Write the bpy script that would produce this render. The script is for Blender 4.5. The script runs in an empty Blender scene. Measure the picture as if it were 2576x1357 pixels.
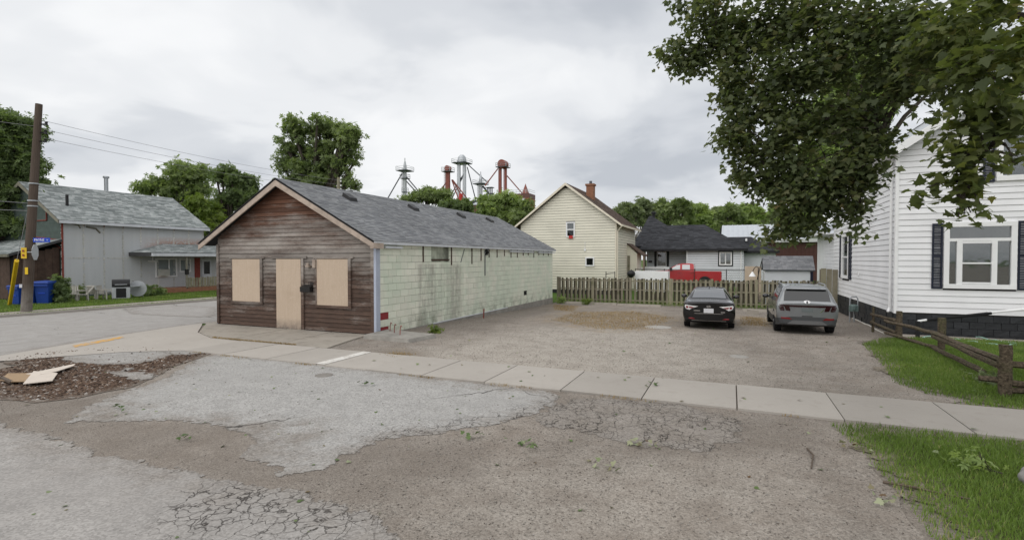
import bpy, bmesh, math, random
import numpy as np
from mathutils import Vector, Matrix, noise as mnoise
from mathutils.geometry import delaunay_2d_cdt
from mathutils.bvhtree import BVHTree
random.seed(7); RNG = np.random.default_rng(7)
scn = bpy.context.scene
COL = scn.collection
R = math.radians
# ------------------------------------------------------------------ camera
FPX = 1287.5; CXP = 1287.5; CYP = 678.5; YAW = R(23.2); PITCH = math.atan((678.5 - 651) / FPX); HCAM = 2.5
cd_ = bpy.data.cameras.new('camera'); cam = bpy.data.objects.new('camera', cd_); COL.objects.link(cam)
cam.location = (0, 0, HCAM); cam.rotation_euler = (math.pi / 2 - PITCH, 0, YAW)
cd_.sensor_width = 36; cd_.lens = 18.0; cd_.clip_start = .05; cd_.clip_end = 3000
scn.camera = cam
# ------------------------------------------------------------------ exposure
vs = scn.view_settings
vs.view_transform = 'Standard'; vs.look = 'None'; vs.exposure = 0.28; vs.gamma = 1.0; vs.use_curve_mapping = False
# ------------------------------------------------------------------ world: overcast sky
SUN_EL, SUN_AZ = R(52), R(200)       # azimuth measured clockwise from +Y
w = bpy.data.worlds.new('World'); scn.world = w; w.use_nodes = True
nt = w.node_tree; nt.nodes.clear()
def wn(t, **k):
    n = nt.nodes.new(t)
    for a, b in k.items(): setattr(n, a, b)
    return n
sky = wn('ShaderNodeTexSky', sky_type='NISHITA', sun_disc=False, sun_elevation=SUN_EL, sun_rotation=SUN_AZ, air_density=1.0, dust_density=3.0)
tc = wn('ShaderNodeTexCoord'); sep = wn('ShaderNodeSeparateXYZ')
nt.links.new(tc.outputs['Generated'], sep.inputs[0])
def wmath(op, a, b=None, clamp=False):
    n = wn('ShaderNodeMath', operation=op, use_clamp=clamp)
    for i, x in enumerate((a, b)):
        if x is None: continue
        if isinstance(x, (int, float)): n.inputs[i].default_value = x
        else: nt.links.new(x, n.inputs[i])
    return n.outputs[0]
zz = wmath('ADD', wmath('MAXIMUM', sep.outputs['Z'], 0.0), 0.22)
comb = wn('ShaderNodeCombineXYZ')
nt.links.new(wmath('DIVIDE', sep.outputs['X'], zz), comb.inputs[0])
nt.links.new(wmath('DIVIDE', sep.outputs['Y'], zz), comb.inputs[1])
def wnoise(scale, det, rough, off, dist=.0):
    mp = wn('ShaderNodeMapping'); mp.inputs['Location'].default_value = off
    nt.links.new(comb.outputs[0], mp.inputs[0])
    n = wn('ShaderNodeTexNoise'); n.inputs['Scale'].default_value = scale; n.inputs['Detail'].default_value = det
    n.inputs['Roughness'].default_value = rough; n.inputs['Distortion'].default_value = dist
    nt.links.new(mp.outputs[0], n.inputs['Vector']); return n.outputs['Fac']
def wramp(fac, stops):
    n = wn('ShaderNodeValToRGB'); cr = n.color_ramp
    while len(cr.elements) < len(stops): cr.elements.new(.5)
    for e, (p, c) in zip(cr.elements, stops): e.position = p; e.color = (*c, 1)
    cr.interpolation = 'EASE'
    nt.links.new(fac, n.inputs[0]); return n.outputs[0]
cl = wmath('ADD', wmath('MULTIPLY', wnoise(.85, 4.5, .46, (3.1, 1.7, 0), .3), .68), wmath('MULTIPLY', wnoise(2.3, 4, .5, (7.3, 2.2, 5), .4), .32))
ccol = wramp(cl, [(.34, (.45, .475, .515)), (.45, (.59, .61, .64)), (.525, (.715, .728, .745)), (.62, (.80, .807, .815))])
sc = wn('ShaderNodeVectorMath', operation='SCALE'); nt.links.new(ccol, sc.inputs[0]); sc.inputs['Scale'].default_value = 10.0
mx = wn('ShaderNodeMixRGB'); mx.inputs[0].default_value = .96
nt.links.new(sky.outputs[0], mx.inputs[1]); nt.links.new(sc.outputs[0], mx.inputs[2])
bg = wn('ShaderNodeBackground'); bg.inputs['Strength'].default_value = 0.1
nt.links.new(mx.outputs[0], bg.inputs['Color'])
wo = wn('ShaderNodeOutputWorld'); nt.links.new(bg.outputs[0], wo.inputs['Surface'])
# ------------------------------------------------------------------ soft sun behind the clouds
sl = bpy.data.lights.new('sun', 'SUN'); so = bpy.data.objects.new('sun', sl); COL.objects.link(so)
sl.energy = 1.5; sl.angle = R(95); sl.color = (1, .97, .93)
sd = Vector((math.sin(SUN_AZ) * math.cos(SUN_EL), math.cos(SUN_AZ) * math.cos(SUN_EL), math.sin(SUN_EL)))
so.rotation_euler = (-sd).to_track_quat('-Z', 'Y').to_euler(); so.location = sd * 100
# ------------------------------------------------------------------ pixel -> place helpers (photo scaled to 2575 px wide)
def sstep(t): t = min(max(t, 0), 1); return t * t * (3 - 2 * t)
def gz(u, v):
    """height of the ground: the lot falls gently towards the back fence"""
    k = sstep((u + 17.8) / 7)
    s = -.36 * sstep((v - 12) / 21)
    if v > 33.5: s += .55 * sstep((v - 33.5) / 14)
    return s * k
FW = np.array((-math.sin(YAW), math.cos(YAW))); RT = np.array((math.cos(YAW), math.sin(YAW)))
def ray(x, y):
    a = (x - CXP) / FPX; b = -(y - CYP) / FPX; c, s = math.cos(PITCH), math.sin(PITCH)
    f = c + b * s; h = FW * f + RT * a
    return Vector((h[0], h[1], b * c - s))
CAM = Vector((0, 0, HCAM))
def Gz(x, y, z=0.0): d = ray(x, y); return CAM + d * ((z - HCAM) / d.z)
def Vp(x, y, v): d = ray(x, y); return CAM + d * (v / d.y)      # on the plane v = const
def Up(x, y, u): d = ray(x, y); return CAM + d * (u / d.x)      # on the plane u = const
def Dp(x, y, dep): return CAM + ray(x, y) * dep                 # at a depth
def T(x, y):                                                    # on the ground
    z = 0.0
    for i in range(25):
        p = Gz(x, y, z); z = .5 * z + .5 * gz(p.x, p.y)
    return Vector((p.x, p.y, gz(p.x, p.y)))
# ------------------------------------------------------------------ material helper
class NT:
    def __init__(s, name):
        s.m = bpy.data.materials.new(name); s.m.use_nodes = True; s.t = s.m.node_tree; s.t.nodes.clear()
        s.o = s.t.nodes.new('ShaderNodeOutputMaterial')
    def n(s, typ, ins=None, **kw):
        n = s.t.nodes.new(typ)
        for a, b in kw.items(): setattr(n, a, b)
        for k, v in (ins or {}).items(): s.set(n.inputs[k], v)
        return n
    def set(s, i, v):
        if hasattr(v, 'is_output') or isinstance(v, bpy.types.NodeSocket): s.t.links.new(v, i)
        elif isinstance(v, tuple) and len(v) == 3 and i.type == 'RGBA': i.default_value = (*v, 1)
        else: i.default_value = v
    def pos(s, sx=1, sy=1, sz=1, off=(0, 0, 0)):
        g = s.n('ShaderNodeNewGeometry').outputs['Position']
        return s.n('ShaderNodeMapping', {0: g, 'Scale': (sx, sy, sz), 'Location': off}).outputs[0]
    def obj(s, sx=1, sy=1, sz=1):
        g = s.n('ShaderNodeTexCoord').outputs['Object']
        return s.n('ShaderNodeMapping', {0: g, 'Scale': (sx, sy, sz)}).outputs[0]
    def xyz(s, i):
        return s.n('ShaderNodeSeparateXYZ', {0: s.n('ShaderNodeNewGeometry').outputs['Position']}).outputs[i]
    def noise(s, scale, det=4, rough=.55, vec=None, dist=0):
        return s.n('ShaderNodeTexNoise', {'Vector': vec if vec is not None else s.pos(), 'Scale': scale, 'Detail': det, 'Roughness': rough, 'Distortion': dist}).outputs['Fac']
    def voro(s, scale, out='Distance', feature='F1', vec=None, rnd=1.0):
        n = s.n('ShaderNodeTexVoronoi', {'Vector': vec if vec is not None else s.pos(), 'Scale': scale, 'Randomness': rnd}, feature=feature)
        return n.outputs[out]
    def ramp(s, fac, stops, interp='LINEAR'):
        n = s.n('ShaderNodeValToRGB', {0: fac}); cr = n.color_ramp; cr.interpolation = interp
        while len(cr.elements) < len(stops): cr.elements.new(.5)
        for e, (p, c) in zip(cr.elements, stops):
            e.position = p; e.color = (*c, 1) if isinstance(c, tuple) else (c, c, c, 1)
        return n.outputs[0]
    def mix(s, f, a, b, mode='MIX'):
        n = s.n('ShaderNodeMixRGB', blend_type=mode); s.set(n.inputs[0], f)
        for i, x in ((1, a), (2, b)):
            s.set(n.inputs[i], x if not isinstance(x, (int, float)) else (x, x, x))
        return n.outputs[0]
    def math(s, op, a, b=0.0, clamp=False):
        n = s.n('ShaderNodeMath', operation=op, use_clamp=clamp); s.set(n.inputs[0], a); s.set(n.inputs[1], b); return n.outputs[0]
    def mr(s, x, a, b, c=0.0, d=1.0):
        return s.n('ShaderNodeMapRange', {0: x, 1: a, 2: b, 3: c, 4: d}).outputs[0]
    def attr(s, name): return s.n('ShaderNodeAttribute', attribute_name=name).outputs['Fac']
    def rand(s): return s.n('ShaderNodeObjectInfo').outputs['Random']
    def isl(s): return s.n('ShaderNodeNewGeometry').outputs['Random Per Island']
    def bump(s, h, strength=.4, dist=.01):
        return s.n('ShaderNodeBump', {'Height': h, 'Strength': strength, 'Distance': dist}).outputs[0]
    def done(s, col, rough=.8, normal=None, spec=.3, metal=0.0, **ex):
        ins = {'Base Color': col, 'Roughness': rough, 'Metallic': metal, 'Specular IOR Level': spec}; ins.update(ex)
        p = s.n('ShaderNodeBsdfPrincipled', ins)
        if normal is not None: s.t.links.new(normal, p.inputs['Normal'])
        s.t.links.new(p.outputs[0], s.o.inputs[0]); return s.m
M = {}
def plain(name, c, rough=.7, metal=0.0, spec=.3, var=.12, sc=3.0, bump=.0, **ex):
    """painted or solid colour with a little uneven tone"""
    t = NT(name)
    f = t.noise(sc, 5, .6); r = t.rand()
    k = t.math('ADD', t.mr(f, .25, .75, 1 - var, 1 + var * .6), t.mr(r, 0, 1, -var * .4, var * .4))
    col = t.mix(1.0, c, k, 'MULTIPLY')
    M[name] = t.done(col, rough, t.bump(t.noise(40, 3), bump, .004) if bump else None, spec, metal, **ex)
    return M[name]
# --- wood of the shed front: brown stain, greyed and flaked across the middle
t = NT('brown_board')
p = t.pos(1.1, 1, 22); g = t.noise(2.2, 6, .62, p); g2 = t.noise(1.0, 6, .68, t.pos(.55, 1, 2.6, (4, 0, 2)))
fine = t.noise(5, 6, .7, t.pos(1.5, 1, 40))
base = t.mix(t.ramp(g, [(.35, 0.), (.65, 1.)]), (.05, .035, .028), (.115, .072, .054))
z = t.xyz(2)
base = t.mix(t.mr(z, 2.9, 4.6), base, t.mix(g, (.085, .038, .024), (.17, .082, .05)))
band = t.math('MULTIPLY', t.mr(z, .25, 2.3), t.mr(z, 4.6, 3.1))
wear = t.math('ADD', t.math('MULTIPLY', g2, .8), t.math('MULTIPLY', fine, .36))
wear = t.math('ADD', wear, t.mr(band, 0, 1, -.15, .095))
wm = t.ramp(wear, [(.51, 0.), (.61, .5), (.74, 1.)])
col = t.mix(wm, base, t.mix(fine, (.155, .135, .12), (.42, .385, .35)))
col = t.mix(1., col, t.mr(t.rand(), 0, 1, .72, 1.22), 'MULTIPLY')
M['brown_board'] = t.done(col, .85, t.bump(fine, .5, .006), .25)
# --- plywood
t = NT('plywood'); g = t.noise(3, 6, .6, t.pos(9, 1, .7)); d = t.noise(1.3, 4)
col = t.mix(g, (.43, .335, .25), (.55, .445, .345)); col = t.mix(t.ramp(d, [(.5, 0.), (.8, .35)]), col, (.36, .27, .19))
dirt = t.math('MULTIPLY', t.mr(t.xyz(2), .42, .05), t.noise(5, 5)); col = t.mix(t.math('MULTIPLY', dirt, 1.3, True), col, (.13, .11, .10))
sw = t.noise(2.2, 3, .5, t.pos(1, 1, 1, (5, 2, 1)), 2.5); col = t.mix(t.ramp(sw, [(.497, 0.), (.503, .35), (.512, 0.)]), col, (.78, .68, .55))
M['plywood'] = t.done(col, .8, t.bump(g, .2, .003))
# --- mint painted concrete block, stained
def blockmat(name, c0, c1):
    t = NT(name); n1 = t.noise(.9, 5, .6); n2 = t.noise(9, 6, .7)
    col = t.mix(t.ramp(n1, [(.38, 0.), (.62, 1.)]), c0, c1)
    col = t.mix(1., col, t.mr(t.rand(), 0, 1, .93, 1.05), 'MULTIPLY')
    v = t.xyz(1); z = t.xyz(2)
    st = t.math('ADD', t.math('MULTIPLY', t.noise(1., 6, .65, t.pos(1, 5, .7)), .6), t.math('MULTIPLY', t.noise(5, 6, .7), .4)); stain = None
    for a, b, k, zt in ((15.9, 17.5, .9, 2.35), (18.25, 19.45, .95, 2.3), (15.9, 19.6, .45, 2.35), (19.6, 31, .16, 2.6)):
        w1 = t.math('MULTIPLY', t.mr(v, a, a + .25), t.mr(v, b, b - .35)); w1 = t.math('MULTIPLY', w1, t.mr(z, zt, zt - .08, 0, k))
        stain = w1 if stain is None else t.math('MAXIMUM', stain, w1)
    stain = t.math('MULTIPLY', stain, t.ramp(st, [(.38, .05), (.6, 1.)]))
    col = t.mix(t.math('MULTIPLY', stain, .72), col, (.27, .25, .215))
    low = t.math('MULTIPLY', t.mr(z, .7, .0), t.ramp(t.noise(1.7, 6, .7), [(.45, 0.), (.65, 1.)])); col = t.mix(t.math('MULTIPLY', low, .75), col, (.15, .17, .11))
    col = t.mix(t.ramp(n2, [(.63, 0.), (.74, .5)]), col, (.24, .24, .19))
    M[name] = t.done(col, .75, t.bump(n2, .25, .004))
blockmat('mint_block', (.625, .685, .56), (.73, .73, .62))
t = NT('mint_joint'); n = t.noise(.55, 4, .6, t.pos(1, 1, 1, (3, 8, 1)))
M['mint_joint'] = t.done(t.mix(t.ramp(n, [(.42, 0.), (.56, 1.)]), (.13, .14, .11), (.52, .56, .45)), .9)
plain('red_block', (.23, .03, .035), .7); plain('fascia_beige', (.44, .36, .30), .8, var=.3, sc=5, bump=.3); plain('fascia_white', (.60, .62, .65), .5, var=.15)
plain('trim_blue', (.40, .44, .53), .5, var=.1); plain('concrete_found', (.26, .245, .22), .9, var=.35, sc=2.5, bump=.5)
def shingle(name, a, b, c):
    t = NT(name); r = t.isl(); g = t.noise(220, 3, .7)
    col = t.ramp(r, [(0., a), (.5, b), (1., c)]); col = t.mix(1., col, t.mr(g, .2, .8, .75, 1.25), 'MULTIPLY')
    bl = t.noise(.6, 5, .6); col = t.mix(1., col, t.mr(bl, .3, .7, .84, 1.12), 'MULTIPLY')
    M[name] = t.done(col, .95, t.bump(g, .4, .004), .15)
shingle('shingle_slate', (.155, .16, .17), (.20, .205, .213), (.245, .25, .255)); shingle('shingle_grey', (.16, .18, .178), (.25, .27, .267), (.38, .40, .395))
shingle('shingle_black', (.027, .028, .031), (.04, .041, .046), (.058, .06, .066)); shingle('shingle_brown', (.07, .05, .042), (.10, .07, .055), (.14, .10, .08))
shingle('shingle_pale', (.16, .165, .175), (.21, .215, .225), (.25, .25, .26))
plain('roof_edge', (.02, .02, .021), .9); plain('roof_deck', (.06, .06, .062), .9)
# --- siding
def sidingmat(name, c, var=.05):
    t = NT(name); n1 = t.noise(.8, 4); n2 = t.noise(14, 5, .65, t.pos(1, 1, 6))
    col = t.mix(1., c, t.mr(n1, .3, .7, 1 - var * 1.6, 1 + var), 'MULTIPLY'); col = t.mix(t.ramp(n2, [(.55, 0.), (.8, .16)]), col, (.35, .33, .28))
    col = t.mix(1., col, t.mr(t.rand(), 0, 1, .965, 1.03), 'MULTIPLY')
    M[name] = t.done(col, .5, t.bump(n2, .05, .004), .35)
sidingmat('siding_white', (.80, .80, .81)); sidingmat('siding_cream', (.72, .69, .575)); sidingmat('siding_pale', (.66, .68, .71))
plain('trim_white', (.80, .80, .80), .45, var=.06); plain('trim_cream', (.72, .66, .54), .6, var=.1); plain('trim_black', (.012, .012, .014), .5)
plain('shutter_navy', (.012, .016, .032), .45); plain('brick_orange', (.26, .125, .075), .85, var=.3, sc=6)
t = NT('black_stone'); n = t.noise(7, 6, .7); M['black_stone'] = t.done(t.mix(n, (.009, .010, .012), (.03, .032, .037)), .5, t.bump(n, .8, .02), .4)
# --- window glass: clear pane with the sky mirrored in it
t = NT('glass_pane'); lw = t.n('ShaderNodeLayerWeight', {'Blend': .28}); tr = t.n('ShaderNodeBsdfTransparent', {'Color': (.82, .86, .86)})
gl = t.n('ShaderNodeBsdfGlossy', {'Color': (1, 1, 1), 'Roughness': .03, 'Normal': t.bump(t.noise(1.4, 2), .06, .05)})
ms = t.n('ShaderNodeMixShader', {0: t.mr(lw.outputs['Fresnel'], 0, 1, .10, .9), 1: tr.outputs[0], 2: gl.outputs[0]}); t.t.links.new(ms.outputs[0], t.o.inputs[0]); M['glass_pane'] = t.m
plain('interior', (.045, .043, .04), .9); plain('blind', (.42, .42, .38), .8); plain('reflection_red', (.07, .02, .02), .9); plain('curtain_reflection_pale', (.45, .47, .46), .9)
plain('dark_void', (.012, .012, .012), .95)
# --- fence wood
t = NT('fence_wood'); g = t.noise(3, 6, .65, t.pos(9, 9, 1.1)); n = t.noise(2.5, 5)
col = t.mix(g, (.18, .168, .11), (.38, .355, .25)); col = t.mix(t.mr(t.rand(), 0, 1, 0, .8), col, t.mix(g, (.13, .115, .09), (.26, .225, .185)))
col = t.mix(t.ramp(n, [(.5, 0.), (.7, .6)]), col, (.09, .10, .045)); M['fence_wood'] = t.done(col, .9, t.bump(g, .4, .006), .15)
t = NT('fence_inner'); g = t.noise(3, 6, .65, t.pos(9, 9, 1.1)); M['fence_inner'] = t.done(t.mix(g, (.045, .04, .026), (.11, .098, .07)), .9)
t = NT('rail_wood'); g = t.noise(4, 6, .7, t.pos(7, 2.2, 7)); n = t.noise(3, 5, .6)
col = t.mix(t.ramp(g, [(.35, 0.), (.68, 1.)]), (.028, .022, .016), (.17, .135, .095)); col = t.mix(t.ramp(n, [(.52, 0.), (.7, .5)]), col, (.075, .085, .035))
M['rail_wood'] = t.done(col, .95, t.bump(g, 1., .02), .15)
t = NT('pole_wood'); g = t.noise(3, 6, .65, t.pos(12, 12, .6)); col = t.mix(g, (.045, .032, .024), (.13, .10, .08)); lo = t.mr(t.xyz(2), 1.4, .5)
col = t.mix(t.math('MULTIPLY', lo, t.noise(5, 5)), col, (.28, .26, .24)); M['pole_wood'] = t.done(col, .9, t.bump(g, .4, .01))
# --- galvanised panel wall of the left house
t = NT('grey_panel'); n1 = t.noise(.7, 5); n2 = t.noise(1., 6, .6, t.pos(1, 3.2, .25)); sp = t.noise(6, 6, .75)
col = t.mix(n2, (.42, .435, .445), (.53, .54, .55)); col = t.mix(t.ramp(n1, [(.45, 0.), (.75, .4)]), col, (.50, .49, .47))
v = t.xyz(1); z = t.xyz(2)
og = t.math('MULTIPLY', t.math('MULTIPLY', t.mr(v, 23.2, 25.2), t.mr(v, 31, 28.6)), t.math('MULTIPLY', t.mr(z, 2.9, 3.1), t.mr(z, 4.2, 3.4)))
col = t.mix(t.math('MULTIPLY', og, t.ramp(sp, [(.40, 0.), (.5, 1.)])), col, t.mix(t.noise(9, 3), (.45, .20, .06), (.36, .12, .07)))
col = t.mix(t.ramp(t.noise(2.3, 5, .7), [(.68, 0.), (.73, .5)]), col, (.62, .62, .60))
M['grey_panel'] = t.done(col, .55, None, .4)
plain('caulk', (.58, .57, .53), .9, var=.4, sc=7); plain('caulk_old', (.20, .19, .15), .9, var=.4); plain('rust_red', (.24, .06, .045), .8, var=.35, sc=6)
plain('green_sheathing', (.075, .10, .09), .8, var=.25); plain('barn_wood', (.075, .048, .036), .9, var=.4, sc=4); plain('foam_orange', (.55, .30, .10), .9, var=.3)
plain('galv', (.42, .44, .46), .4, .6, var=.12); plain('galv_dull', (.45, .47, .485), .55, .2, var=.15); plain('black_metal', (.015, .015, .016), .45); plain('dark_steel', (.10, .11, .12), .6, .3)
plain('red_paint', (.25, .075, .055), .55, var=.2, sc=.6); plain('red_bright', (.45, .035, .03), .5); plain('silo_brown', (.20, .13, .10), .9, var=.2, sc=.4); plain('silo_red', (.30, .09, .06), .7, var=.15)
plain('metal_roof', (.58, .61, .65), .4, .35, var=.1); plain('metal_brown', (.12, .055, .045), .5, var=.1)
plain('bin_blue', (.012, .05, .27), .45, var=.1); plain('sign_blue', (.01, .06, .45), .4); plain('sign_white', (.85, .85, .85), .5); plain('sign_yellow', (.72, .47, .03), .5, var=.1); plain('guard_yellow', (.75, .50, .02), .5, var=.1)
plain('plastic_white', (.44, .42, .38), .5, var=.12); plain('wire_black', (.02, .02, .022), .6); plain('wire_grey', (.26, .26, .27), .6)
plain('rubber', (.010, .010, .011), .8, var=.2); plain('under', (.008, .008, .008), .95)
def paint(name, c, rough=.22, metal=.0, coat=1.0):
    t = NT(name); n = t.noise(1.1, 3); M[name] = t.done(t.mix(1., c, t.mr(n, .3, .7, .93, 1.05), 'MULTIPLY'), rough, None, .5 if metal > .2 or not coat else .05, metal, **{'Coat Weight': coat, 'Coat Roughness': .05})
paint('paint_black', (.006, .006, .007)); paint('paint_silver', (.20, .21, .218), .3, .5); paint('paint_red', (.42, .018, .022), .28); paint('clad_grey', (.045, .048, .05), .5, .0, .0); plain('skid_grey', (.12, .12, .12), .5)
plain('chrome', (.75, .75, .76), .12, 1.0, var=.02); plain('lamp_red', (.20, .012, .015), .12, 0, .6, var=.1); plain('lamp_clear', (.70, .69, .68), .1, 0, .6, var=.1); plain('lamp_dark', (.022, .003, .005), .1, 0, .6, var=.1)
plain('plate_white', (.62, .62, .64), .5, var=.1); plain('plate_grey', (.13, .15, .15), .5); plain('rim', (.36, .37, .38), .3, .8)
t = NT('car_glass'); M['car_glass'] = t.done((.03, .032, .036), .035, None, .5, **{'IOR': 3.2, 'Coat Weight': 1.0, 'Coat Roughness': .02})
t = NT('tint_glass'); M['tint_glass'] = t.done((.012, .013, .014), .03, None, .7)
plain('hose_green', (.33, .52, .45), .4); plain('meter_green', (.12, .17, .16), .5); plain('rope_white', (.6, .58, .52), .8); plain('stone_grey', (.26, .25, .24), .9, var=.35, sc=6, bump=.8); plain('mailbox', (.018, .017, .017), .4)
plain('card_tan', (.36, .25, .15), .9, var=.2); plain('card_pale', (.60, .53, .46), .85, var=.15); plain('stick', (.11, .085, .065), .9); plain('iron_cover', (.20, .185, .165), .85, var=.3, sc=8, bump=.5); plain('cover_pale', (.36, .34, .31), .85, var=.3, sc=8)
# --- leaves
def leafmat(name, stops, trans=.42):
    t = NT(name); a = t.attr('rnd'); col = t.ramp(a, stops)
    d = t.n('ShaderNodeBsdfPrincipled', {'Base Color': col, 'Roughness': .5, 'Specular IOR Level': .3})
    tr = t.n('ShaderNodeBsdfTranslucent', {'Color': t.mix(1., col, (1.4, 1.5, .8), 'MULTIPLY')})
    ms = t.n('ShaderNodeMixShader', {0: trans, 1: d.outputs[0], 2: tr.outputs[0]}); t.t.links.new(ms.outputs[0], t.o.inputs[0]); M[name] = t.m
leafmat('leaf_mid', [(0., (0.111, 0.152, 0.061)), (.5, (0.189, 0.244, 0.101)), (1., (0.286, 0.348, 0.155))], 0.45)
leafmat('leaf_dark', [(0., (0.085, 0.122, 0.054)), (.5, (0.143, 0.195, 0.084)), (1., (0.221, 0.281, 0.128))], 0.45)
leafmat('leaf_light', [(0., (0.156, 0.220, 0.074)), (.5, (0.247, 0.323, 0.115)), (1., (0.364, 0.439, 0.176))], 0.45)
leafmat('leaf_yellow', [(0., (0.084, 0.131, 0.030)), (.5, (0.144, 0.199, 0.042)), (1., (0.205, 0.253, 0.060))])
leafmat('leaf_pale', [(0., (.13, .165, .085)), (.5, (.20, .245, .13)), (1., (.28, .32, .19))], 0.4)
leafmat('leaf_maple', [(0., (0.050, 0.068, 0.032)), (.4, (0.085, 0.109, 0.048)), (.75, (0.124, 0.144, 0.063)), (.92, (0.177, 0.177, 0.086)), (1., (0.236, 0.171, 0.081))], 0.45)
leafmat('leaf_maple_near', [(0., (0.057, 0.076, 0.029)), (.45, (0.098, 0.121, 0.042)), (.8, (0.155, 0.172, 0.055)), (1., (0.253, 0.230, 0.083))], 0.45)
leafmat('grass_blade', [(0., (.085, .13, .03)), (.5, (.15, .225, .05)), (.88, (.22, .30, .08)), (1., (.38, .34, .17))], 0.4)
leafmat('straw_blade', [(0., (.22, .15, .07)), (.5, (.33, .23, .11)), (1., (.42, .31, .16))], .2)
leafmat('fallen', [(0., (.05, .09, .02)), (.4, (.11, .16, .05)), (.7, (.30, .32, .20)), (1., (.12, .07, .03))], .1)
t = NT('bark'); g = t.noise(4, 6, .7, t.pos(6, 6, 1.2)); M['bark'] = t.done(t.mix(g, (.03, .026, .022), (.10, .085, .07)), .95, t.bump(g, .8, .02), .1)
plain('twig_pale', (.17, .15, .13), .9)
# --- ground surfaces
def speck(t, sc, lo, hi): return t.mr(t.voro(sc, 'Color'), 0, 1, lo, hi)
t = NT('gravel'); big = t.noise(.35, 5, .6); mid = t.noise(1.6, 5, .65); vc = t.n('ShaderNodeSeparateColor', {0: t.voro(52, 'Color')}).outputs[0]; vd = t.voro(52); v2 = t.n('ShaderNodeSeparateColor', {0: t.voro(90, 'Color')}).outputs[0]
stone = t.mix(vc, (.125, .112, .10), (.42, .39, .355)); stone = t.mix(.5, stone, t.mix(v2, (.18, .163, .147), (.35, .328, .30)))
soil = t.mix(v2, (.14, .12, .102), (.24, .21, .183))
col = t.mix(t.ramp(mid, [(.36, .75), (.62, .12)]), stone, soil)
col = t.mix(1., col, t.mr(big, .3, .7, .86, 1.12), 'MULTIPLY'); col = t.mix(1., col, t.mr(t.noise(1., 4, .6, t.pos(1.3, .16, 1)), .3, .7, .88, 1.1), 'MULTIPLY')
pale = t.math('MULTIPLY', t.attr('pale'), t.ramp(mid, [(.3, .4), (.55, 1.)])); col = t.mix(pale, col, t.mix(vc, (.25, .23, .205), (.42, .395, .36)))
stw = t.math('MULTIPLY', t.attr('straw'), t.ramp(t.noise(3, 6, .7), [(.44, 0.), (.66, .75)])); col = t.mix(stw, col, t.mix(v2, (.22, .165, .10), (.36, .285, .18)))
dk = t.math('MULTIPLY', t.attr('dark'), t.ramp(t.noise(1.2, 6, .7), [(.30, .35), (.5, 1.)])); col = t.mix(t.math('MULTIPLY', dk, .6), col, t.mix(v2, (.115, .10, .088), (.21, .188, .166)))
col = t.mix(1., col, (1.05, 1.02, .985), 'MULTIPLY'); h = t.math('ADD', t.math('MULTIPLY', vd, -.7), t.math('MULTIPLY', t.noise(18, 4), .6)); M['gravel'] = t.done(col, .95, t.bump(h, .5, .012), .12)
def crackf(t, a, scale, w=.018, warp=.35, sx=1, sy=1, off=(0, 0, 0)):
    ps = t.pos(sx, sy, 1, off); wv = t.n('ShaderNodeTexNoise', {'Vector': ps, 'Scale': 2.2, 'Detail': 4}).outputs['Color']
    vv = t.n('ShaderNodeVectorMath', {0: ps, 1: t.n('ShaderNodeVectorMath', {0: wv, 'Scale': warp}, operation='SCALE').outputs[0]}, operation='ADD').outputs[0]
    e = t.voro(scale, 'Distance', 'DISTANCE_TO_EDGE', vv); return t.math('MULTIPLY', t.mr(e, w, w * .25), a)
def asphalt(name, dark, light, tint, crack=1.0, ragged=True):
    t = NT(name); n0 = t.noise(.45, 5, .6); v1 = t.n('ShaderNodeSeparateColor', {0: t.voro(46, 'Color')}).outputs[0]; v2 = t.noise(75, 3, .7)
    col = t.mix(t.math('ADD', t.math('MULTIPLY', v1, .6), t.math('MULTIPLY', v2, .4)), dark, light)
    col = t.mix(t.ramp(n0, [(.4, 0.), (.68, .5)]), col, tint)
    col = t.mix(1., col, t.mr(t.noise(2.4, 5, .6), .3, .7, .90, 1.08), 'MULTIPLY')
    ed = t.math('SUBTRACT', t.mr(t.attr('edge'), .0, .8, 1, 0), t.mr(t.noise(2.6, 6, .7), .3, .7, -.2, .8)); col = t.mix(t.math('MULTIPLY', ed, 1.1, True), col, t.mix(v1, (.18, .162, .145), (.31, .285, .258)))
    al = t.math('GREATER_THAN', t.math('ADD', t.attr('edge'), t.mr(t.noise(3.2, 8, .75), .35, .65, -.16, .10)), .03) if ragged else 1.0
    du = t.math('MULTIPLY', t.attr('dust'), t.ramp(t.noise(1.8, 6, .65), [(.38, 0.), (.6, 1.)])); col = t.mix(t.math('MULTIPLY', du, .8), col, t.mix(v1, (.15, .13, .11), (.25, .22, .19)))
    brk = t.mr(t.noise(1.1, 4, .6, t.pos(1, 1, 1, (7, 3, 0))), .42, .52); cA = t.math('MULTIPLY', crackf(t, t.attr('crack'), 1.9, .022, .9, 1.5, 1, (2, 5, 0)), .9); cB = t.math('MULTIPLY', t.math('MULTIPLY', crackf(t, t.attr('crack'), 5.2, .04, .6), brk), .8)
    c = t.math('MAXIMUM', t.math('MAXIMUM', cA, cB), t.math('MULTIPLY', crackf(t, t.math('SUBTRACT', 1, t.attr('crack')), .16, .0045, .6), t.mr(t.noise(.3, 3), .48, .6, 0, .9)))
    col = t.mix(t.math('MULTIPLY', c, crack, True), col, (.035, .03, .026))
    h = t.math('SUBTRACT', t.math('MULTIPLY', v1, .25), c); M[name] = t.done(col, .92, t.bump(h, .5, .012), .15, Alpha=al)
asphalt('asphalt_road', (.22, .208, .195), (.43, .408, .385), (.29, .273, .257)); asphalt('asphalt_apron', (.19, .184, .175), (.50, .486, .465), (.32, .31, .295)); asphalt('asphalt_street', (.29, .275, .26), (.38, .365, .345), (.305, .29, .275), ragged=False)
asphalt('asphalt_worn', (.17, .15, .13), (.36, .33, .30), (.25, .225, .20))
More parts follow.
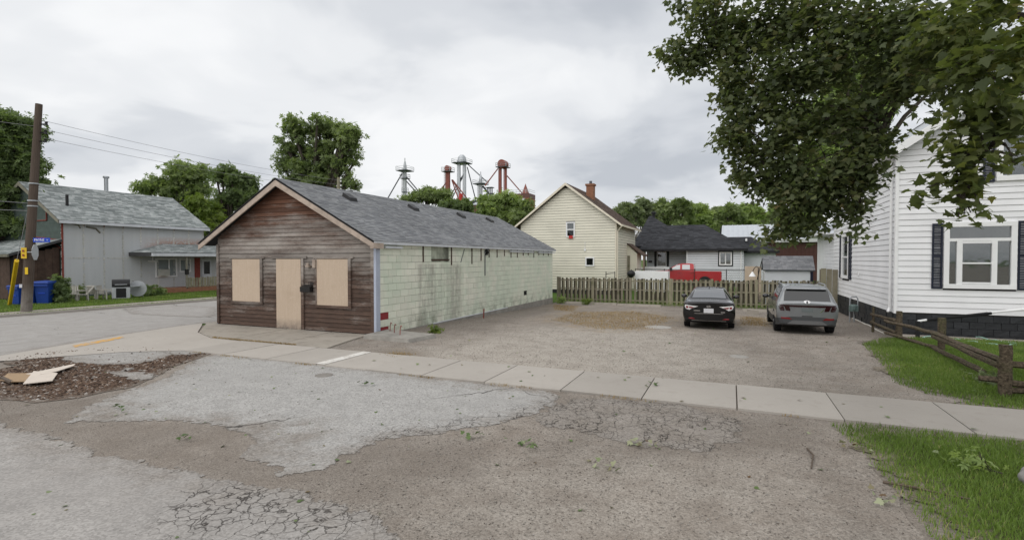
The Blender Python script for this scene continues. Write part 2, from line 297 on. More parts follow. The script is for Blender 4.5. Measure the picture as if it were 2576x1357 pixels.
t = NT('concrete'); n0 = t.noise(.7, 5, .6); n1 = t.noise(60, 4, .7); n2 = t.noise(3.5, 6, .65)
col = t.mix(n0, (.32, .293, .262), (.405, .375, .338)); col = t.mix(1., col, t.mr(n1, .2, .8, .9, 1.1), 'MULTIPLY'); col = t.mix(t.ramp(n2, [(.55, 0.), (.75, .4)]), col, (.25, .225, .195)); col = t.mix(1., col, t.mr(t.rand(), 0, 1, .86, 1.1), 'MULTIPLY')
M['concrete'] = t.done(col, .9, t.bump(n1, .2, .004), .15)
t = NT('concrete_old'); col = t.mix(t.noise(.9, 5), (.25, .225, .19), (.39, .355, .31)); col = t.mix(t.ramp(t.noise(2.2, 6, .7), [(.5, 0.), (.72, .6)]), col, (.145, .13, .11)); col = t.mix(1., col, t.mr(t.noise(70, 4), .2, .8, .86, 1.12), 'MULTIPLY')
M['concrete_old'] = t.done(col, .9, t.bump(t.noise(50, 4), .3, .005), .15)
t = NT('soil'); v2 = t.n('ShaderNodeSeparateColor', {0: t.voro(60, 'Color')}).outputs[0]; col = t.mix(v2, (.045, .05, .02), (.12, .10, .06)); col = t.mix(t.noise(1.5, 5), col, (.05, .075, .02)); ed = t.math('SUBTRACT', t.mr(t.attr('edge'), .05, .9, 1, 0), t.mr(t.noise(2.4, 6, .7), .3, .7, -.1, .75)); col = t.mix(t.math('MULTIPLY', ed, 1.4, True), col, t.mix(v2, (.16, .13, .10), (.28, .245, .20))); al = t.math('GREATER_THAN', t.math('ADD', t.attr('edge'), t.mr(t.noise(2.8, 8, .75), .35, .65, -.3, .10)), .03); M['soil'] = t.done(col, .95, t.bump(t.noise(20, 4), .6, .02), .1, Alpha=al)
t = NT('mulch'); v2 = t.n('ShaderNodeSeparateColor', {0: t.voro(38, 'Color')}).outputs[0]; v3 = t.n('ShaderNodeSeparateColor', {0: t.voro(19, 'Color', vec=t.pos(1, 1, 1))}).outputs[1]; col = t.mix(v2, (.035, .024, .018), (.16, .105, .075)); col = t.mix(t.math('GREATER_THAN', v3, .93), col, (.36, .33, .30)); ed = t.math('SUBTRACT', t.mr(t.attr('edge'), 0, .6, 1, 0), t.mr(t.noise(3, 5, .65), .3, .7, -.2, .8)); col = t.mix(t.math('MULTIPLY', ed, 1, True), col, (.19, .165, .14)); M['mulch'] = t.done(col, .95, t.bump(v2, .8, .02), .1)
t = NT('grass_far'); col = t.mix(t.noise(2, 6, .7), (.045, .09, .018), (.10, .16, .035)); M['grass_far'] = t.done(col, .95, t.bump(t.noise(30, 4), .8, .03), .1)
t = NT('paint_line'); col = t.mix(t.ramp(t.noise(7, 6, .7), [(.42, 0.), (.55, 1.)]), (.36, .32, .28), (.60, .32, .05)); M['paint_yellow'] = t.done(col, .8)
t = NT('paint_line_w'); col = t.mix(t.ramp(t.noise(8, 6, .7), [(.35, 0.), (.5, 1.)]), (.40, .36, .32), (.62, .60, .56)); M['paint_white'] = t.done(col, .8)
# ------------------------------------------------------------------ mesh helpers
WL = {}
def wloc(o): return WL.get(o, Vector((0, 0, 0)))
BOXF = [(0, 3, 2, 1), (4, 5, 6, 7), (0, 1, 5, 4), (1, 2, 6, 5), (2, 3, 7, 6), (3, 0, 4, 7)]
class MB:
    def __init__(s): s.v = []; s.f = []; s.m = []
    def add(s, vs, fs, mi=0):
        o = len(s.v); s.v += [tuple(p) for p in vs]; s.f += [tuple(i + o for i in f) for f in fs]; s.m += [mi] * len(fs); return s
    def box(s, x0, y0, z0, x1, y1, z1, mi=0):
        x0, x1 = min(x0, x1), max(x0, x1); y0, y1 = min(y0, y1), max(y0, y1); z0, z1 = min(z0, z1), max(z0, z1)
        return s.add([(x0, y0, z0), (x1, y0, z0), (x1, y1, z0), (x0, y1, z0), (x0, y0, z1), (x1, y0, z1), (x1, y1, z1), (x0, y1, z1)], BOXF, mi)
    def hexa(s, p, mi=0): return s.add(p, BOXF, mi)
    def abox(s, ax, pl, out, a0, a1, d0, d1, z0, z1, mi=0):
        if ax == 'u': return s.box(a0, pl + out * d0, z0, a1, pl + out * d1, z1, mi)
        return s.box(pl + out * d0, a0, z0, pl + out * d1, a1, z1, mi)
    def prism(s, poly, vec, mi=0):
        n = len(poly); a = [Vector(p) for p in poly]; b = [p + Vector(vec) for p in a]
        fs = [tuple(range(n - 1, -1, -1)), tuple(range(n, 2 * n))] + [(i, (i + 1) % n, n + (i + 1) % n, n + i) for i in range(n)]
        return s.add(a + b, fs, mi)
    def tube(s, pts, r, n=8, cap=True, mi=0):
        pts = [Vector(p) for p in pts]; k = len(pts); rs = r if isinstance(r, (list, tuple)) else [r] * k; vs = []
        ref = None
        for i, p in enumerate(pts):
            d = (pts[min(i + 1, k - 1)] - pts[max(i - 1, 0)]).normalized()
            if ref is None: ref = d.orthogonal().normalized()
            ref = (ref - d * ref.dot(d)); ref = ref.normalized() if ref.length > 1e-6 else d.orthogonal().normalized()
            b = d.cross(ref)
            for j in range(n):
                a = 2 * math.pi * j / n; vs.append(p + (ref * math.cos(a) + b * math.sin(a)) * rs[i])
        fs = [(i * n + j, i * n + (j + 1) % n, (i + 1) * n + (j + 1) % n, (i + 1) * n + j) for i in range(k - 1) for j in range(n)]
        if cap: fs += [tuple(range(n - 1, -1, -1)), tuple((k - 1) * n + j for j in range(n))]
        return s.add(vs, fs, mi)
    def lathe(s, prof, c, axis='z', n=20, mi=0):
        vs = []
        for r, h in prof:
            for j in range(n):
                a = 2 * math.pi * j / n; x, y = r * math.cos(a), r * math.sin(a)
                vs.append({'z': (c[0] + x, c[1] + y, c[2] + h), 'x': (c[0] + h, c[1] + x, c[2] + y), 'y': (c[0] + y, c[1] + h, c[2] + x)}[axis])
        k = len(prof); fs = [(i * n + j, i * n + (j + 1) % n, (i + 1) * n + (j + 1) % n, (i + 1) * n + j) for i in range(k - 1) for j in range(n)]
        fs += [tuple(range(n - 1, -1, -1)), tuple((k - 1) * n + j for j in range(n))]
        return s.add(vs, fs, mi)
    def obj(s, name, mat, parent=None, world=True, smooth=False, off=None):
        o0 = (wloc(parent) if (parent and world) else Vector((0, 0, 0))) if off is None else Vector(off)
        me = bpy.data.meshes.new(name)
        me.from_pydata([(x - o0.x, y - o0.y, z - o0.z) for x, y, z in s.v], [], s.f)
        for mm in (mat if isinstance(mat, (list, tuple)) else [mat]): me.materials.append(M[mm])
        if any(s.m): me.polygons.foreach_set('material_index', s.m)
        if smooth: me.polygons.foreach_set('use_smooth', [True] * len(me.polygons))
        o = bpy.data.objects.new(name, me); COL.objects.link(o)
        if parent: o.parent = parent; WL[o] = wloc(parent)
        elif off is not None: o.location = off; WL[o] = Vector(off)
        return o
def tag(o, label=None, cat=None, group=None, kind=None):
    if label: o['label'] = label
    if cat: o['category'] = cat
    if group: o['group'] = group
    if kind: o['kind'] = kind
    return o
def thing(name, label, cat, loc=(0, 0, 0), rotz=0, group=None):
    o = bpy.data.objects.new(name, None); COL.objects.link(o); o.location = loc; o.rotation_euler = (0, 0, rotz); o.empty_display_size = .3
    WL[o] = Vector(loc); return tag(o, label, cat, group)
def piece(name, me, parent, loc, scale=(1, 1, 1), rotz=0):
    """alike pieces share one mesh; loc is in world space"""
    o = bpy.data.objects.new(name, me); COL.objects.link(o); o.parent = parent
    o.location = Vector(loc) - wloc(parent); o.scale = scale; o.rotation_euler = (0, 0, rotz); return o
def copy_tree(o, parent=None):
    c = o.copy(); COL.objects.link(c); c.parent = parent
    for ch in o.children: copy_tree(ch, c)
    return c
def npmesh(name, verts, faces_flat, nper, mat, rnd=None, smooth=False):
    me = bpy.data.meshes.new(name); nv = len(verts); nf = len(faces_flat) // nper
    me.vertices.add(nv); me.vertices.foreach_set('co', np.asarray(verts, np.float32).ravel())
    me.loops.add(nf * nper); me.loops.foreach_set('vertex_index', np.asarray(faces_flat, np.int32))
    me.polygons.add(nf); me.polygons.foreach_set('loop_start', np.arange(nf, dtype=np.int32) * nper)
    if smooth: me.polygons.foreach_set('use_smooth', np.ones(nf, bool))
    me.materials.append(M[mat]); me.update(calc_edges=True)
    if rnd is not None:
        a = me.attributes.new('rnd', 'FLOAT', 'FACE'); a.data.foreach_set('value', np.asarray(rnd, np.float32))
    return me
def inpoly(px, py, poly):
    ins = np.zeros(len(px), bool); n = len(poly); j = n - 1
    for i in range(n):
        xi, yi = poly[i]; xj, yj = poly[j]
        c = ((yi > py) != (yj > py)) & (px < (xj - xi) * (py - yi) / ((yj - yi) if yj != yi else 1e-9) + xi); ins ^= c; j = i
    return ins
def segdist(px, py, poly):
    d = np.full(len(px), 1e9); n = len(poly)
    for i in range(n):
        ax, ay = poly[i]; bx, by = poly[(i + 1) % n]; vx, vy = bx - ax, by - ay; L = vx * vx + vy * vy + 1e-12
        t = np.clip(((px - ax) * vx + (py - ay) * vy) / L, 0, 1); d = np.minimum(d, np.hypot(px - ax - t * vx, py - ay - t * vy))
    return d
def sheet(name, outline, off, mat, jit=.06, step=.3, grid=.5, zone=(-34, 14, -2, 36), attrs=None, kind='structure', seed=0):
    pts = []; n = len(outline)
    for i in range(n):
        a = Vector(outline[i][:2]); b = Vector(outline[(i + 1) % n][:2]); L = (b - a).length
        near = min(abs(a.x), abs(b.x)) < 60 and L < 80
        k = max(1, int(L / step)) if near else max(1, int(L / 8)); nrm = Vector((-(b - a).y, (b - a).x)).normalized()
        for q in range(k):
            p = a.lerp(b, q / k)
            if near and jit: p += nrm * (jit * 2 * mnoise.noise((p.x * 1.1 + seed, p.y * 1.1, seed)) + jit * mnoise.noise((p.x * 4.1, p.y * 4.1 + seed, 3)))
            pts.append((p.x, p.y))
    arr = np.array(pts); x0, y0 = arr.min(0); x1, y1 = arr.max(0)
    gx, gy = np.meshgrid(np.arange(max(x0, zone[0]), min(x1, zone[1]), grid), np.arange(max(y0, zone[2]), min(y1, zone[3]), grid)); gx = gx.ravel() + .011; gy = gy.ravel() + .013
    if len(gx):
        ok = inpoly(gx, gy, pts); gx, gy = gx[ok], gy[ok]; ok = segdist(gx, gy, pts) > grid * .4; gx, gy = gx[ok], gy[ok]
    vin = [Vector(p) for p in pts] + [Vector((a, b)) for a, b in zip(gx, gy)]
    r = delaunay_2d_cdt(vin, [(i, (i + 1) % len(pts)) for i in range(len(pts))], [], 1, 1e-6)
    vv, ff = r[0], r[2]
    me = bpy.data.meshes.new(name); me.from_pydata([(p.x, p.y, gz(p.x, p.y) + off) for p in vv], [], [tuple(f) for f in ff])
    me.materials.append(M[mat]); me.update()
    if len(me.polygons) and me.polygons[0].normal.z < 0: me.flip_normals()
    X = np.array([p.x for p in vv]); Y = np.array([p.y for p in vv])
    A = {'edge': np.minimum(segdist(X, Y, pts), 3)}
    for k, fn in (attrs or {}).items(): A[k] = fn(X, Y)
    for k, val in A.items():
        a = me.attributes.new(k, 'FLOAT', 'POINT'); a.data.foreach_set('value', np.asarray(val, np.float32))
    o = bpy.data.objects.new(name, me); COL.objects.link(o); o['kind'] = kind; return o
def px2(*pp): return [tuple(T(x, y)[:2]) for x, y in pp]
def soft(poly, w):
    """1 inside a ground polygon, fading to 0 over w metres outside"""
    def f(X, Y):
        ins = inpoly(X, Y, poly); d = segdist(X, Y, poly); return np.clip(np.where(ins, 1, 1 - d / w), 0, 1)
    return f
def vmax(*fs): return lambda X, Y: np.maximum.reduce([f(X, Y) for f in fs])
# ------------------------------------------------------------------ the ground and what is laid on it
def lin(*segs): return np.unique(np.concatenate([np.arange(a, b + 1e-6, s) for a, b, s in segs]))
gu = lin((-900, -100, 100), (-100, -40, 6), (-40, 20, .6), (20, 100, 8), (100, 900, 100)); gv = lin((-600, -60, 60), (-60, -6, 6), (-6, 52, .6), (52, 120, 6), (120, 1400, 80))
NU, NV = len(gu), len(gv); UU, VV = np.meshgrid(gu, gv)
me = bpy.data.meshes.new('ground')
zz_ = np.array([gz(a, b) for a, b in zip(UU.ravel(), VV.ravel())])
idx = np.arange(NU * NV).reshape(NV, NU)
quads = np.stack([idx[:-1, :-1], idx[:-1, 1:], idx[1:, 1:], idx[1:, :-1]], -1).reshape(-1, 4)
me = npmesh('ground', np.stack([UU.ravel(), VV.ravel(), zz_ - .012], 1), quads.ravel(), 4, 'grass_far', smooth=True)
ground = bpy.data.objects.new('ground', me); COL.objects.link(ground); ground['kind'] = 'structure'
SW0, SW1 = 9.2, 10.95        # sidewalk from v = 9.2 to 10.95
# gravel and dirt between road and sidewalk, and the parking lot behind it
crackR = px2((1420, 1000), (1700, 1010), (1880, 1060), (1890, 1120), (1600, 1130), (1330, 1060))
shoulder = px2((0, 1062), (0, 1000), (170, 935), (300, 880), (480, 874)) + [(-13.5, SW0 - .02), (1.2, SW0 - .02)] + px2((2140, 1105), (2180, 1160), (2250, 1240), (2335, 1357)) + [(1.4, 2.2), (-2, 2.0), (-6, 2.6), (-11, 3.0)]
sheet('gravel_shoulder', shoulder, .004, 'gravel', jit=.08, grid=.35, attrs={
    'pale': lambda X, Y: .35 * soft(px2((1000, 1200), (1500, 1170), (1900, 1160), (2000, 1240), (1700, 1357), (1300, 1357)), .5)(X, Y),
    'dark': vmax(soft(px2((760, 1190), (900, 1130), (1200, 1120), (1180, 1200), (1000, 1240), (860, 1230)), .4), soft(px2((1400, 1010), (1900, 1060), (2080, 1110), (1700, 1140), (1400, 1060)), .4), soft(px2((0, 1010), (250, 1000), (160, 1060), (560, 1070), (700, 1180), (860, 1200), (800, 1240), (520, 1195), (0, 1062)), .3)),
    'straw': lambda X, Y: np.zeros(len(X))})
lotL = -10.62
lot = [(lotL, 13.9), (lotL, 33.3), (5.4, 33.3), (5.36, 20.9), (4.4, 20.2)] + px2((2160, 862), (2200, 900), (2245, 962), (2330, 992), (2420, 1008)) + [(3.4, SW1 + .02), (-10.2, SW1 + .02), (-10.6, 12.4), (-10.85, 13.5)]
strawA = px2((1440, 785), (1600, 782), (1700, 800), (1640, 830), (1500, 830), (1380, 805)); strawB = px2((1860, 795), (1935, 800), (1940, 822), (1860, 818)); strawC = px2((1390, 765), (1460, 770), (1440, 785), (1390, 780))
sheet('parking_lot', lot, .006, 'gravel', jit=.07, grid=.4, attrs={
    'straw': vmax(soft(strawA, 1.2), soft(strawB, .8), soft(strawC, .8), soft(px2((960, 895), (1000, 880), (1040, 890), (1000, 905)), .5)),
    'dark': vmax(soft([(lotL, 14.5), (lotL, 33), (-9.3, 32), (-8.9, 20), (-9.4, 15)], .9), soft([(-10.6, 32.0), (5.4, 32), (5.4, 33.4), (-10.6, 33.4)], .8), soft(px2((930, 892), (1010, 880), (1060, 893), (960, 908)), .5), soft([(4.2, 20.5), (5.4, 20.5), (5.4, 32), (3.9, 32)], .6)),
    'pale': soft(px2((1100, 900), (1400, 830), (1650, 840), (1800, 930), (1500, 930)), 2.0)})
# main road under the camera
crackA = px2((480, 1210), (640, 1212), (880, 1270), (1020, 1357), (380, 1357))
road = [(-320, 3.3), (-60, 3.6), (-24, 3.9), (-11, 4.25)] + px2((0, 1064), (110, 1085), (200, 1112), (275, 1142), (345, 1152), (440, 1168), (530, 1200), (620, 1214), (740, 1235), (880, 1275), (990, 1318), (1030, 1357)) + [(-.6, 2.2), (4, 2.6), (60, 2.6), (320, 2.6), (320, -7), (-320, -7)]
sheet('main_road', road, .012, 'asphalt_road', jit=.035, grid=.35, zone=(-20, 8, -1, 6), attrs={'crack': soft(crackA, .15), 'dust': lambda X, Y: np.clip(1 - np.abs(Y - 3.6) / 1.0, 0, 1) * .2})
# pale old asphalt in front of the shed
apron = px2((565, 884), (1155, 957.5), (1412, 988), (1416, 1008), (1330, 1052), (1230, 1078), (1110, 1092), (980, 1108), (880, 1150), (820, 1185), (705, 1200), (690, 1178), (600, 1152), (640, 1110), (560, 1072), (420, 1062), (290, 1058), (150, 1066), (170, 1040), (300, 990), (420, 945), (490, 905))
sheet('asphalt_apron', apron, .010, 'asphalt_apron', jit=.05, grid=.3, attrs={'crack': vmax(soft(px2((900, 1100), (1150, 1060), (1400, 1005), (1420, 1015), (1200, 1095), (950, 1125)), .12)),
    'dust': vmax(soft(px2((560, 1060), (800, 1080), (760, 1130), (620, 1130)), .5), soft(px2((180, 1050), (300, 1010), (380, 1020), (300, 1055)), .3), soft(px2((740, 1070), (800, 1060), (800, 1085), (760, 1090)), .2))})
sheet('cracked_patch', crackR, .009, 'asphalt_worn', jit=.16, grid=.3, attrs={'crack': lambda X, Y: np.ones(len(X)), 'dust': lambda X, Y: np.ones(len(X)) * .8})
# wood-chip patch at the corner with broken slabs of asphalt in it
mulch = px2((0, 905), (60, 893), (130, 884), (330, 872), (545, 884), (520, 893), (440, 925), (330, 975), (200, 1000), (100, 1010), (0, 1005)) + [(-15, 5.2), (-15.4, 6.4)]
sheet('wood_chip_patch', mulch, .013, 'mulch', jit=.07, grid=.3)
BROKEN = []
for i, pp in enumerate([[(140, 894), (200, 884), (330, 873), (400, 876), (430, 884), (470, 882), (400, 905), (340, 916), (250, 919), (170, 912)], [(330, 872), (430, 870), (500, 880), (545, 886), (440, 897), (410, 888)], [(250, 930), (330, 925), (400, 945), (370, 962), (300, 950)]]):
    BROKEN.append(px2(*pp))
    sheet('broken_asphalt', px2(*pp), .018 + .003 * i, 'asphalt_apron', jit=.04, step=.2, grid=.3, seed=i, attrs={'crack': lambda X, Y: X * 0, 'dust': lambda X, Y: X * 0 + .35})
# side street, kerbs, verge
NEARK = -18.95; FARK = -28.5
street = [(-18.0, 3.8), (-17.2, 5.0), (-17.25, 6.6), (-17.75, 8.5), (-18.4, 10.6), (-18.75, 13), (NEARK, 15), (NEARK, 160), (FARK - .0, 160), (FARK, 12.5), (-28.9, 9.6), (-30.5, 6.8), (-34, 4.6), (-36, 3.6)]
sheet('side_street', street, .008, 'asphalt_street', jit=0, step=.6, grid=.7, zone=(-34, -17, 3, 40), attrs={'crack': lambda X, Y: X * 0, 'dust': lambda X, Y: X * 0 + .15})
sheet('street_patch', px2((300, 776), (470, 768), (545, 772), (545, 800), (420, 795), (330, 790)), .013, 'asphalt_road', jit=.03, grid=.6, attrs={'crack': lambda X, Y: X * 0, 'dust': lambda X, Y: X * 0})
def kerb(name, pts, w, h, z0=-.01, mat='concrete'):
    b = MB(); L, Rr = [], []
    for i, p in enumerate(pts):
        a = Vector(pts[max(i - 1, 0)]); c = Vector(pts[min(i + 1, len(pts) - 1)]); d = (c - a).normalized(); n = Vector((-d.y, d.x)); p = Vector(p); L.append(p + n * w / 2); Rr.append(p - n * w / 2)
    for i in range(len(pts) - 1):
        q = [L[i], Rr[i], Rr[i + 1], L[i + 1]]; b.hexa([(a.x, a.y, gz(a.x, a.y) + z0) for a in q] + [(a.x, a.y, gz(a.x, a.y) + h) for a in q])
    o = b.obj(name, mat); o['kind'] = 'structure'; return o
kerb('kerb', [(FARK - .1, 150), (FARK - .1, 60), (FARK - .1, 30), (FARK - .1, 20), (FARK - .1, 13), (-29.0, 9.6), (-30.6, 6.8), (-34, 4.7)], .2, .11)
kerb('kerb', [(NEARK + .1, 15), (NEARK + .1, 30), (NEARK + .1, 150)], .2, .10)
verge = sheet('verge', [(FARK - .2, 150), (FARK - .2, 13), (-29.1, 9.7), (-30.7, 7.0), (-34, 4.9), (-60, 4.3), (-60, 150)], .02, 'soil', jit=0, grid=1.5, zone=(-60, -28, 4, 60))
path = thing('verge_sidewalk', None, None); path['kind'] = 'structure'
for i in range(30):
    v0 = 6.5 + i * 1.6
    MB().box(-30.75, v0 + .012, 0, -29.65, v0 + 1.588, .045 + .008 * random.random()).obj('slab', 'concrete_old', path)
# sidewalk slabs
sw = thing('sidewalk', None, None); sw['kind'] = 'structure'
jts = [-13.6, -12.1, -10.55, -8.95, -7.5, -6.05, -4.55, -2.95, -1.45, .1, 1.62, 3.2, 4.75, 6.3, 7.9, 9.5, 11.1, 12.7, 14.3]
for a, b_ in zip(jts[:-1], jts[1:]):
    g = .008 + .012 * random.random(); tl = .006 * random.uniform(-1, 1); m = MB()
    m.hexa([(a + g, SW0 + random.uniform(-.02, .02), -.05), (b_ - .006, SW0 + random.uniform(-.02, .02), -.05), (b_ - .006, SW1, -.05), (a + g, SW1, -.05), (a + g, SW0, .035 + tl), (b_ - .006, SW0, .035 - tl), (b_ - .006, SW1, .038 - tl), (a + g, SW1, .036 + tl)])
    m.obj('slab', 'concrete', sw)
sheet('paint_stripe', [(-9.0, SW0 + .01), (-8.72, SW0 + .01), (-8.72, SW1 - .02), (-9.0, SW1 - .02)], .046, 'paint_white', jit=.01, grid=.3)
# corner ramp, curving round to the street
ramp = [(-13.62, SW0 + .03), (-13.62, SW1), (-15.0, SW1 + .05), (-16.6, 11.7), (-18.2, 13.0), (-18.75, 13.4), (-18.72, 12.4), (-18.35, 10.5), (-17.7, 8.5), (-17.2, 6.8), (-16.9, 6.0), (-16.2, 6.6), (-15.6, 7.5), (-14.9, 8.4)]
rp = sheet('kerb_ramp', ramp, .026, 'concrete', jit=.0, grid=.4)
sheet('yellow_kerb_paint', px2((180, 871), (240, 860), (305, 848), (312, 851), (250, 864), (190, 875)), .032, 'paint_yellow', jit=.012, step=.1, grid=.2)
sheet('bare_earth', [(-17.2, 2.6), (-17.4, 8.8), (-18.5, 13.9), (-10.2, 14.2), (-10.2, 33.4), (5.5, 33.4), (5.5, 20.2), (5.0, 11.5), (4.6, 9.6), (3.4, 2.6)], -.005, 'gravel', jit=0, grid=.6, attrs={'dark': lambda X, Y: X * 0 + .8, 'pale': lambda X, Y: X * 0, 'straw': lambda X, Y: X * 0})
# worn concrete pad in front of the boarded door
pad = thing('entry_pad', None, None); pad['kind'] = 'structure'
for q in ([(-18.7, 13.55), (-16.6, 11.75), (-15.0, 11.03), (-14.2, 11.02), (-14.55, 13.55)], [(-14.5, 13.55), (-14.16, 11.02), (-12.2, 11.03), (-12.5, 13.55)], [(-12.46, 13.55), (-12.17, 11.03), (-10.35, 11.05), (-10.75, 12.6), (-10.9, 13.55)]):
    dz = random.uniform(0, .01); MB().prism([(x, y, -.05) for x, y in q], (0, 0, .07 + dz)).obj('slab', 'concrete_old', pad)
sheet('side_walk_strip', [(NEARK + .2, 13.4), (-18.2, 13.5), (-18.2, 31), (NEARK + .2, 31)], .02, 'concrete_old', jit=0, grid=1)
sheet('reflection_ground', [(-120, -7.02), (120, -7.02), (120, -400), (-120, -400)], .006, 'concrete_old', jit=0, grid=4, zone=(-40, 40, -70, -7))  # unseen sheet behind the camera, added so windows reflect grey instead of green
# lawns at the right
lawnA = px2((2140, 1068), (2300, 1072), (2575, 1100)) + [(6, SW0 - .04), (14, SW0 - .04), (14, 3.2), (1.9, 3.2)] + px2((2340, 1357), (2255, 1240), (2185, 1160), (2120, 1100), (2085, 1068))
lawnA[0:3] = [(1.9, SW0 - .04), (2.6, SW0 - .04), (4, SW0 - .04)]
lawnB = px2((2165, 864), (2200, 900), (2245, 962), (2330, 992), (2420, 1008)) + [(3.5, SW1 + .02), (14, SW1 + .02), (14, 21.3), (6.2, 21.3), (4.7, 20.4)]
for L_ in (lawnA, lawnB): sheet('lawn', L_, .014, 'soil', jit=.2, step=.15, grid=.5)
sheet('gravel_bed', [(5.4, 20.9), (5.4, 21.98), (14, 21.98), (14, 20.4), (9, 20.5), (7, 20.6)], .022, 'gravel', jit=.06, grid=.4, attrs={k: (lambda X, Y: X * 0 + (1 if k == 'pale' else 0)) for k in ('pale',)})
# ------------------------------------------------------------------ building helpers
def siding(parent, name, mat, ax, pl, out, z0, z1, exp, ends, holes=(), th=.018, jit=.0, gap=0.0):
    """lapped boards, one object each; ends(z) gives the two ends of the wall at a height; holes = (a0, a1, zl, zh)"""
    z = z0; k = 0
    while z < z1 - .02:
        zt = min(z + exp, z1); e0, e1 = ends(z), ends(zt - 1e-4)
        if e0[1] - e0[0] < .06: break
        segs = [(e0[0], e0[1])]; zm = (z + zt) / 2
        for h in holes:
            if h[2] < zm < h[3]:
                ns = []
                for a, b in segs:
                    if h[1] <= a or h[0] >= b: ns.append((a, b)); continue
                    if h[0] > a: ns.append((a, h[0]))
                    if h[1] < b: ns.append((h[1], b))
                segs = ns
        for a, b in segs:
            if b - a < .03: continue
            a1 = e1[0] if abs(a - e0[0]) < 1e-6 else a; b1 = e1[1] if abs(b - e0[1]) < 1e-6 else b
            if b1 < a1: a1 = b1 = (a1 + b1) / 2
            t0 = th * (1 + jit * random.uniform(-.5, .8)); dz = jit * random.uniform(-.006, .006); za, zb = z + gap + dz, z + gap + jit * random.uniform(-.006, .006)
            def P(q, d, zz): return (q, pl + out * d, zz) if ax == 'u' else (pl + out * d, q, zz)
            pts = [P(a, 0, za), P(b, 0, zb), P(b, t0, zb), P(a, t0, za), P(a1, 0, zt), P(b1, 0, zt), P(b1, t0 * .3, zt), P(a1, t0 * .3, zt)]
            fl = (out > 0) if ax == 'u' else (out < 0)
            if not fl: pts = [pts[i] for i in (1, 0, 3, 2, 5, 4, 7, 6)]
            MB().hexa(pts).obj(name, mat, parent)
        z = zt; k += 1
def shingles(parent, mat, eA, eB, rB, rA, exp=.15, tab=.32, th=.014, name='shingle'):
    eA, eB, rB, rA = map(Vector, (eA, eB, rB, rA)); n = (eB - eA).cross(rA - eA + (rB - eB))
    if n.length < 1e-9: n = (eB - eA).cross(rA - eA)
    n.normalize()
    if n.z < 0: n = -n
    L = max((rA - eA).length, (rB - eB).length) if (rA - rB).length > .01 else ((rA + rB) / 2 - (eA + eB) / 2).length
    nc = max(2, int(L / exp)); V_, F_ = [], []
    for c in range(nc):
        t0, t1 = c / nc, min((c + 1.25) / nc, 1)
        a0, b0, a1, b1 = eA.lerp(rA, t0), eB.lerp(rB, t0), eA.lerp(rA, t1), eB.lerp(rB, t1); W = (b0 - a0).length
        if W < .05: continue
        x = -random.random() * tab
        while x < W:
            wd = tab * random.uniform(.7, 1.3); s0, s1 = max(x, 0) / W, min(x + wd, W) / W; x += wd
            if s1 - s0 < 1e-4: continue
            h = th * random.uniform(.6, 1.35); g = .004 / W
            p = [a0.lerp(b0, s0 + g) + n * h, a0.lerp(b0, s1 - g) + n * h, a1.lerp(b1, s1 - g) + n * .003, a1.lerp(b1, s0 + g) + n * .003, a0.lerp(b0, s0 + g) + n * .0005, a0.lerp(b0, s1 - g) + n * .0005]
            o = len(V_); V_ += p; F_ += [(o, o + 1, o + 2, o + 3), (o + 4, o + 5, o + 1, o)]
    m = MB(); m.v = [tuple(p) for p in V_]; m.f = F_; m.m = [0] * len(F_); o = m.obj(name, mat, parent); o['kind'] = 'stuff'; return o
def slab(poly, th):
    """roof plate under a slope polygon"""
    return MB().prism([(x, y, z - th) for x, y, z in poly], (0, 0, th - .002))
def window(parent, ax, pl, out, a0, a1, z0, z1, fw=.09, fmat='trim_white', bars=(), hbars=(), d=.05, depth=.25, back='interior', blind=None, name='window'):
    m = MB(); m.abox(ax, pl, out, a0, a1, -.02, d, z1 - fw, z1); m.abox(ax, pl, out, a0, a1, -.02, d + .01, z0, z0 + fw); m.abox(ax, pl, out, a0, a0 + fw, -.02, d - .002, z0 + fw, z1 - fw); m.abox(ax, pl, out, a1 - fw, a1, -.02, d - .002, z0 + fw, z1 - fw)
    w = m.obj(name, fmat, parent)
    for b in bars: MB().abox(ax, pl, out, b[0] - b[1] / 2, b[0] + b[1] / 2, -.03, d - .012, b[2] if len(b) > 2 else z0 + fw, b[3] if len(b) > 2 else z1 - fw).obj('sash_bar', fmat, w)
    for b in hbars: MB().abox(ax, pl, out, b[2] if len(b) > 2 else a0 + fw, b[3] if len(b) > 2 else a1 - fw, -.03, d - .016, b[0] - b[1] / 2, b[0] + b[1] / 2).obj('sash_bar', fmat, w)
    MB().abox(ax, pl, out, a0 + fw - .01, a1 - fw + .01, .0, .008, z0 + fw - .01, z1 - fw + .01).obj('pane', 'glass_pane', w)
    m = MB(); m.abox(ax, pl, out, a0, a1, -depth - .02, -depth, z0, z1); m.obj('room_back', back, w)
    if blind: MB().abox(ax, pl, out, a0 + fw, a1 - fw, -.09, -.07, blind[0], blind[1]).obj('blind', blind[2], w)
    return w
def text_mesh(name, s, size, mat, ext=.003):
    cu = bpy.data.curves.new(name, 'FONT'); cu.body = s; cu.size = size; cu.extrude = ext; cu.align_x = 'CENTER'; cu.align_y = 'CENTER'
    o = bpy.data.objects.new(name, cu); COL.objects.link(o); dg = bpy.context.evaluated_depsgraph_get(); me = bpy.data.meshes.new_from_object(o.evaluated_get(dg)); bpy.data.objects.remove(o)
    me.materials.clear(); me.materials.append(M[mat]); return me
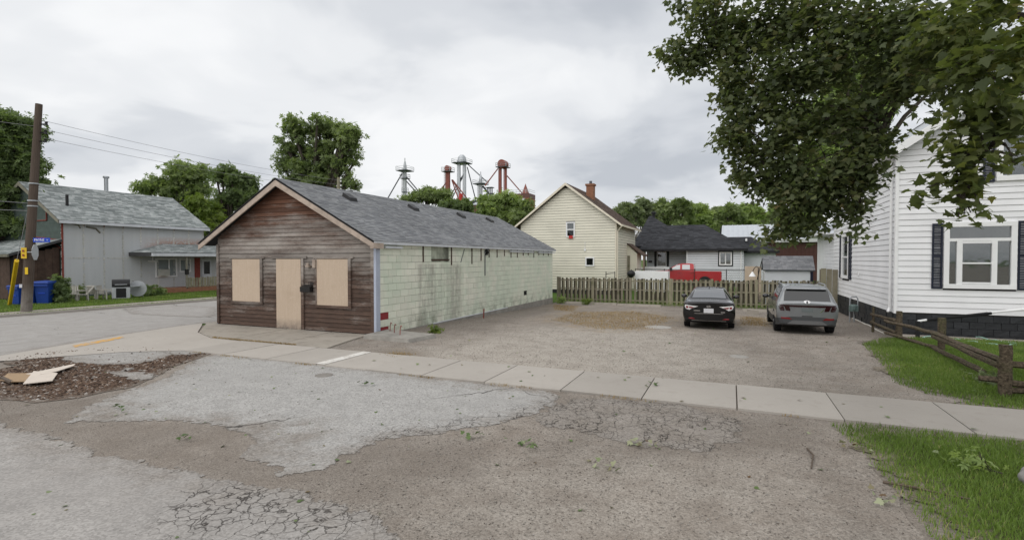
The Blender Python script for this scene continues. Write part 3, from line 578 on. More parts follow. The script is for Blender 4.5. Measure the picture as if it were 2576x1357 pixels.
# ------------------------------------------------------------------ the boarded-up shop
SL, SR, SF, SB = -18.1, -10.65, 13.6, 31.5; RID = -14.7; RZ = 5.36; EZ = 3.12; RF, RBK = 13.28, 31.75
EL, ER = -18.72, -10.5
shed = thing('boarded_shop', 'low brown wooden shopfront with mint block side wall and boarded windows', 'building', ((SL + SR) / 2, SF, 0))
def rz(u): return RZ - (RZ - EZ) * (abs(u - RID) / (RID - EL) if u < RID else abs(u - RID) / (ER - RID))
MB().box(SL + .02, SF + .03, -.5, SR - .05, SB - .02, 3.05).prism([(SL + .02, SF + .03, 3.05), (SR - .05, SF + .03, 3.05), (SR - .05, SF + .03, rz(SR) - .16), (RID, SF + .03, RZ - .18), (SL + .02, SF + .03, rz(SL) - .16)], (0, SB - SF - .06, 0)).obj('core_wall', 'dark_void', shed)
MB().box(SL - .01, SF + .08, -.6, SR + .03, SB, -.0).obj('foundation', 'concrete_found', shed)
def shed_ends(z):
    if z <= rz(SL) - .14: a = SL
    else: a = RID - (RZ - .14 - z) / (RZ - EZ) * (RID - EL)
    if z <= rz(SR) - .14: b = SR - .06
    else: b = RID + (RZ - .14 - z) / (RZ - EZ) * (ER - RID)
    return (max(a, SL), min(b, SR - .06))
siding(shed, 'board', 'brown_board', 'u', SF + .03, -1, .03, RZ - .16, .148, shed_ends, th=.03, jit=.6, gap=.008)
MB().box(SL - .03, SF - .04, .05, SL + .09, SF + .1, 3.05).obj('corner_board', 'brown_board', shed)
MB().box(SR - .2, SF - .035, .02, SR - .06, SF + .02, 3.0).obj('corner_board', 'brown_board', shed)
MB().box(SR - .058, SF - .05, .0, SR + .035, SF + .16, 3.0).obj('corner_trim', 'trim_blue', shed)
MB().box(SL - .05, SF - .02, .02, SL - .031, SF + .12, 3.0).obj('corner_trim', 'trim_blue', shed)
for a0, a1, z0, z1 in ((-17.28, -15.84, .93, 2.5), (-13.14, -11.78, .92, 2.5)):
    m = MB(); m.abox('u', SF, -1, a0 - .07, a1 + .13, -.03, .05, z0 - .09, z0 - .001); m.abox('u', SF, -1, a0 - .05, a0 - .001, -.03, .046, z0, z1 + .02); m.abox('u', SF, -1, a1 + .001, a1 + .12, -.03, .05, z0, z1 + .02); m.abox('u', SF, -1, a0 - .14, a1 + .22, -.03, .056, z1 + .021, z1 + .07)
    fr = m.obj('window_frame', 'brown_board', shed)
    MB().abox('u', SF, -1, a0, a1, -.02, .035, z0, z1).obj('plywood_board', 'plywood', fr)
MB().abox('u', SF, -1, -15.02, -13.86, -.02, .05, .03, 2.5).obj('plywood_door', 'plywood', shed)
MB().abox('u', SF, -1, -13.85, -13.74, -.03, .045, .03, 2.52).obj('door_jamb', 'brown_board', shed)
MB().abox('u', SF, -1, -15.25, -13.6, -.03, .05, 2.521, 2.6).obj('door_head', 'brown_board', shed)
p0 = Vp(763, 715, SF); p1 = Vp(791, 734, SF)
mb_ = MB().prism([(p0.x, SF, p1.z), (p0.x, SF - .16, p1.z), (p0.x, SF - .17, p0.z - .08), (p0.x, SF, p0.z)], (p1.x - p0.x - .06, 0, 0)).obj('mailbox', 'mailbox', shed)
tm = text_mesh('house_number', '186', .17, 'black_metal'); o = piece('house_number', tm, shed, (-13.42, SF - .034, 1.66)); o.rotation_euler = (R(90), 0, 0)
MB().box(-13.58, SF - .12, 2.22, -13.42, SF, 2.28).tube([(-13.5, SF - .07, 2.28), (-13.5, SF - .07, 2.36)], .05).obj('porch_lamp', 'fascia_beige', shed); MB().box(-13.28, SF - .1, 2.2, -13.16, SF, 2.48).obj('junction_box', 'fascia_beige', shed)
# concrete blocks of the side wall: the first 300 apart, the rest as one
BL, BH = .46, .2385; bm_ = MB().box(-.02, .006, .006, .012, BL - .006, BH - .006).obj('block', 'mint_block'); bme = bm_.data; bpy.data.objects.remove(bm_)
bred = bme.copy(); bred.materials.clear(); bred.materials.append(M['red_block'])
rest = MB(); blocks = []
holes = [(16.93, 18.26, 2.5, 3.0), (26.5, 26.97, .44, .72)]
for r_ in range(13):
    z = r_ * BH; v = SF + .16 - (BL / 2 if r_ % 2 else 0)
    while v < SB - .02:
        a, b = max(v, SF + .16), min(v + BL, SB - .02); v += BL
        segs = [(a, b)]
        for h in holes:
            if h[2] < z + BH / 2 < h[3]:
                ns = []
                for p, q in segs:
                    if h[1] <= p or h[0] >= q: ns.append((p, q)); continue
                    if h[0] - p > .04: ns.append((p, h[0]))
                    if q - h[1] > .04: ns.append((h[1], q))
                segs = ns
        for p, q in segs:
            if q - p > .05: blocks.append((p, q, z, r_))
blocks.sort(key=lambda b: b[0])
bw = MB().box(SR - .06, SF + .15, .0, SR - .012, SB - .01, 3.08).obj('block_wall', 'mint_joint', shed)
nb = 0
for a, b, z, r_ in blocks:
    zt = min(z + BH, 3.09); pr = random.uniform(-.003, .004)
    if nb < 298:
        piece('block', bred if (a < SF + .5 and r_ in (0, 2)) else bme, bw, (SR + pr - (.0 if r_ not in (0, 2) or a > SF + .5 else -.004), a, z), (1, (b - a) / BL, (zt - z) / BH)); nb += 1
    else: rest.box(SR - .02, a + .006, z + .006, SR + .012 + pr, b - .006, zt - .006)
o = rest.obj('far_block', 'mint_block', bw); o['kind'] = 'stuff'
MB().box(SR - .35, 16.93, 2.5, SR - .3, 18.26, 3.05).obj('opening_back', 'dark_void', bw); MB().box(SR - .3, 17.78, 2.5, SR - .1, 17.86, 3.05).obj('opening_post', 'barn_wood', bw); MB().box(SR - .3, 16.9, 2.44, SR + .02, 18.3, 2.5).obj('opening_sill', 'barn_wood', bw)
MB().box(SR - .05, 26.5, .45, SR - .004, 26.97, .72).obj('vent_hole', 'dark_void', bw)
MB().box(SR + .005, 17.0, -.015, SR + .04, 24.2, .02).obj('drip_board', 'fascia_white', shed)
for v, zb in ((16.34, 2.39), (18.45, 2.25), (20.26, 2.28), (21.17, 2.42), (22.02, 2.57), (22.92, 2.57), (23.81, 2.65), (24.66, 2.57), (25.53, 2.58), (26.37, 2.69), (27.13, 2.7), (28.03, 2.58), (28.87, 2.71), (29.71, 2.72), (30.63, 2.69)):
    MB().box(SR + .01, v - .03, zb, SR + .04, v + .03, 3.02).obj('furring_strip', 'barn_wood', shed)
MB().tube([(SR + .03, 21.57, 2.9), (SR + .03, 21.57, 1.72)], .025).obj('conduit', 'dark_steel', shed)
m = MB()
for k in range(4): m.tube([(SR + .02, 21.6 + .12 * (k % 2), 2.72 + .08 * k), (SR + .16, 21.62 + .12 * (k % 2), 2.74 + .08 * k)], .05)
m.obj('service_bracket', 'black_metal', shed)
MB().tube([(SR + .025, 19.57, 2.93), (SR + .025, 19.24, 2.36)], .014).obj('conduit', 'dark_steel', shed)
# eave boards and loose soffit pieces
MB().box(SR - .06, RF + .02, 2.98, ER + .015, RBK - .02, 3.10).obj('eave_fascia', 'fascia_white', shed)
for a, b in ((13.95, 14.9), (24.4, 26.3), (26.35, 27.8), (28.6, 30.1), (30.15, 31.6)): MB().box(SR + .03, a, 2.86, SR + .12, b, 2.93).obj('soffit_strip', 'fascia_white', shed)
roof = MB().prism([(ER, RF, EZ - .03), (RID, RF, RZ - .03), (EL, RF, EZ - .03), (EL, RF, EZ - .1), (RID, RF, RZ - .12), (ER, RF, EZ - .1)], (0, RBK - RF, 0)).obj('roof', 'roof_edge', shed)
for q, s in ((ER, 1), (EL, -1)):
    MB().prism([(q, RF - .025, EZ - .10), (RID, RF - .025, RZ - .10), (RID, RF - .025, RZ - .30), (q, RF - .025, EZ - .27)], (0, .045, 0)).obj('rake_board', 'fascia_beige', shed)
MB().box(ER - .12, RF - .02, EZ - .28, ER + .02, RF + .5, EZ - .1).obj('rake_return', 'fascia_beige', shed)
shingles(roof, 'shingle_slate', (ER + .03, RF - .04, EZ - .04), (ER + .03, RBK, EZ - .04), (RID, RBK, RZ - .02), (RID, RF - .04, RZ - .02), exp=.14, tab=.33)
shingles(roof, 'shingle_slate', (EL - .03, RBK, EZ - .04), (EL - .03, RF - .04, EZ - .04), (RID, RF - .04, RZ - .02), (RID, RBK, RZ - .02), exp=.16, tab=.4)
for x, y in ((880, 489), (1040, 515), (1160, 537), (1232, 546)):
    c = Up(x, y, RID + .95); zz0 = rz(RID + .95); sl_ = (RZ - EZ) / (ER - RID)
    b = MB(); q = [(-.2, -.22), (.2, -.22), (.2, .22), (-.2, .22)]
    b.hexa([(RID + .95 + a, c.y + d, zz0 - a * sl_ - .02) for a, d in q] + [(RID + .95 + a * .85, c.y + d * .9, zz0 - a * sl_ + .13) for a, d in q]); b.obj('roof_vent', 'black_metal', roof)
# moss-grown slab with stubs of reinforcing bar at the corner
cs = thing('concrete_stub', 'mossy broken concrete slab with rusty bars beside the mint wall corner', 'slab', (-9.6, 13.4, 0))
MB().hexa([(-10.6, 12.85, -.1), (-8.75, 12.7, -.1), (-8.55, 14.0, -.1), (-10.58, 14.15, -.1), (-10.58, 12.9, .13), (-8.85, 12.78, .11), (-8.65, 13.95, .12), (-10.58, 14.1, .15)]).obj('slab_block', 'concrete_found', cs)
for x, y in ((-10.3, 13.85), (-9.95, 13.6), (-9.55, 13.35)): MB().tube([(x, y, .1), (x + .01, y, .3), (x + .05, y - .02, .42), (x + .09, y - .02, .38)], .013, 6).obj('rebar', 'rust_red', cs)
tag(MB().tube([(-10.1, 20.35, gz(-10.1, 20.3) - .1), (-10.05, 20.3, .3)], .03, 6).obj('stake', 'rust_red'), 'short rusty stake leaning by the foot of the mint wall', 'stake')
# ------------------------------------------------------------------ picket fence at the back of the lot
FV = 33.0
fence = thing('picket_fence', 'weathered greenish shadowbox picket fence behind the parked cars', 'fence', (-3, FV, gz(-3, FV)))
FL_, FR_ = -10.75, 4.6; g0 = gz(0, FV)
for u in np.arange(FL_, FR_ + .1, 2.42):
    MB().box(u - .07, FV - .07, g0 - .1, u + .07, FV + .07, g0 + 1.66).obj('post', 'fence_wood', fence)
for zb in (.18, .86, 1.42):
    for u in np.arange(FL_, FR_ - 1, 2.42): MB().box(u + .071, FV - .046, g0 + zb, min(u + 2.42 - .071, FR_), FV + .046, g0 + zb + .07).obj('rail', 'fence_wood', fence)
pk = MB().hexa([(-.07, -.011, 0), (.07, -.011, 0), (.07, .011, 0), (-.07, .011, 0), (-.068, -.011, 1.58), (.068, -.011, 1.58), (.068, .011, 1.58), (-.068, .011, 1.58)]).obj('picket', 'fence_wood'); pkm = pk.data; bpy.data.objects.remove(pk)
pd = MB().prism([(-.07, -.011, 0), (.07, -.011, 0), (.07, -.011, 1.53), (.045, -.011, 1.58), (-.045, -.011, 1.58), (-.07, -.011, 1.53)], (0, .022, 0)).obj('picket', 'fence_wood'); pdm = pd.data; bpy.data.objects.remove(pd)
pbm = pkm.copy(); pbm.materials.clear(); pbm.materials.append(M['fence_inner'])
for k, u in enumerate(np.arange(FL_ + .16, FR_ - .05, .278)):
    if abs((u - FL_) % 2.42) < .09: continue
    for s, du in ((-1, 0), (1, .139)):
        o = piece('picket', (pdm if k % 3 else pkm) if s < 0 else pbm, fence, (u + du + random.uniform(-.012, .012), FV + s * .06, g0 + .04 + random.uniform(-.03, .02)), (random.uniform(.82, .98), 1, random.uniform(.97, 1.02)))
        o.rotation_euler = (0, R(random.uniform(-1.1, 1.1)), 0)
# taller grey boards by the white house
bf = thing('board_screen', 'tall weathered grey board screen beside the white house', 'fence', (4.95, 32.4, gz(4.9, 32.4)))
for k in range(3): MB().box(4.5 + k * .27, 32.35, g0 - .1, 4.5 + k * .27 + .25, 32.39, g0 + 2.35 - .03 * k).obj('board', 'fence_wood', bf)
MB().box(4.45, 32.4, g0 - .1, 4.58, 32.5, g0 + 2.3).obj('post', 'fence_wood', bf)
# wheel stops
for i, (a, b, w_) in enumerate((((1405, 763), (1543, 770), .11), ((1548, 770), (1660, 773), .11), ((1868, 783), (1935, 788), .13))):
    A, B = T(*a), T(*b); A.y = B.y = 31.6 - .25 * i if i < 2 else 30.6; d = (B - A); L = d.length; m = MB()
    m.prism([(-L / 2, -.13, 0), (-L / 2, .13, 0), (-L / 2, .07, .14), (-L / 2, -.07, .14)], (L, 0, 0)); c = (A + B) / 2; c.z = gz(c.x, c.y) - .005
    o = m.obj('wheel_stop', 'concrete_old', None, off=None); o.location = c
    tag(o, ['pale concrete wheel stop nearest the mint wall', 'pale concrete wheel stop by the middle of the picket fence', 'pale concrete wheel stop between the two parked cars'][i], 'wheel stop', 'wheel stops along the fence')
o = MB().hexa([(-.3, -.2, 0), (.3, -.18, 0), (.28, .2, 0), (-.3, .2, 0), (-.26, -.16, .26), (.24, -.15, .23), (.22, .16, .25), (-.25, .16, .27)]).obj('kerb_block', 'concrete_old'); c = T(1893, 790); o.location = c; tag(o, 'squat concrete block standing between the black and silver cars', 'block')
KS = 2575 / 2706
def Z5(x, y): return ((1340 + x / 2.862) * KS, (450 + y / 2.862) * KS)
# ------------------------------------------------------------------ white house at the right
WU, WV, WB, WR = 5.34, 22.0, 34.0, 13.9; WZ0, WE = .62, 6.35
wh = thing('white_house', 'tall white clapboard house with navy shutters at right', 'house', (9.6, WV, gz(9, WV)))
SLP = .68; RM = (WU + WR) / 2; EU = WU - .38; EZW = 6.42; RZW = EZW + (RM - EU) * SLP
gw = gz(6, 22)
MB().box(WU + .03, WV + .03, WZ0 - .1, WR, 24.9, WE).prism([(WU + .03, WV + .03, WE), (WR, WV + .03, WE), (RM, WV + .03, WE + (WR - WU) / 2 * SLP)], (0, 2.9, 0)).box(WU + .03, 24.9, WZ0 - .1, WR, WB - .03, WE).obj('inner_wall', 'interior', wh)
def wh_ends(z):
    if z < WE: return (WU, WR)
    d = (z - WE) / SLP; return (WU + d + .0, WR - d)
hf = [(6.68, 8.62, 1.5, 3.74), (8.03, 9.8, 5.08, 6.9)]
siding(wh, 'clapboard', 'siding_white', 'u', WV + .02, -1, WZ0, WE + 2.7, .203, wh_ends, hf, th=.035, gap=.009)
siding(wh, 'clapboard', 'siding_white', 'v', WU + .02, -1, WZ0 - .03, WE, .203, lambda z: (WV + .02, WB), [(29.7, 31.5, 1.5, 3.8)], th=.035, gap=.009)
MB().box(WU - .035, WV - .035, WZ0 - .04, WU + .06, WV + .012, WE - .05).box(WU - .035, WV + .012, WZ0 - .04, WU + .012, WV + .10, WE - .05).obj('corner_post', 'trim_white', wh)
MB().tube([(WU - .08, WV + .32, 6.1), (WU - .08, WV + .32, .75), (WU - .16, WV + .22, .6)], .045, 8).obj('downspout', 'trim_white', wh)
# dark split-face stone footing, course by course
fs = MB().box(WU + .06, WV + .06, gw - .5, WR, WB, WZ0 - .06).obj('footing', 'black_stone', wh)
for r_ in range(4):
    z0 = gw - .14 + r_ * .225; z1 = min(z0 + .215, WZ0 - .05); u = WU - .02 - (.2 if r_ % 2 else 0)
    while u < 12:
        L_ = .42; a = max(u, WU - .02); o = MB().hexa([(a, WV + .07, z0), (u + L_ - .012, WV + .07, z0), (u + L_ - .012, WV - .0 - random.uniform(0, .03), z0), (a, WV - random.uniform(0, .03), z0)][::-1] + [(a, WV + .07, z1), (u + L_ - .012, WV + .07, z1), (u + L_ - .012, WV - random.uniform(0, .03), z1), (a, WV - random.uniform(0, .03), z1)][::-1]).obj('stone', 'black_stone', fs); u += L_
    v = WV + (.2 if r_ % 2 else 0)
    while v < WB - .1:
        e = random.uniform(0, .03); MB().box(WU - .0 - e, v, z0, WU + .07, v + .4, z1).obj('stone', 'black_stone', fs); v += .412
roof = MB().prism([(EU, 0, EZW), (RM, 0, RZW), (2 * RM - EU, 0, EZW), (2 * RM - EU, 0, EZW - .2), (RM, 0, RZW - .24), (EU, 0, EZW - .2)], (0, WB + .4 - 21.55, 0))
roof.v = [(x, y + 21.55, z) for x, y, z in roof.v]; roof = roof.obj('roof', 'metal_roof', wh)
shingles(roof, 'shingle_pale', (EU - .02, WB + .4, EZW), (EU - .02, 21.5, EZW), (RM, 21.5, RZW), (RM, WB + .4, RZW), exp=.2, tab=.5)
for s in (-1, 1):
    q = RM + s * (RM - EU); MB().prism([(q, 21.52, EZW - .18), (RM, 21.52, RZW - .2), (RM, 21.52, RZW - .48), (q - s * .3, 21.52, EZW - .28)], (0, .05, 0)).obj('rake_board', 'trim_white', wh)
MB().box(EU, 21.6, EZW - .26, WU, WB + .3, EZW - .2).box(EU - .1, 21.6, EZW - .2, EU, WB + .4, EZW - .06).obj('soffit', 'trim_white', wh)
# front window: wide, with a transom and side lights
window(wh, 'u', WV, -1, 6.68, 8.6, 1.5, 3.74, .15, bars=[(7.11, .15, 1.65, 3.1), (8.03, .14, 1.65, 3.1)], hbars=[(3.15, .1), (2.36, .05, 7.19, 7.96), (1.69, .06, 7.19, 7.96), (3.06, .07, 7.19, 7.96)], d=.08, depth=.8, blind=(3.2, 3.6, 'blind'))
m = MB(); m.abox('u', WV, -1, 6.85, 8.4, -.6, -.58, 1.65, 2.4); m.obj('reflection_panel', 'reflection_red', wh)  # dark red panel behind the glass, coloured as the lower half's reflection
MB().abox('u', WV, -1, 6.85, 8.4, -.5, -.48, 2.4, 3.1).obj('reflection_panel', 'curtain_reflection_pale', wh)  # grey panel painted as the reflection in the upper half
window(wh, 'u', WV, -1, 8.03, 9.8, 5.08, 6.8, .17, hbars=[(5.95, .06)], d=.08, depth=.5, blind=(5.4, 6.6, 'curtain_reflection_pale'))
window(wh, 'v', WU, -1, 29.75, 31.45, 1.52, 3.78, .15, hbars=[(2.6, .06), (3.3, .05)], d=.07, depth=.5, blind=(1.7, 3.6, 'curtain_reflection_pale'))
def shutter(ax, pl, out, a0, a1, z0, z1):
    m = MB(); m.abox(ax, pl, out, a0, a0 + .05, .0, .055, z0, z1); m.abox(ax, pl, out, a1 - .05, a1, .0, .055, z0, z1)
    for z in (z0, (z0 + z1) / 2 - .04, z1 - .07): m.abox(ax, pl, out, a0 + .05, a1 - .05, 0, .05, z, z + .07)
    o = m.obj('shutter', 'shutter_navy', wh); s = MB(); z = z0 + .09
    while z < z1 - .1: s.abox(ax, pl, out, a0 + .05, a1 - .05, .005, .03, z, z + .035); z += .055
    q = s.obj('louvre', 'shutter_navy', o); q['kind'] = 'stuff'
shutter('u', WV, -1, 6.36, 6.655, 1.48, 3.72); shutter('u', WV, -1, 8.63, 8.93, 1.48, 3.75); shutter('u', WV, -1, 7.7, 8.0, 5.05, 6.8); shutter('v', WU, -1, 29.2, 29.7, 1.5, 3.76); shutter('v', WU, -1, 31.5, 32.0, 1.5, 3.76)
# low rear wing
MB().box(WU + .13, WB, -.3, 11, 41, 4.0).obj('wing_wall', 'siding_white', wh)
siding(wh, 'clapboard', 'siding_white', 'v', WU + .12, -1, WZ0 - .05, 3.95, .205, lambda z: (WB + .01, 38), th=.03)
wr = MB().prism([(WU - .45, WB + .02, 4.12), (9, WB + .02, 5.6), (9, WB + .02, 5.4), (WU - .45, WB + .02, 3.98)], (0, 7.2, 0)).obj('wing_roof', 'metal_roof', wh)
MB().box(WU - .55, WB + .03, 3.95, WU - .45, 41, 4.08).box(WU - .45, WB + .03, 3.92, WU + .1, 41, 3.97).obj('wing_eave', 'trim_white', wh)
MB().tube([(WU - .05, 33.7, 5.9), (WU - .05, 33.7, 4.2)], .03).obj('service_pipe', 'galv', wh)
MB().box(WU - .05, 27.6, 1.75, WU + .0, 27.75, 1.95).obj('outlet_box', 'trim_white', wh); MB().box(WU - .04, 22.6, 1.1, WU, 22.75, 1.45).obj('outlet_box', 'trim_white', wh)
# gas meter on its pipes
c = Vector((4.95, 26.6, gz(5, 26.6)))
gm = thing('gas_meter', 'grey green gas meter on bent pipes against the dark footing', 'meter', c)
MB().lathe([(.0, -.12), (.13, -.12), (.17, -.06), (.17, .1), (.12, .16), (0, .16)], (c.x, c.y, c.z + .62), 'z', 14).box(c.x - .16, c.y - .13, c.z + .48, c.x + .16, c.y + .02, c.z + .74).obj('meter_body', 'meter_green', gm)
MB().tube([(c.x - .13, c.y, c.z - .05), (c.x - .13, c.y, c.z + 1.05), (c.x - .06, c.y, c.z + 1.12), (c.x + .1, c.y, c.z + 1.12), (c.x + .16, c.y, c.z + 1.05), (c.x + .16, c.y, c.z + .7)], .03, 8).obj('riser_pipe', 'galv', gm)
MB().tube([(c.x + .05, c.y + .1, c.z - .05), (c.x + .05, c.y + .1, c.z + .55)], .03, 8).obj('outlet_pipe', 'galv', gm)
# downspout extension and hose
ds = thing('drain_pipe', 'black and white drain pipe lying slanted along the dark footing', 'pipe', (9, 21.3, gz(9, 21)))
A, B, Cc, D_ = Vp(2308, 807, 21.0), Vp(2330, 804, 21.1), Vp(2492, 787, 21.6), Vp(2600, 775, 21.75)
MB().tube([B, Cc], .05, 8).obj('pipe_sleeve', 'rubber', ds); MB().tube([Cc + Vector((-.1, 0, .01)), D_, D_ + Vector((1, 0, .1))], .04, 8).obj('pipe_run', 'trim_white', ds); MB().tube([A, B], .035, 8).obj('pipe_tip', 'trim_white', ds)
MB().box(A.x - .05, A.y - .05, gz(A.x, A.y) - .02, A.x + .05, A.y + .05, A.z).obj('pipe_foot', 'black_metal', ds)
hp = [T(2320, 852), T(2370, 846), T(2420, 840), T(2455, 850), T(2500, 858), T(2560, 868), T(2530, 874), T(2450, 862), T(2400, 855), T(2360, 858)]
hz = []
for i in range(len(hp) - 1):
    for k in range(6): hz.append(hp[i].lerp(hp[i + 1], k / 6) + Vector((0, .04 * math.sin(i * 6 + k), .045 + .02 * math.sin(i * 2.1 + k))))
tag(MB().tube(hz, .02, 6).obj('garden_hose', 'hose_green', smooth=True), 'pale green garden hose lying on gravel before the dark footing', 'hose')
rp_ = [T(2140, 800), T(2160, 806), T(2172, 815), T(2188, 818), T(2200, 830), T(2228, 840)]
tag(MB().tube([p + Vector((.05 * (-1) ** i, 0, .02)) for i, p in enumerate(rp_)], .022, 6).obj('ground_rope', 'rope_white', smooth=True), 'white edging rope snaking along the house side behind the silver car', 'rope')
# ------------------------------------------------------------------ split-rail fence
rf = thing('split_rail_fence', 'old split-rail wooden fence on the grass by the white house', 'fence', (4.8, 16.5, gz(4.8, 16.5)))
def rough(pts, r0, r1, n=7, amp=.25, seed=0, name='rail', squash=.75):
    m = MB(); pts = [Vector(p) for p in pts]; P = []
    for i in range(len(pts) - 1):
        for k in range(8): P.append(pts[i].lerp(pts[i + 1], k / 8))
    P.append(pts[-1]); P = [p + Vector((0, 0, .03 * mnoise.noise(p * 2.1 + Vector((seed, 0, 0))))) for p in P]
    m.tube(P, [r0 + (r1 - r0) * i / (len(P) - 1) for i in range(len(P))], n)
    out = []
    for i, q in enumerate(m.v):
        c = P[min(i // n, len(P) - 1)]; d = Vector(q) - c; j = i % n
        f = 1 + amp * mnoise.noise((j * 1.7 + seed, (i // n) * .22, seed)) + .12 * mnoise.noise(Vector(q) * 9)
        d = d * f; out.append(tuple(c + d))
    m.v = out; return m.obj(name, 'rail_wood', rf)
posts = [(T(2195, 835), .9, .045), (T(2260, 852), .92, .095), (T(2367, 885), .94, .10), (T(2526, 996), .95, .105)]
for i, (p, h, r) in enumerate(posts): rough([p + Vector((0, 0, -.1)), p + Vector((.01, .02, h))], r, r * .92, 8, .3, i, 'post')
p1, p2, p3, p4 = [q[0] for q in posts]
def zof(p, z): return Vector((p.x, p.y, p.z + z))
dx = Vector((-.06, 0, 0))
rough([zof(p1, .66) + dx, zof(p2, .58) + dx], .05, .06, seed=11); rough([zof(p1, .36) + dx, zof(p2, .2) + dx], .05, .06, seed=12)
rough([zof(p2, .55) + dx * 2 + Vector((-.2, .3, 0)), zof(p3, .48)], .045, .055, seed=13); rough([zof(p2, .14) + dx * 2 + Vector((-.2, .2, .03)), zof(p3, .08)], .05, .055, seed=14)
rough([zof(p3, .5) + Vector((-.12, .2, .0)), zof(p4, .62)], .065, .06, seed=15, amp=.5); rough([zof(p3, .42) + Vector((-.16, .1, .0)), zof(p4, .55) + Vector((-.08, 0, 0))], .06, .055, seed=25, amp=.5)
rough([zof(p3, .12) + Vector((-.15, .1, 0)), zof(p4, .2) + Vector((0, .1, 0)) + (p3 - p4) * .22], .06, .055, seed=16, amp=.45)
rough([zof(p4, .6) + Vector((-.1, 0, 0)), zof(p4, .55) + Vector((2.6, .15, 0))], .06, .055, seed=17); rough([zof(p4, .26), zof(p4, .2) + Vector((2.6, .15, 0))], .06, .06, seed=18); rough([zof(p4, .13), zof(p4, .1) + Vector((2.6, .15, 0))], .06, .06, seed=19); rough([zof(p4, .3) + Vector((-.34, .1, 0)), zof(p4, .26) + Vector((.1, 0, 0))], .05, .06, seed=20)
pX = Vector((p4.x + 2.6, p4.y + .15, 0)); rough([zof(pX, -.1), zof(pX, .95)], .12, .11, 8, .3, 21, 'post')
# ------------------------------------------------------------------ cream house behind the fence
CV = 38.5; C0, C1 = -15.72, -7.98; CE = 5.3; CPK = (-11.87, 8.22); CBK = Up(1597, 600, C1).y; cg = gz(-11, 38)
ch = thing('cream_house', 'two-storey cream clapboard house with brick chimney behind the picket fence', 'house', (-11.8, CV, cg))
MB().box(C0 + .05, CV + .03, cg - .2, C1 - .05, CBK, CE).prism([(C0 + .05, CV + .03, CE), (C1 - .05, CV + .03, CE), (CPK[0], CV + .03, CPK[1] - .05)], (0, CBK - CV - .05, 0)).obj('inner_wall', 'interior', ch)
MB().box(C0, CV - .03, cg - .3, C1, CBK, cg + .32).obj('footing', 'black_stone', ch)
def c_ends(z):
    if z < CE: return (C0, C1)
    k = (CPK[1] - .05 - z) / (CPK[1] - .05 - CE); return (CPK[0] - k * (CPK[0] - C0), CPK[0] + k * (C1 - CPK[0]))
wA = (*[q for q in (Vp(*Z5(447, 392), CV).x, Vp(*Z5(514, 500), CV).x)], Vp(*Z5(480, 505), CV).z, Vp(*Z5(480, 390), CV).z); wB = (Vp(*Z5(592, 655), CV).x, Vp(*Z5(660, 725), CV).x, Vp(*Z5(620, 725), CV).z, Vp(*Z5(620, 655), CV).z)
siding(ch, 'clapboard', 'siding_cream', 'u', CV + .02, -1, cg + .33, CPK[1] - .2, .205, c_ends, [wA, wB], th=.04, gap=.018)
siding(ch, 'clapboard', 'siding_cream', 'v', C1 - .02, 1, cg + .33, CE - .1, .205, lambda z: (CV + .02, CBK), [], th=.04, gap=.018)
window(ch, 'u', CV, -1, *wA, .1, hbars=[((wA[2] + wA[3]) / 2, .08)], d=.07, depth=.4); window(ch, 'u', CV, -1, *wB, .1, d=.07, depth=.3, back='interior')
MB().box((wA[0] + wA[1]) / 2 - .12, CV - .1, wA[2] - .12, (wA[0] + wA[1]) / 2 + .2, CV - .055, wA[2] + .12).obj('window_flag', 'red_bright', ch)
MB().box(C1 - .07, CV - .03, cg + .3, C1 + .03, CV + .1, CE - .05).obj('corner_post', 'trim_cream', ch)
q = Vp(*Z5(590, 600), CV); MB().box(q.x - .07, CV - .08, q.z - .1, q.x + .07, CV, q.z + .08).tube([(q.x, CV - .03, q.z), (q.x, CV - .03, q.z + .6)], .02, 6).obj('wall_lamp', 'trim_white', ch)
es = (CPK[1] - CE) / (C1 - CPK[0]); RO = .45
m = MB()
for s, ce in ((-1, C0), (1, C1)):
    q = ce + s * RO; zq = CE - RO * es * (1 if s > 0 else (C1 - CPK[0]) / (CPK[0] - C0)) + .12
    m.prism([(q, CV - .35, zq), (CPK[0], CV - .35, CPK[1] + .16), (CPK[0], CV - .35, CPK[1] + .02), (q, CV - .35, zq - .12)], (0, CBK + .4 - CV, 0))
cr = m.obj('roof', 'shingle_brown', ch)
for s, ce in ((-1, C0), (1, C1)):
    q = ce + s * RO; zq = CE - RO * es + .12
    MB().prism([(q, CV - .4, zq + .02), (CPK[0], CV - .4, CPK[1] + .18), (CPK[0], CV - .4, CPK[1] - .02), (q, CV - .4, zq - .14)], (0, .06, 0)).obj('rake_board', 'trim_cream', ch)
q = C1 + RO; zq = CE - RO * es + .13; shingles(cr, 'shingle_brown', (q, CV - .36, zq), (q, CBK + .1, zq), (CPK[0], CBK + .1, CPK[1] + .18), (CPK[0], CV - .36, CPK[1] + .18), exp=.2, tab=.4)
MB().box(q - .02, CV - .38, zq - .16, q + .08, CBK + .1, zq - .02).obj('gutter', 'trim_cream', ch)
MB().tube([(q, CV - .2, zq - .15), (C1 + .1, CV + .05, zq - .5), (C1 + .1, CV + .05, cg + .4)], .05, 6).obj('downspout', 'trim_cream', ch)
cx = -9.85; cvv = CV + 2.6; cz = CPK[1] - (cx - CPK[0]) * es
cvv = CV + 3.0; cx = Vp(*Z5(632, 180), cvv).x; cz = CPK[1] - (cx - CPK[0]) * es
chm = MB().box(cx - .3, cvv - .3, cz - .4, cx + .3, cvv + .3, cz + 1.15).obj('chimney', 'brick_orange', ch)
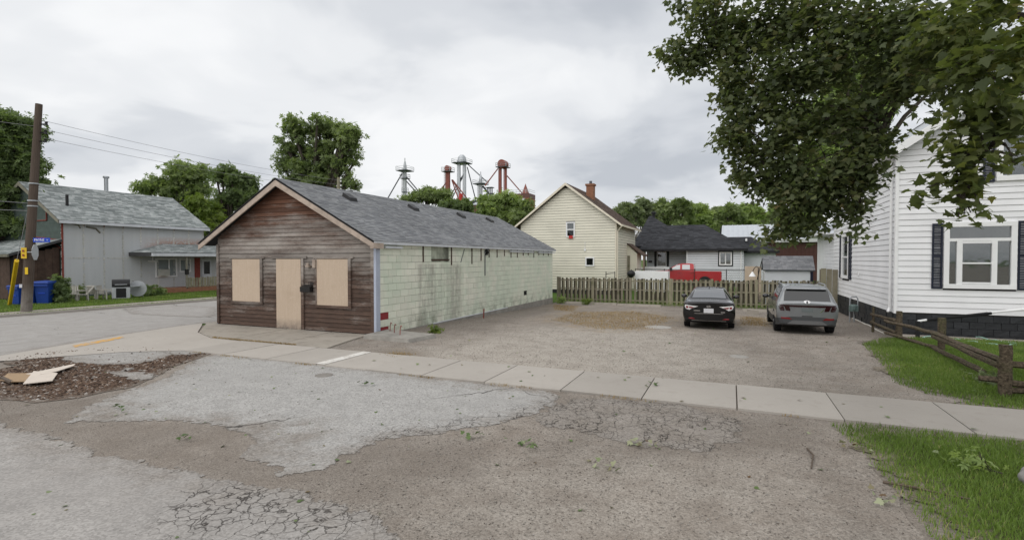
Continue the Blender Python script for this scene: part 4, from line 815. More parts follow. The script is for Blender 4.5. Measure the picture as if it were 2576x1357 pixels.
MB().box(cx - .37, cvv - .37, cz + 1.15, cx + .37, cvv + .37, cz + 1.3).obj('chimney_cap', 'brick_orange', chm); MB().lathe([(.12, 0), (.12, .25), (.0, .25)], (cx, cvv, cz + 1.3), 'z', 10).obj('flue', 'dark_steel', chm)
# lean-to entry on its right side
le = Up(*Z5(907, 600), C1).y; lt = Up(*Z5(907, 550), C1); lu = Vp(*Z5(1030, 640), le).x; lz = Vp(*Z5(1030, 640), le).z
ent = MB().prism([(C1, le, cg), (lu - .5, le, cg), (lu - .5, le, lz + .12), (C1, le, lt.z - .1)], (0, 2.2, 0)).obj('entry_porch', 'siding_cream', ch)
MB().prism([(C1 + .03, le - .12, lt.z), (lu, le - .12, lz), (lu, le - .12, lz - .1), (C1 + .03, le - .12, lt.z - .12)], (0, 2.5, 0)).obj('entry_roof', 'shingle_brown', ent)
MB().box(C1 + .05, le - .05, cg + .2, C1 + .25, le - .004, lz - .05).obj('entry_post', 'fence_wood', ent)
# ------------------------------------------------------------------ bungalow with black hip roofs
BV = 47.0; bg_ = gz(-3, BV)
bu = thing('black_roof_bungalow', 'pale bungalow with black shingled hip roofs behind the red pickup', 'house', (-3, BV, bg_))
X = lambda a, b, v=BV: Vp(*Z5(a, b), v)
eL, eM, eR = X(1003, 605).x, X(1360, 605).x, X(1822, 605).x; ez = X(1400, 603).z; wr_ = X(1790, 640).x
MB().box(eM, BV + .03, bg_, wr_ - .02, BV + 8.4, ez).box(eL + .35, BV + 1.8, bg_, eM, BV + 8.4, ez).obj('inner_wall', 'interior', bu)
hw = (X(1605, 617).x, X(1700, 717).x, X(1650, 717).z, X(1650, 617).z)
siding(bu, 'clapboard', 'siding_pale', 'u', BV + .02, -1, bg_ + .3, ez - .02, .2, lambda z: (eM, wr_), [hw], th=.035, gap=.02)
hp_ = (X(1115, 620, BV + 1.8).x, X(1225, 720, BV + 1.8).x, X(1170, 725, BV + 1.8).z, ez - .1)
siding(bu, 'clapboard', 'siding_pale', 'u', BV + 1.8, -1, bg_ + .3, ez - .02, .2, lambda z: (eL + .35, eM), [hp_], th=.035, gap=.02)
window(bu, 'u', BV, -1, *hw, .1, 'trim_white', bars=[((hw[0] + hw[1]) / 2, .07)], d=.06, depth=.4)
MB().box(hw[0] - .09, BV - .04, hw[2] - .09, hw[1] + .09, BV - .012, hw[2] - .001).box(hw[0] - .09, BV - .04, hw[3] + .001, hw[1] + .09, BV - .012, hw[3] + .09).box(hw[0] - .09, BV - .04, hw[2], hw[0] - .001, BV - .012, hw[3]).box(hw[1] + .001, BV - .04, hw[2], hw[1] + .09, BV - .012, hw[3]).obj('window_surround', 'trim_black', bu)
window(bu, 'u', BV + 1.8, -1, hp_[0] + .22, hp_[1] - .22, hp_[2], hp_[3], .06, d=.05, depth=.3, blind=(hp_[2] + .1, hp_[3] - .1, 'curtain_reflection_pale'))
for a in (hp_[0], hp_[1] - .2): MB().box(a, BV + 1.72, hp_[2] - .1, a + .2, BV + 1.78, hp_[3]).obj('shutter', 'trim_black', bu)
MB().box(eM - .04, BV - .04, bg_ + .2, eM + .06, BV + .02, ez).obj('corner_post', 'trim_white', bu)
px_ = X(1033, 700).x; MB().box(px_ - .07, BV - .05, bg_, px_ + .07, BV + .09, ez).obj('porch_post', 'plywood', bu)
MB().box(X(1072, 690, BV + 1.8).x, BV + 1.6, X(1085, 695, BV + 1.8).z, X(1098, 690, BV + 1.8).x, BV + 1.75, X(1085, 682, BV + 1.8).z).obj('mailbox', 'trim_black', bu)
def hip(parent, a0, a1, v0, v1, z, ra, rb, rv, rzz, mat='shingle_black', ov=0):
    E = [(a0, v0, z), (a1, v0, z), (a1, v1, z), (a0, v1, z)]; Ra, Rb = (ra, rv, rzz), (rb, rv, rzz)
    b = MB(); b.add(E + [Ra, Rb] + [(x, y, zz - .18) for x, y, zz in E], [(0, 1, 5, 4), (1, 2, 5), (2, 3, 4, 5), (3, 0, 4), (6, 9, 8, 7), (0, 6, 7, 1), (1, 7, 8, 2), (2, 8, 9, 3), (3, 9, 6, 0)]); o = b.obj('roof', 'trim_black', parent)
    shingles(o, mat, E[0], E[1], Rb, Ra, .22, .45); shingles(o, mat, E[1], E[2], Rb, Rb, .25, .5); shingles(o, mat, E[3], E[0], Ra, Ra, .25, .5)
    return o
rA, rB = X(1210, 418, 51.2), X(1492, 408, 51.2); zr = (rA.z + rB.z) / 2
hip(bu, eL - .05, eR, BV - .45, 55.8, ez + .1, rA.x, rB.x, 51.2, zr)
pk_ = X(1082, 345, 54.0); hip(bu, X(958, 575, 50).x, pk_.x + 5.0, 49.0, 59.0, X(958, 575, 50).z, pk_.x - .1, pk_.x + .15, 54.0, pk_.z)
MB().lathe([(.14, -.2), (.14, .35), (.24, .38), (.24, .6), (0, .66)], (X(1108, 340, 54).x, 54.0, pk_.z - .2), 'z', 10).obj('roof_ventilator', 'trim_black', bu)
r2a, r2b = X(1665, 505, 51.5), X(1845, 505, 51.5); e2 = X(2060, 608, 48.8)
hip(bu, wr_ - .5, e2.x, 48.6, 55, e2.z, r2a.x, r2b.x, 51.5, r2a.z)
MB().box(wr_, 49.2, bg_, X(2032, 650, 49.2).x, 54.8, e2.z - .1).obj('side_wall', 'siding_pale', bu)
siding(bu, 'clapboard', 'siding_pale', 'u', 49.18, -1, bg_ + .3, e2.z - .12, .22, lambda z: (wr_, X(2032, 650, 49.2).x), th=.02)
MB().tube([(X(1770, 620).x, BV - .08, ez), (X(1770, 620).x, BV - .08, bg_ + .2)], .05, 6).obj('downspout', 'trim_white', bu)
MB().tube([(X(1615, 470, 50).x, 50, X(1615, 470, 50).z - .3), (X(1618, 435, 50).x, 50, X(1618, 435, 50).z)], .06, 6).obj('vent_pipe', 'black_metal', bu)
MB().box(X(1802, 527, 50.3).x, 50.2, X(1805, 527, 50.3).z - .1, X(1816, 527, 50.3).x, 50.5, X(1805, 515, 50.3).z).obj('roof_vent', 'trim_white', bu)
# porch railing of white pickets
pr_ = thing('porch_railing', 'low white picket railing along the bungalow porch', 'railing', (X(1120, 740).x, BV - .2, bg_))
ra, rb_ = X(1042, 740, BV - .2), X(1226, 740, BV - .2); zt = X(1100, 727, BV - .2).z
for zz in (zt - .14, zt - .75): MB().box(ra.x, BV - .2, zz, rb_.x, BV - .16, zz + .07).obj('rail', 'trim_white', pr_)
n = 18
for i in range(n):
    u = ra.x + (rb_.x - ra.x) * (i + .5) / n; MB().prism([(u - .045, BV - .225, bg_ + .25), (u + .045, BV - .225, bg_ + .25), (u + .045, BV - .225, zt - .04), (u, BV - .225, zt + .03), (u - .045, BV - .225, zt - .04)], (0, .02, 0)).obj('picket', 'trim_white', pr_)
# ------------------------------------------------------------------ brown metal building, garden shed and what stands about
MVv = 64.0; Y_ = lambda a, b, v=MVv: Vp(*Z5(a, b), v); mg = gz(3, 64)
mb = thing('metal_barn', 'long brown ribbed metal building with pale standing-seam roof in back', 'building', (6, MVv, mg))
u0, u1, ze = Y_(1640, 520).x, 14.0, Y_(2000, 522).z; ur = Y_(1545, 415, 70)
MB().box(u0, MVv, mg - .2, u1, 76, ze).obj('wall', 'metal_brown', mb)
for i in range(46): MB().box(u0 + i * .38 + .0, MVv - .05, mg, u0 + i * .38 + .16, MVv, ze - .02).obj('wall_rib', 'metal_brown', mb) if u0 + i * .38 + .16 < u1 else None
rz_ = Y_(1800, 413, 70).z
mr = MB().prism([(u0 - .3, MVv - .4, ze), (u0 - .3, 70, rz_), (u0 - .3, 76.4, ze), (u0 - .3, 76.4, ze - .15), (u0 - .3, 70, rz_ - .2), (u0 - .3, MVv - .4, ze - .15)], (u1 - u0 + .6, 0, 0)).obj('roof', 'metal_roof', mb)
MB().box(u0 - .32, MVv - .46, ze - .35, u1 + .3, MVv - .402, ze + .02).obj('eave_trim', 'trim_white', mb)
for i in range(30):
    u = u0 - .2 + i * .55
    if u < u1: MB().prism([(u, MVv - .4, ze + .001), (u, 70, rz_ + .001), (u, 70, rz_ + .06), (u, MVv - .4, ze + .06)], (.05, 0, 0)).obj('roof_seam', 'metal_roof', mr)
gs = thing('garden_shed', 'small grey garden shed with shingled gable roof behind the fence', 'shed', (3.2, 36.2, gz(3, 36)))
S0, S1 = Vp(*Z5(1935, 748), 35.5).x + .1, Vp(*Z5(2330, 748), 35.5).x - .1; sg = gz(3, 36); se, sr = 1.85, 2.68
MB().box(S0, 35.6, sg, S1, 37.4, se).prism([(S0, 35.6, se), (S0, 37.4, se), (S0, 36.5, sr - .08)], (S1 - S0, 0, 0)).obj('wall', 'siding_pale', gs)
gr = MB().prism([(S0 - .1, 35.45, se - .02), (S0 - .1, 36.5, sr), (S0 - .1, 37.55, se - .02), (S0 - .1, 37.55, se - .08), (S0 - .1, 36.5, sr - .07), (S0 - .1, 35.45, se - .08)], (S1 - S0 + .2, 0, 0)).obj('roof', 'dark_steel', gs)
shingles(gr, 'shingle_pale', (S0 - .1, 35.43, se - .02), (S1 + .1, 35.43, se - .02), (S1 + .1, 36.5, sr + .01), (S0 - .1, 36.5, sr + .01), .15, .3)
MB().box(S1 - .14, 35.56, sg + .3, S1 + .01, 35.6, se - .1).obj('corner_trim', 'shutter_navy', gs)
tag(MB().box(*Vp(*Z5(1798, 725), 36.6)[:1], 36.58, sg, Vp(*Z5(1922, 725), 36.6).x, 36.62, Vp(*Z5(1850, 725), 36.6).z).obj('plywood_sheet', 'plywood'), 'orange plywood sheet standing left of the grey garden shed', 'plywood sheet')
gl = thing('yard_lamp', 'white cone lamp on a curved black arm above the fence', 'lamp', (Vp(*Z5(1900, 800), 34.6).x, 34.6, gz(2, 34.6)))
A = Vp(*Z5(1855, 800), 34.6); Bp = Vp(*Z5(1900, 735), 34.6)
MB().tube([(Bp.x, 34.6, gz(2, 34.6) - .1), (Bp.x, 34.6, Bp.z), (Bp.x - .1, 34.6, Bp.z + .08), (A.x + .1, 34.6, Bp.z - .05), (A.x, 34.6, A.z + .25)], .025, 6).obj('arm', 'black_metal', gl); MB().lathe([(.03, .3), (.06, .24), (.2, .02), (.2, 0), (0, .0)], (A.x, 34.6, A.z - .02), 'z', 12).obj('lamp_shade', 'trim_white', gl)
lp0 = Vp(*Z5(1895, 810), 34.9); lp1 = Vp(*Z5(1930, 668), 34.9)
tag(MB().tube([(lp0.x - .1, 34.9, gz(2, 35) - .1), lp0, lp1], .025, 6).obj('iron_stake', 'black_metal'), 'thin black leaning stake beside the white cone lamp', 'stake')
cl_ = thing('wire_fence', 'black wire fence in front of the red pickup', 'fence', (-1.5, 37.6, gz(-1, 37.6)))
zt = Vp(*Z5(1600, 752), 37.6).z; ca, cb = Vp(*Z5(970, 752), 37.6).x, Vp(*Z5(1910, 752), 37.6).x; cgz = gz(-1, 37.6)
MB().tube([(ca, 37.6, zt), (cb, 37.6, zt)], .022, 6).obj('top_rail', 'black_metal', cl_)
for i in range(5): u = ca + (cb - ca) * i / 4; MB().tube([(u, 37.6, cgz - .1), (u, 37.6, zt + .05)], .028, 6).obj('post', 'black_metal', cl_)
m = MB()
for i in range(60):
    u = ca + (cb - ca) * i / 60; h = zt - cgz; m.tube([(u, 37.6, cgz), (u + .6 * h, 37.6, zt)], .004, 3, False); m.tube([(u + .6 * h, 37.604, cgz), (u, 37.604, zt)], .004, 3, False)
o = m.obj('wire_mesh', 'wire_grey', cl_); o['kind'] = 'stuff'
gt = thing('wire_gate', 'small black wire gate at the corner of the cream house', 'gate', (Vp(*Z5(780, 790), 36.5).x, 36.5, gz(-9, 36.5)))
ga, gb = Vp(*Z5(748, 780), 36.5), Vp(*Z5(815, 780), 36.5); zt = Vp(*Z5(780, 772), 36.5).z
for u in (ga.x, gb.x): MB().tube([(u, 36.5, gz(-9, 36.5) - .1), (u, 36.5, zt + .08)], .03, 6).obj('post', 'black_metal', gt)
MB().tube([(ga.x, 36.5, zt - .1), (gb.x, 36.5, zt)], .02, 6).obj('top_rail', 'black_metal', gt)
A, Bp = Vp(*Z5(965, 762), 36.2), Vp(*Z5(1218, 768), 36.2)
wp = thing('white_trailer', 'long low white trailer side standing behind the fence before the pickup', 'trailer', ((A.x + Bp.x) / 2, 36.4, gz(-6, 36.2)))
MB().box(A.x, 36.2, .25, Bp.x, 37.2, A.z).obj('side_panel', 'trim_white', wp)
for u in (A.x + .7, Bp.x - .7): MB().lathe([(.0, 0), (.26, 0), (.26, .16), (0, .16)], (u, 36.22, gz(-6, 36.2) + .26), 'y', 14).obj('wheel', 'rubber', wp)
q = Vp(*Z5(938, 782), 35.8); kb = thing('kettle_barbecue', 'black kettle barbecue poking above the fence beside the white trailer', 'barbecue', (q.x, 35.8, gz(-7, 35.8)))
MB().lathe([(.0, -.28), (.15, -.24), (.27, -.08), (.29, 0), (.27, .1), (.15, .22), (.04, .25), (.03, .3), (0, .3)], (q.x, 35.8, q.z), 'z', 16).obj('kettle', 'black_metal', kb, smooth=True)
for k in range(3): a = k * 2.1; MB().tube([(q.x + .15 * math.cos(a), 35.8 + .15 * math.sin(a), q.z - .2), (q.x + .3 * math.cos(a), 35.8 + .3 * math.sin(a), gz(-7, 35.8) - .02)], .015, 6).obj('leg', 'black_metal', kb)
# ------------------------------------------------------------------ grey patched house across the side street
HU, HV0, HV1 = -39.0, 18.6, 28.1; HE = 4.95; HR = -43.2; HRZ = 7.6; HEo = -38.65
gh = thing('patched_grey_house', 'grey metal-panelled house with shingled roof across the side street', 'house', (-43, 23, 0))
HB = 2 * HR - HU
MB().box(HB, HV0 + .02, -.2, HU - .03, HV1, HE).prism([(HB, HV0 + .02, HE), (HU - .03, HV0 + .02, HE), (HR, HV0 + .02, HRZ - .15)], (0, HV1 - HV0 - .02, 0)).obj('core_wall', 'green_sheathing', gh)
v = HV0
while v < HV1 - .05:       # upright sheet-metal panels
    w_ = 1.18; MB().box(HU - .03, v + .006, .25, HU + .0 + random.uniform(0, .006), min(v + w_, HV1) - .006, HE - .05).obj('wall_panel', 'grey_panel', gh)
    for z0, z1 in ((.4, 2.55), (2.62, HE - .1)):
        m = MB(); z = z0
        while z < z1:
            h = random.uniform(.05, .13)
            if random.random() < .8: m.box(HU + .004, v - .045 + random.uniform(-.02, .01), z, HU + .018, v + .045 + random.uniform(-.01, .03), z + h)
            z += h + random.uniform(.01, .06)
        if m.f: o = m.obj('caulk_dabs', 'caulk', gh); o['kind'] = 'stuff'
    MB().box(HU + .003, v + .01, HE - .3, HU + .016, v + .07, HE - .06).obj('patch_strip', 'rust_red', gh)
    v += w_
m = MB(); v = HV0 + .3
while v < 23.4:
    if random.random() < .7: m.box(HU + .007, v, 2.53 + random.uniform(-.02, .02), HU + .016, v + .1, 2.6)
    v += .14
o = m.obj('caulk_seam', 'caulk', gh); o['kind'] = 'stuff'
MB().tube([(HU + .01, 19.15, 4.78), (HU + .012, 19.5, 4.7), (HU + .012, 19.62, 4.5)], .05, 6).obj('caulk_smear', 'caulk_old', gh); MB().tube([(HU + .01, 19.95, 4.62), (HU + .012, 20.5, 4.52), (HU + .012, 20.75, 4.25)], .06, 6).obj('caulk_smear', 'caulk_old', gh)
MB().tube([(HU + .05, 23.75, 2.35), (HU + .05, 24.1, 2.35), (HU + .05, 24.45, 2.35)], .05, 6).tube([(HU + .05, 24.1, 2.35), (HU + .05, 24.1, 2.75)], .04, 6).obj('vent_tee', 'trim_white', gh)
MB().box(HU + .0, HV0 - .03, .2, HU + .03, HV0 + .08, HE - .1).obj('corner_strip', 'rust_red', gh)
MB().box(HU + .004, 23.6, 2.95, HU + .02, 24.35, 3.25).obj('foam_patch', 'foam_orange', gh)
# gable end with red batten lines
siding(gh, 'clapboard', 'green_sheathing', 'u', HV0 + .02, -1, 3.2, HRZ - .3, .18, lambda z: (HB, HU - .04) if z < HE else (HR - (HRZ - .15 - z) / (HRZ - .15 - HE) * (HR - HB), HR + (HRZ - .15 - z) / (HRZ - .15 - HE) * (HU - HR)), th=.015)
for a, b in (((-42.0, 5.0), (-40.6, 5.0)), ((-42.0, 5.0), (-42.0, 5.7)), ((-40.6, 5.0), (-40.6, 5.8)), ((-42.0, 3.95), (-39.1, 3.7)), ((-41, 3.9), (-39.1, 3.2))):
    MB().tube([(a[0], HV0 - .03, a[1]), (b[0], HV0 - .03, b[1])], .04, 4).obj('batten', 'rust_red', gh)
slp = (HRZ - HE) / (HEo - HR)
hr = MB().prism([(HEo, HV0 - .3, HE), (HR, HV0 - .3, HRZ), (2 * HR - HEo, HV0 - .3, HE), (2 * HR - HEo, HV0 - .3, HE - .14), (HR, HV0 - .3, HRZ - .16), (HEo, HV0 - .3, HE - .14)], (0, HV1 - HV0 + .6, 0)).obj('roof', 'roof_deck', gh)
shingles(hr, 'shingle_grey', (HEo + .02, HV0 - .32, HE), (HEo + .02, HV1 + .3, HE), (HR, HV1 + .3, HRZ + .01), (HR, HV0 - .32, HRZ + .01), .17, .36)
MB().box(HEo, HV0 - .28, HE - .2, HEo + .03, HV1 + .28, HE - .02).obj('eave_fascia', 'fascia_white', gh)
for s in (1, -1): MB().prism([(HR + s * (HEo - HR), HV0 - .34, HE - .02), (HR, HV0 - .34, HRZ - .02), (HR, HV0 - .34, HRZ - .26), (HR + s * (HEo - HR), HV0 - .34, HE - .22)], (0, .035, 0)).obj('rake_board', 'caulk_old', gh)
MB().tube([(-40.5, 19.65, 5.9), (-40.5, 19.65, 6.75)], .09, 8).obj('vent_pipe', 'black_metal', gh)
MB().lathe([(.13, -.5), (.13, .75), (.2, .78), (.2, .9), (0, .9)], (-43.3, 23.5, 7.8), 'z', 12).obj('stove_pipe', 'galv', gh)
# porch on the street side
PU = -37.0; P0, P1 = 22.9, 29.6
po = MB().add([(PU, P0, 2.95), (PU, P1, 2.95), (HU, P1 + .2, 2.95), (HU, P0 - .4, 2.95), (HU + .15, P0 + 1.9, 3.62), (HU + .15, P1, 3.62), (PU, P0, 2.72), (PU, P1, 2.72), (HU, P1 + .2, 2.72), (HU, P0 - .4, 2.72)], [(0, 1, 5, 4), (3, 0, 4), (2, 3, 4, 5), (1, 2, 5), (9, 8, 7, 6), (0, 6, 7, 1), (1, 7, 8, 2), (3, 9, 6, 0)]).obj('porch_roof', 'roof_deck', gh)
shingles(po, 'shingle_grey', (PU, P0, 2.96), (PU, P1, 2.96), (HU + .15, P1, 3.63), (HU + .15, P0 + 1.9, 3.63), .17, .36); shingles(po, 'shingle_grey', (HU, P0 - .4, 2.96), (PU, P0, 2.96), (HU + .15, P0 + 1.9, 3.63), (HU + .15, P0 + 1.9, 3.63), .17, .36)
MB().box(PU, P0, 2.7, PU + .04, P1, 2.92).obj('porch_fascia', 'fascia_white', gh); MB().box(HU, P0 - .02, 2.7, PU, P0 + .02, 2.92).obj('porch_fascia', 'fascia_white', gh)
MB().box(HU, P0 + .6, -.1, PU - .1, P1, .38).obj('porch_floor', 'brick_orange', gh)
for v in (25.4, 28.6): MB().box(PU - .2, v - .05, .3, PU - .1, v + .05, 2.72).obj('porch_post', 'barn_wood' if v > 28 else 'caulk_old', gh)
for i in range(14): MB().box(PU - .18, 25.45 + i * .22, .4, PU - .15, 25.45 + i * .22 + .17, 1.12 + random.uniform(-.03, .03)).obj('railing_board', 'fence_wood', gh)
MB().box(PU - .22, 25.3, 1.35, PU - .05, 25.5, 1.75).obj('mailbox', 'mailbox', gh)
window(gh, 'v', HU, 1, 24.3, 25.9, 1.15, 2.55, .1, bars=[(25.3, .07)], d=.05, depth=.3); MB().box(HU + .05, 24.45, 1.25, HU + .35, 25.15, 1.75).obj('air_conditioner', 'blind', gh)
window(gh, 'v', HU, 1, 26.1, 27.0, 1.5, 2.5, .08, d=.04, depth=.3)
dr = MB().box(HU, 27.9, .4, HU + .06, 28.7, 2.5).obj('door', 'fascia_white', gh); MB().box(HU + .06, 28.05, 1.3, HU + .07, 28.55, 2.3).obj('door_pane', 'car_glass', dr)
MB().box(HU, 27.3, .4, HU + .03, 27.75, 2.6).obj('door_trim', 'rust_red', gh)
# rear extension with a small white flat roof
MB().box(HB + 1, HV1, -.2, HU + .05, 33, 3.6).obj('rear_wall', 'grey_panel', gh); MB().box(HB + 1, HV1 + .05, 3.62, HU + .4, 33.2, 3.8).obj('rear_roof', 'fascia_white', gh)
# lean-to of dark boards at the gable end
MB().box(-50, 16.3, -.1, HU - .25, HV0 - .02, 2.75).obj('lean_to_wall', 'dark_void', gh)
for i in range(30):
    u = -50 + i * .36
    if u + .34 < HU - .24 and not -44.6 < u < -43.2: MB().box(u, 16.26, .1, u + .35, 16.3, 2.72).obj('wall_board', 'barn_wood', gh)
for i in range(6): MB().box(HU - .25, 16.3 + i * .38, .1, HU - .21, 16.3 + i * .38 + .37, 2.72 + .1 * i).obj('wall_board', 'barn_wood', gh)
lr = MB().prism([(-50.3, 15.95, 2.78), (-50.3, HV0 - .02, 3.75), (-50.3, HV0 - .02, 3.6), (-50.3, 15.95, 2.66)], (50.3 + HU + .1, 0, 0)).obj('lean_to_roof', 'roof_deck', gh)
shingles(lr, 'shingle_grey', (-50.3, 15.93, 2.79), (HU + .1, 15.93, 2.79), (HU + .1, HV0 - .03, 3.76), (-50.3, HV0 - .03, 3.76), .17, .36)
MB().box(-50.3, 15.88, 2.62, HU + .12, 15.95, 2.78).obj('lean_to_fascia', 'caulk_old', gh)
# ------------------------------------------------------------------ utility poles, wires and signs
PP = Vector((-30.4, 13.05, 0)); tp = Dp(98, 262, 24.0)
up_ = thing('utility_pole', 'tall weathered wooden utility pole leaning beside the side street', 'utility pole', PP)
lean = (tp - PP) / tp.z
MB().tube([PP + Vector((0, 0, -.2)), PP + lean * 3, PP + lean * tp.z], [.21, .19, .135], 14).obj('pole_shaft', 'pole_wood', up_, smooth=False)
def onp(z): return PP + lean * z
HT = tp.z
for z in (HT - .95, HT - 1.35, HT - 1.75): MB().tube([onp(z), onp(z) + Vector((.32, .18, .02))], .035, 6).lathe([(0, -.08), (.07, -.08), (.05, 0), (.07, .08), (0, .08)], tuple(onp(z) + Vector((.33, .18, .05))), 'z', 8).obj('insulator', 'black_metal', up_)
for z in (4.95, 5.2, 6.0): MB().lathe([(.19, 0), (.20, 0), (.20, .05), (.19, .05)], tuple(onp(z)), 'z', 12).obj('strap', 'galv', up_)
tz = onp(3.15); vdir = Vector((FW[0], FW[1], 0)); rdir = Vector((RT[0], RT[1], 0))
def plate(parent, name, mat, c, w_, h, th=.02, dirv=None):
    r_ = dirv or rdir; n = r_.cross(Vector((0, 0, 1))); c = Vector(c)
    p = [c + r_ * a + Vector((0, 0, b)) - n * 0 for a, b in ((-w_ / 2, -h / 2), (w_ / 2, -h / 2), (w_ / 2, h / 2), (-w_ / 2, h / 2))]; return MB().prism(p, n * -th).obj(name, mat, parent)
front = -vdir * .24
plate(up_, 'tag_plate', 'guard_yellow', onp(1.95) + front + rdir * .12, .13, .32); plate(up_, 'notice', 'plate_white', onp(1.25) + front - rdir * .1, .13, .16)
c = Dp(104.5, 603.5, 23.9); ss = thing('street_sign', 'blue street name sign reading PAYNE ST on the utility pole', 'street sign', c)
plate(ss, 'sign_blade', 'sign_blue', c, .78, .2, .015)
for s_, sz, dx_ in (('PAYNE', .155, -.09), ('ST', .075, .29)):
    me_ = text_mesh('lettering', s_, sz, 'sign_white', .002); o = piece('lettering', me_, ss, Vector(c) + rdir * dx_ - vdir * .02); o.rotation_euler = (R(90), 0, YAW)
MB().tube([c - rdir * .39, c - rdir * .6 + vdir * .1], .015, 6).obj('bracket', 'galv', ss)
c = Dp(59.5, 636, 23.7); wsn = thing('warning_tab', 'small orange yellow warning sign on the side of the utility pole', 'sign', c); plate(wsn, 'sign_face', 'sign_yellow', c, .25, .5, .02)
for dz in (.1, -.1): plate(wsn, 'symbol', 'rust_red', Vector(c) - vdir * .03 + Vector((0, 0, dz)), .09, .09, .004)
# back of a stop sign, seen nearly edge-on
c = Dp(88, 634, 23.6); st = thing('stop_sign', 'grey back of an octagonal stop sign fixed behind the pole', 'sign', c)
a_ = Vector((c.x, c.y, 0)).normalized(); a_ = (a_ + Vector((-a_.y, a_.x, 0)) * -.33).normalized(); pts_ = [c + a_ * (.38 * math.cos(R(22.5 + 45 * k))) + Vector((0, 0, .38 * math.sin(R(22.5 + 45 * k)))) for k in range(8)]
MB().prism(pts_, a_.cross(Vector((0, 0, 1))) * .012).obj('sign_face', 'galv_dull', st); MB().tube([c - rdir * .35, c], .02, 6).obj('bracket', 'galv', st)
g0_, g1_ = T(24, 768), Dp(42, 655, 24.5)
gy = thing('guy_wire', 'slanting guy wire with a bright yellow plastic guard left of the pole', 'guy wire', g0_)
MB().tube([g0_ - (g1_ - g0_) * .05, g1_], .09, 8).obj('guard', 'guard_yellow', gy); MB().tube([g1_, onp(6.2)], .012, 5).obj('cable', 'wire_grey', gy)
# second pole with a lamp arm, behind the shop
P2 = Vector((-29.2, 32.6, 0)); T2 = Vp(855, 446, 32.6)
u2 = thing('utility_pole', 'distant utility pole with curved lamp arm behind the shop roof', 'utility pole', P2)
MB().tube([P2 + Vector((0, 0, -.2)), Vector((P2.x, P2.y, T2.z))], [.18, .13], 10).obj('pole_shaft', 'fence_wood', u2)
for k in range(3): MB().lathe([(0, -.06), (.06, -.06), (.06, .06), (0, .06)], (P2.x + .22, P2.y, T2.z - .3 - .35 * k), 'z', 8).obj('insulator', 'trim_white', u2)
zl = T2.z - 1.15; MB().tube([(P2.x + .1, P2.y, zl - .3), (P2.x + .6, P2.y + .1, zl + .05), (P2.x + 1.2, P2.y + .1, zl + .1), (P2.x + 1.7, P2.y + .1, zl - .05)], .04, 6).obj('lamp_arm', 'galv', u2); MB().hexa([(P2.x + 1.6, P2.y, zl - .2), (P2.x + 2.1, P2.y, zl - .28), (P2.x + 2.1, P2.y + .2, zl - .28), (P2.x + 1.6, P2.y + .2, zl - .2), (P2.x + 1.6, P2.y, zl), (P2.x + 2.0, P2.y, zl - .1), (P2.x + 2.0, P2.y + .2, zl - .1), (P2.x + 1.6, P2.y + .2, zl)]).obj('lamp_head', 'galv_dull', u2)
def wire(a, b, sag, label, r=.012, mat='wire_grey'):
    a, b = Vector(a), Vector(b); pts = [a.lerp(b, k / 16) - Vector((0, 0, sag * 4 * (k / 16) * (1 - k / 16))) for k in range(17)]
    tag(MB().tube(pts, r, 5).obj('power_line', mat), label, 'power line', 'overhead wires')
lab = ['highest of the wires running right from the pole top', 'middle of the three wires running right from the pole top', 'lowest of the three wires running right from the pole top']
for k, z in enumerate((HT - .9, HT - 1.3, HT - 1.7)): wire(onp(z) + Vector((.33, .18, .1)), (P2.x + .22, P2.y, T2.z - .25 - .35 * k), .25, lab[k], .009)
wire(onp(HT - 1.05), onp(HT - 1.2) + Vector((-4.5, -16, .4)), .2, 'upper wire leaving the pole top towards the left edge', .009); wire(onp(5.1), onp(5.1) + Vector((-6, -14, 1.0)), .2, 'wire leaving the middle of the pole towards the left edge', .012, 'wire_grey'); wire(onp(4.75), onp(4.7) + Vector((-6, -14, .6)), .2, 'lower wire leaving the middle of the pole to the left edge', .012, 'wire_grey')
for k in range(2): wire((-39.2, 28.4, 4.6 - .3 * k), (P2.x, P2.y, T2.z - 1.9 - .5 * k), .2, ['upper house service wire crossing the trees left of the shop', 'lower house service wire crossing the trees left of the shop'][k], .012)
# ------------------------------------------------------------------ things on the verge
def bin_(px, py, label, sc=1.0, rot=0.0):
    c = T(px, py); t_ = thing('wheelie_bin', label, 'bin', c, rot, 'blue wheelie bins by the lean-to'); s = sc
    MB().hexa([(-.24 * s, -.27 * s, .06), (.24 * s, -.27 * s, .06), (.24 * s, .25 * s, .06), (-.24 * s, .25 * s, .06), (-.31 * s, -.36 * s, 1.0 * s), (.31 * s, -.36 * s, 1.0 * s), (.31 * s, .36 * s, 1.0 * s), (-.31 * s, .36 * s, 1.0 * s)]).obj('body', 'bin_blue', t_, world=False)
    MB().hexa([(-.34 * s, -.42 * s, 1.0 * s), (.34 * s, -.42 * s, 1.0 * s), (.34 * s, .4 * s, 1.0 * s), (-.34 * s, .4 * s, 1.0 * s), (-.3 * s, -.38 * s, 1.08 * s), (.3 * s, -.38 * s, 1.08 * s), (.3 * s, .38 * s, 1.1 * s), (-.3 * s, .38 * s, 1.1 * s)]).obj('lid', 'bin_blue', t_, world=False)
    MB().box(-.3 * s, -.41 * s, .86 * s, .3 * s, -.37 * s, .95 * s).obj('rim_bar', 'bin_blue', t_, world=False); MB().box(-.14 * s, -.335 * s, .5 * s, .14 * s, -.3 * s, .56 * s).obj('lift_bar', 'sign_blue', t_, world=False)
    for q in (-1, 1): MB().lathe([(0, -.03), (.12, -.03), (.12, .03), (0, .03)], (q * .27 * s, .24 * s, .12), 'x', 12).obj('wheel', 'rubber', t_, world=False)
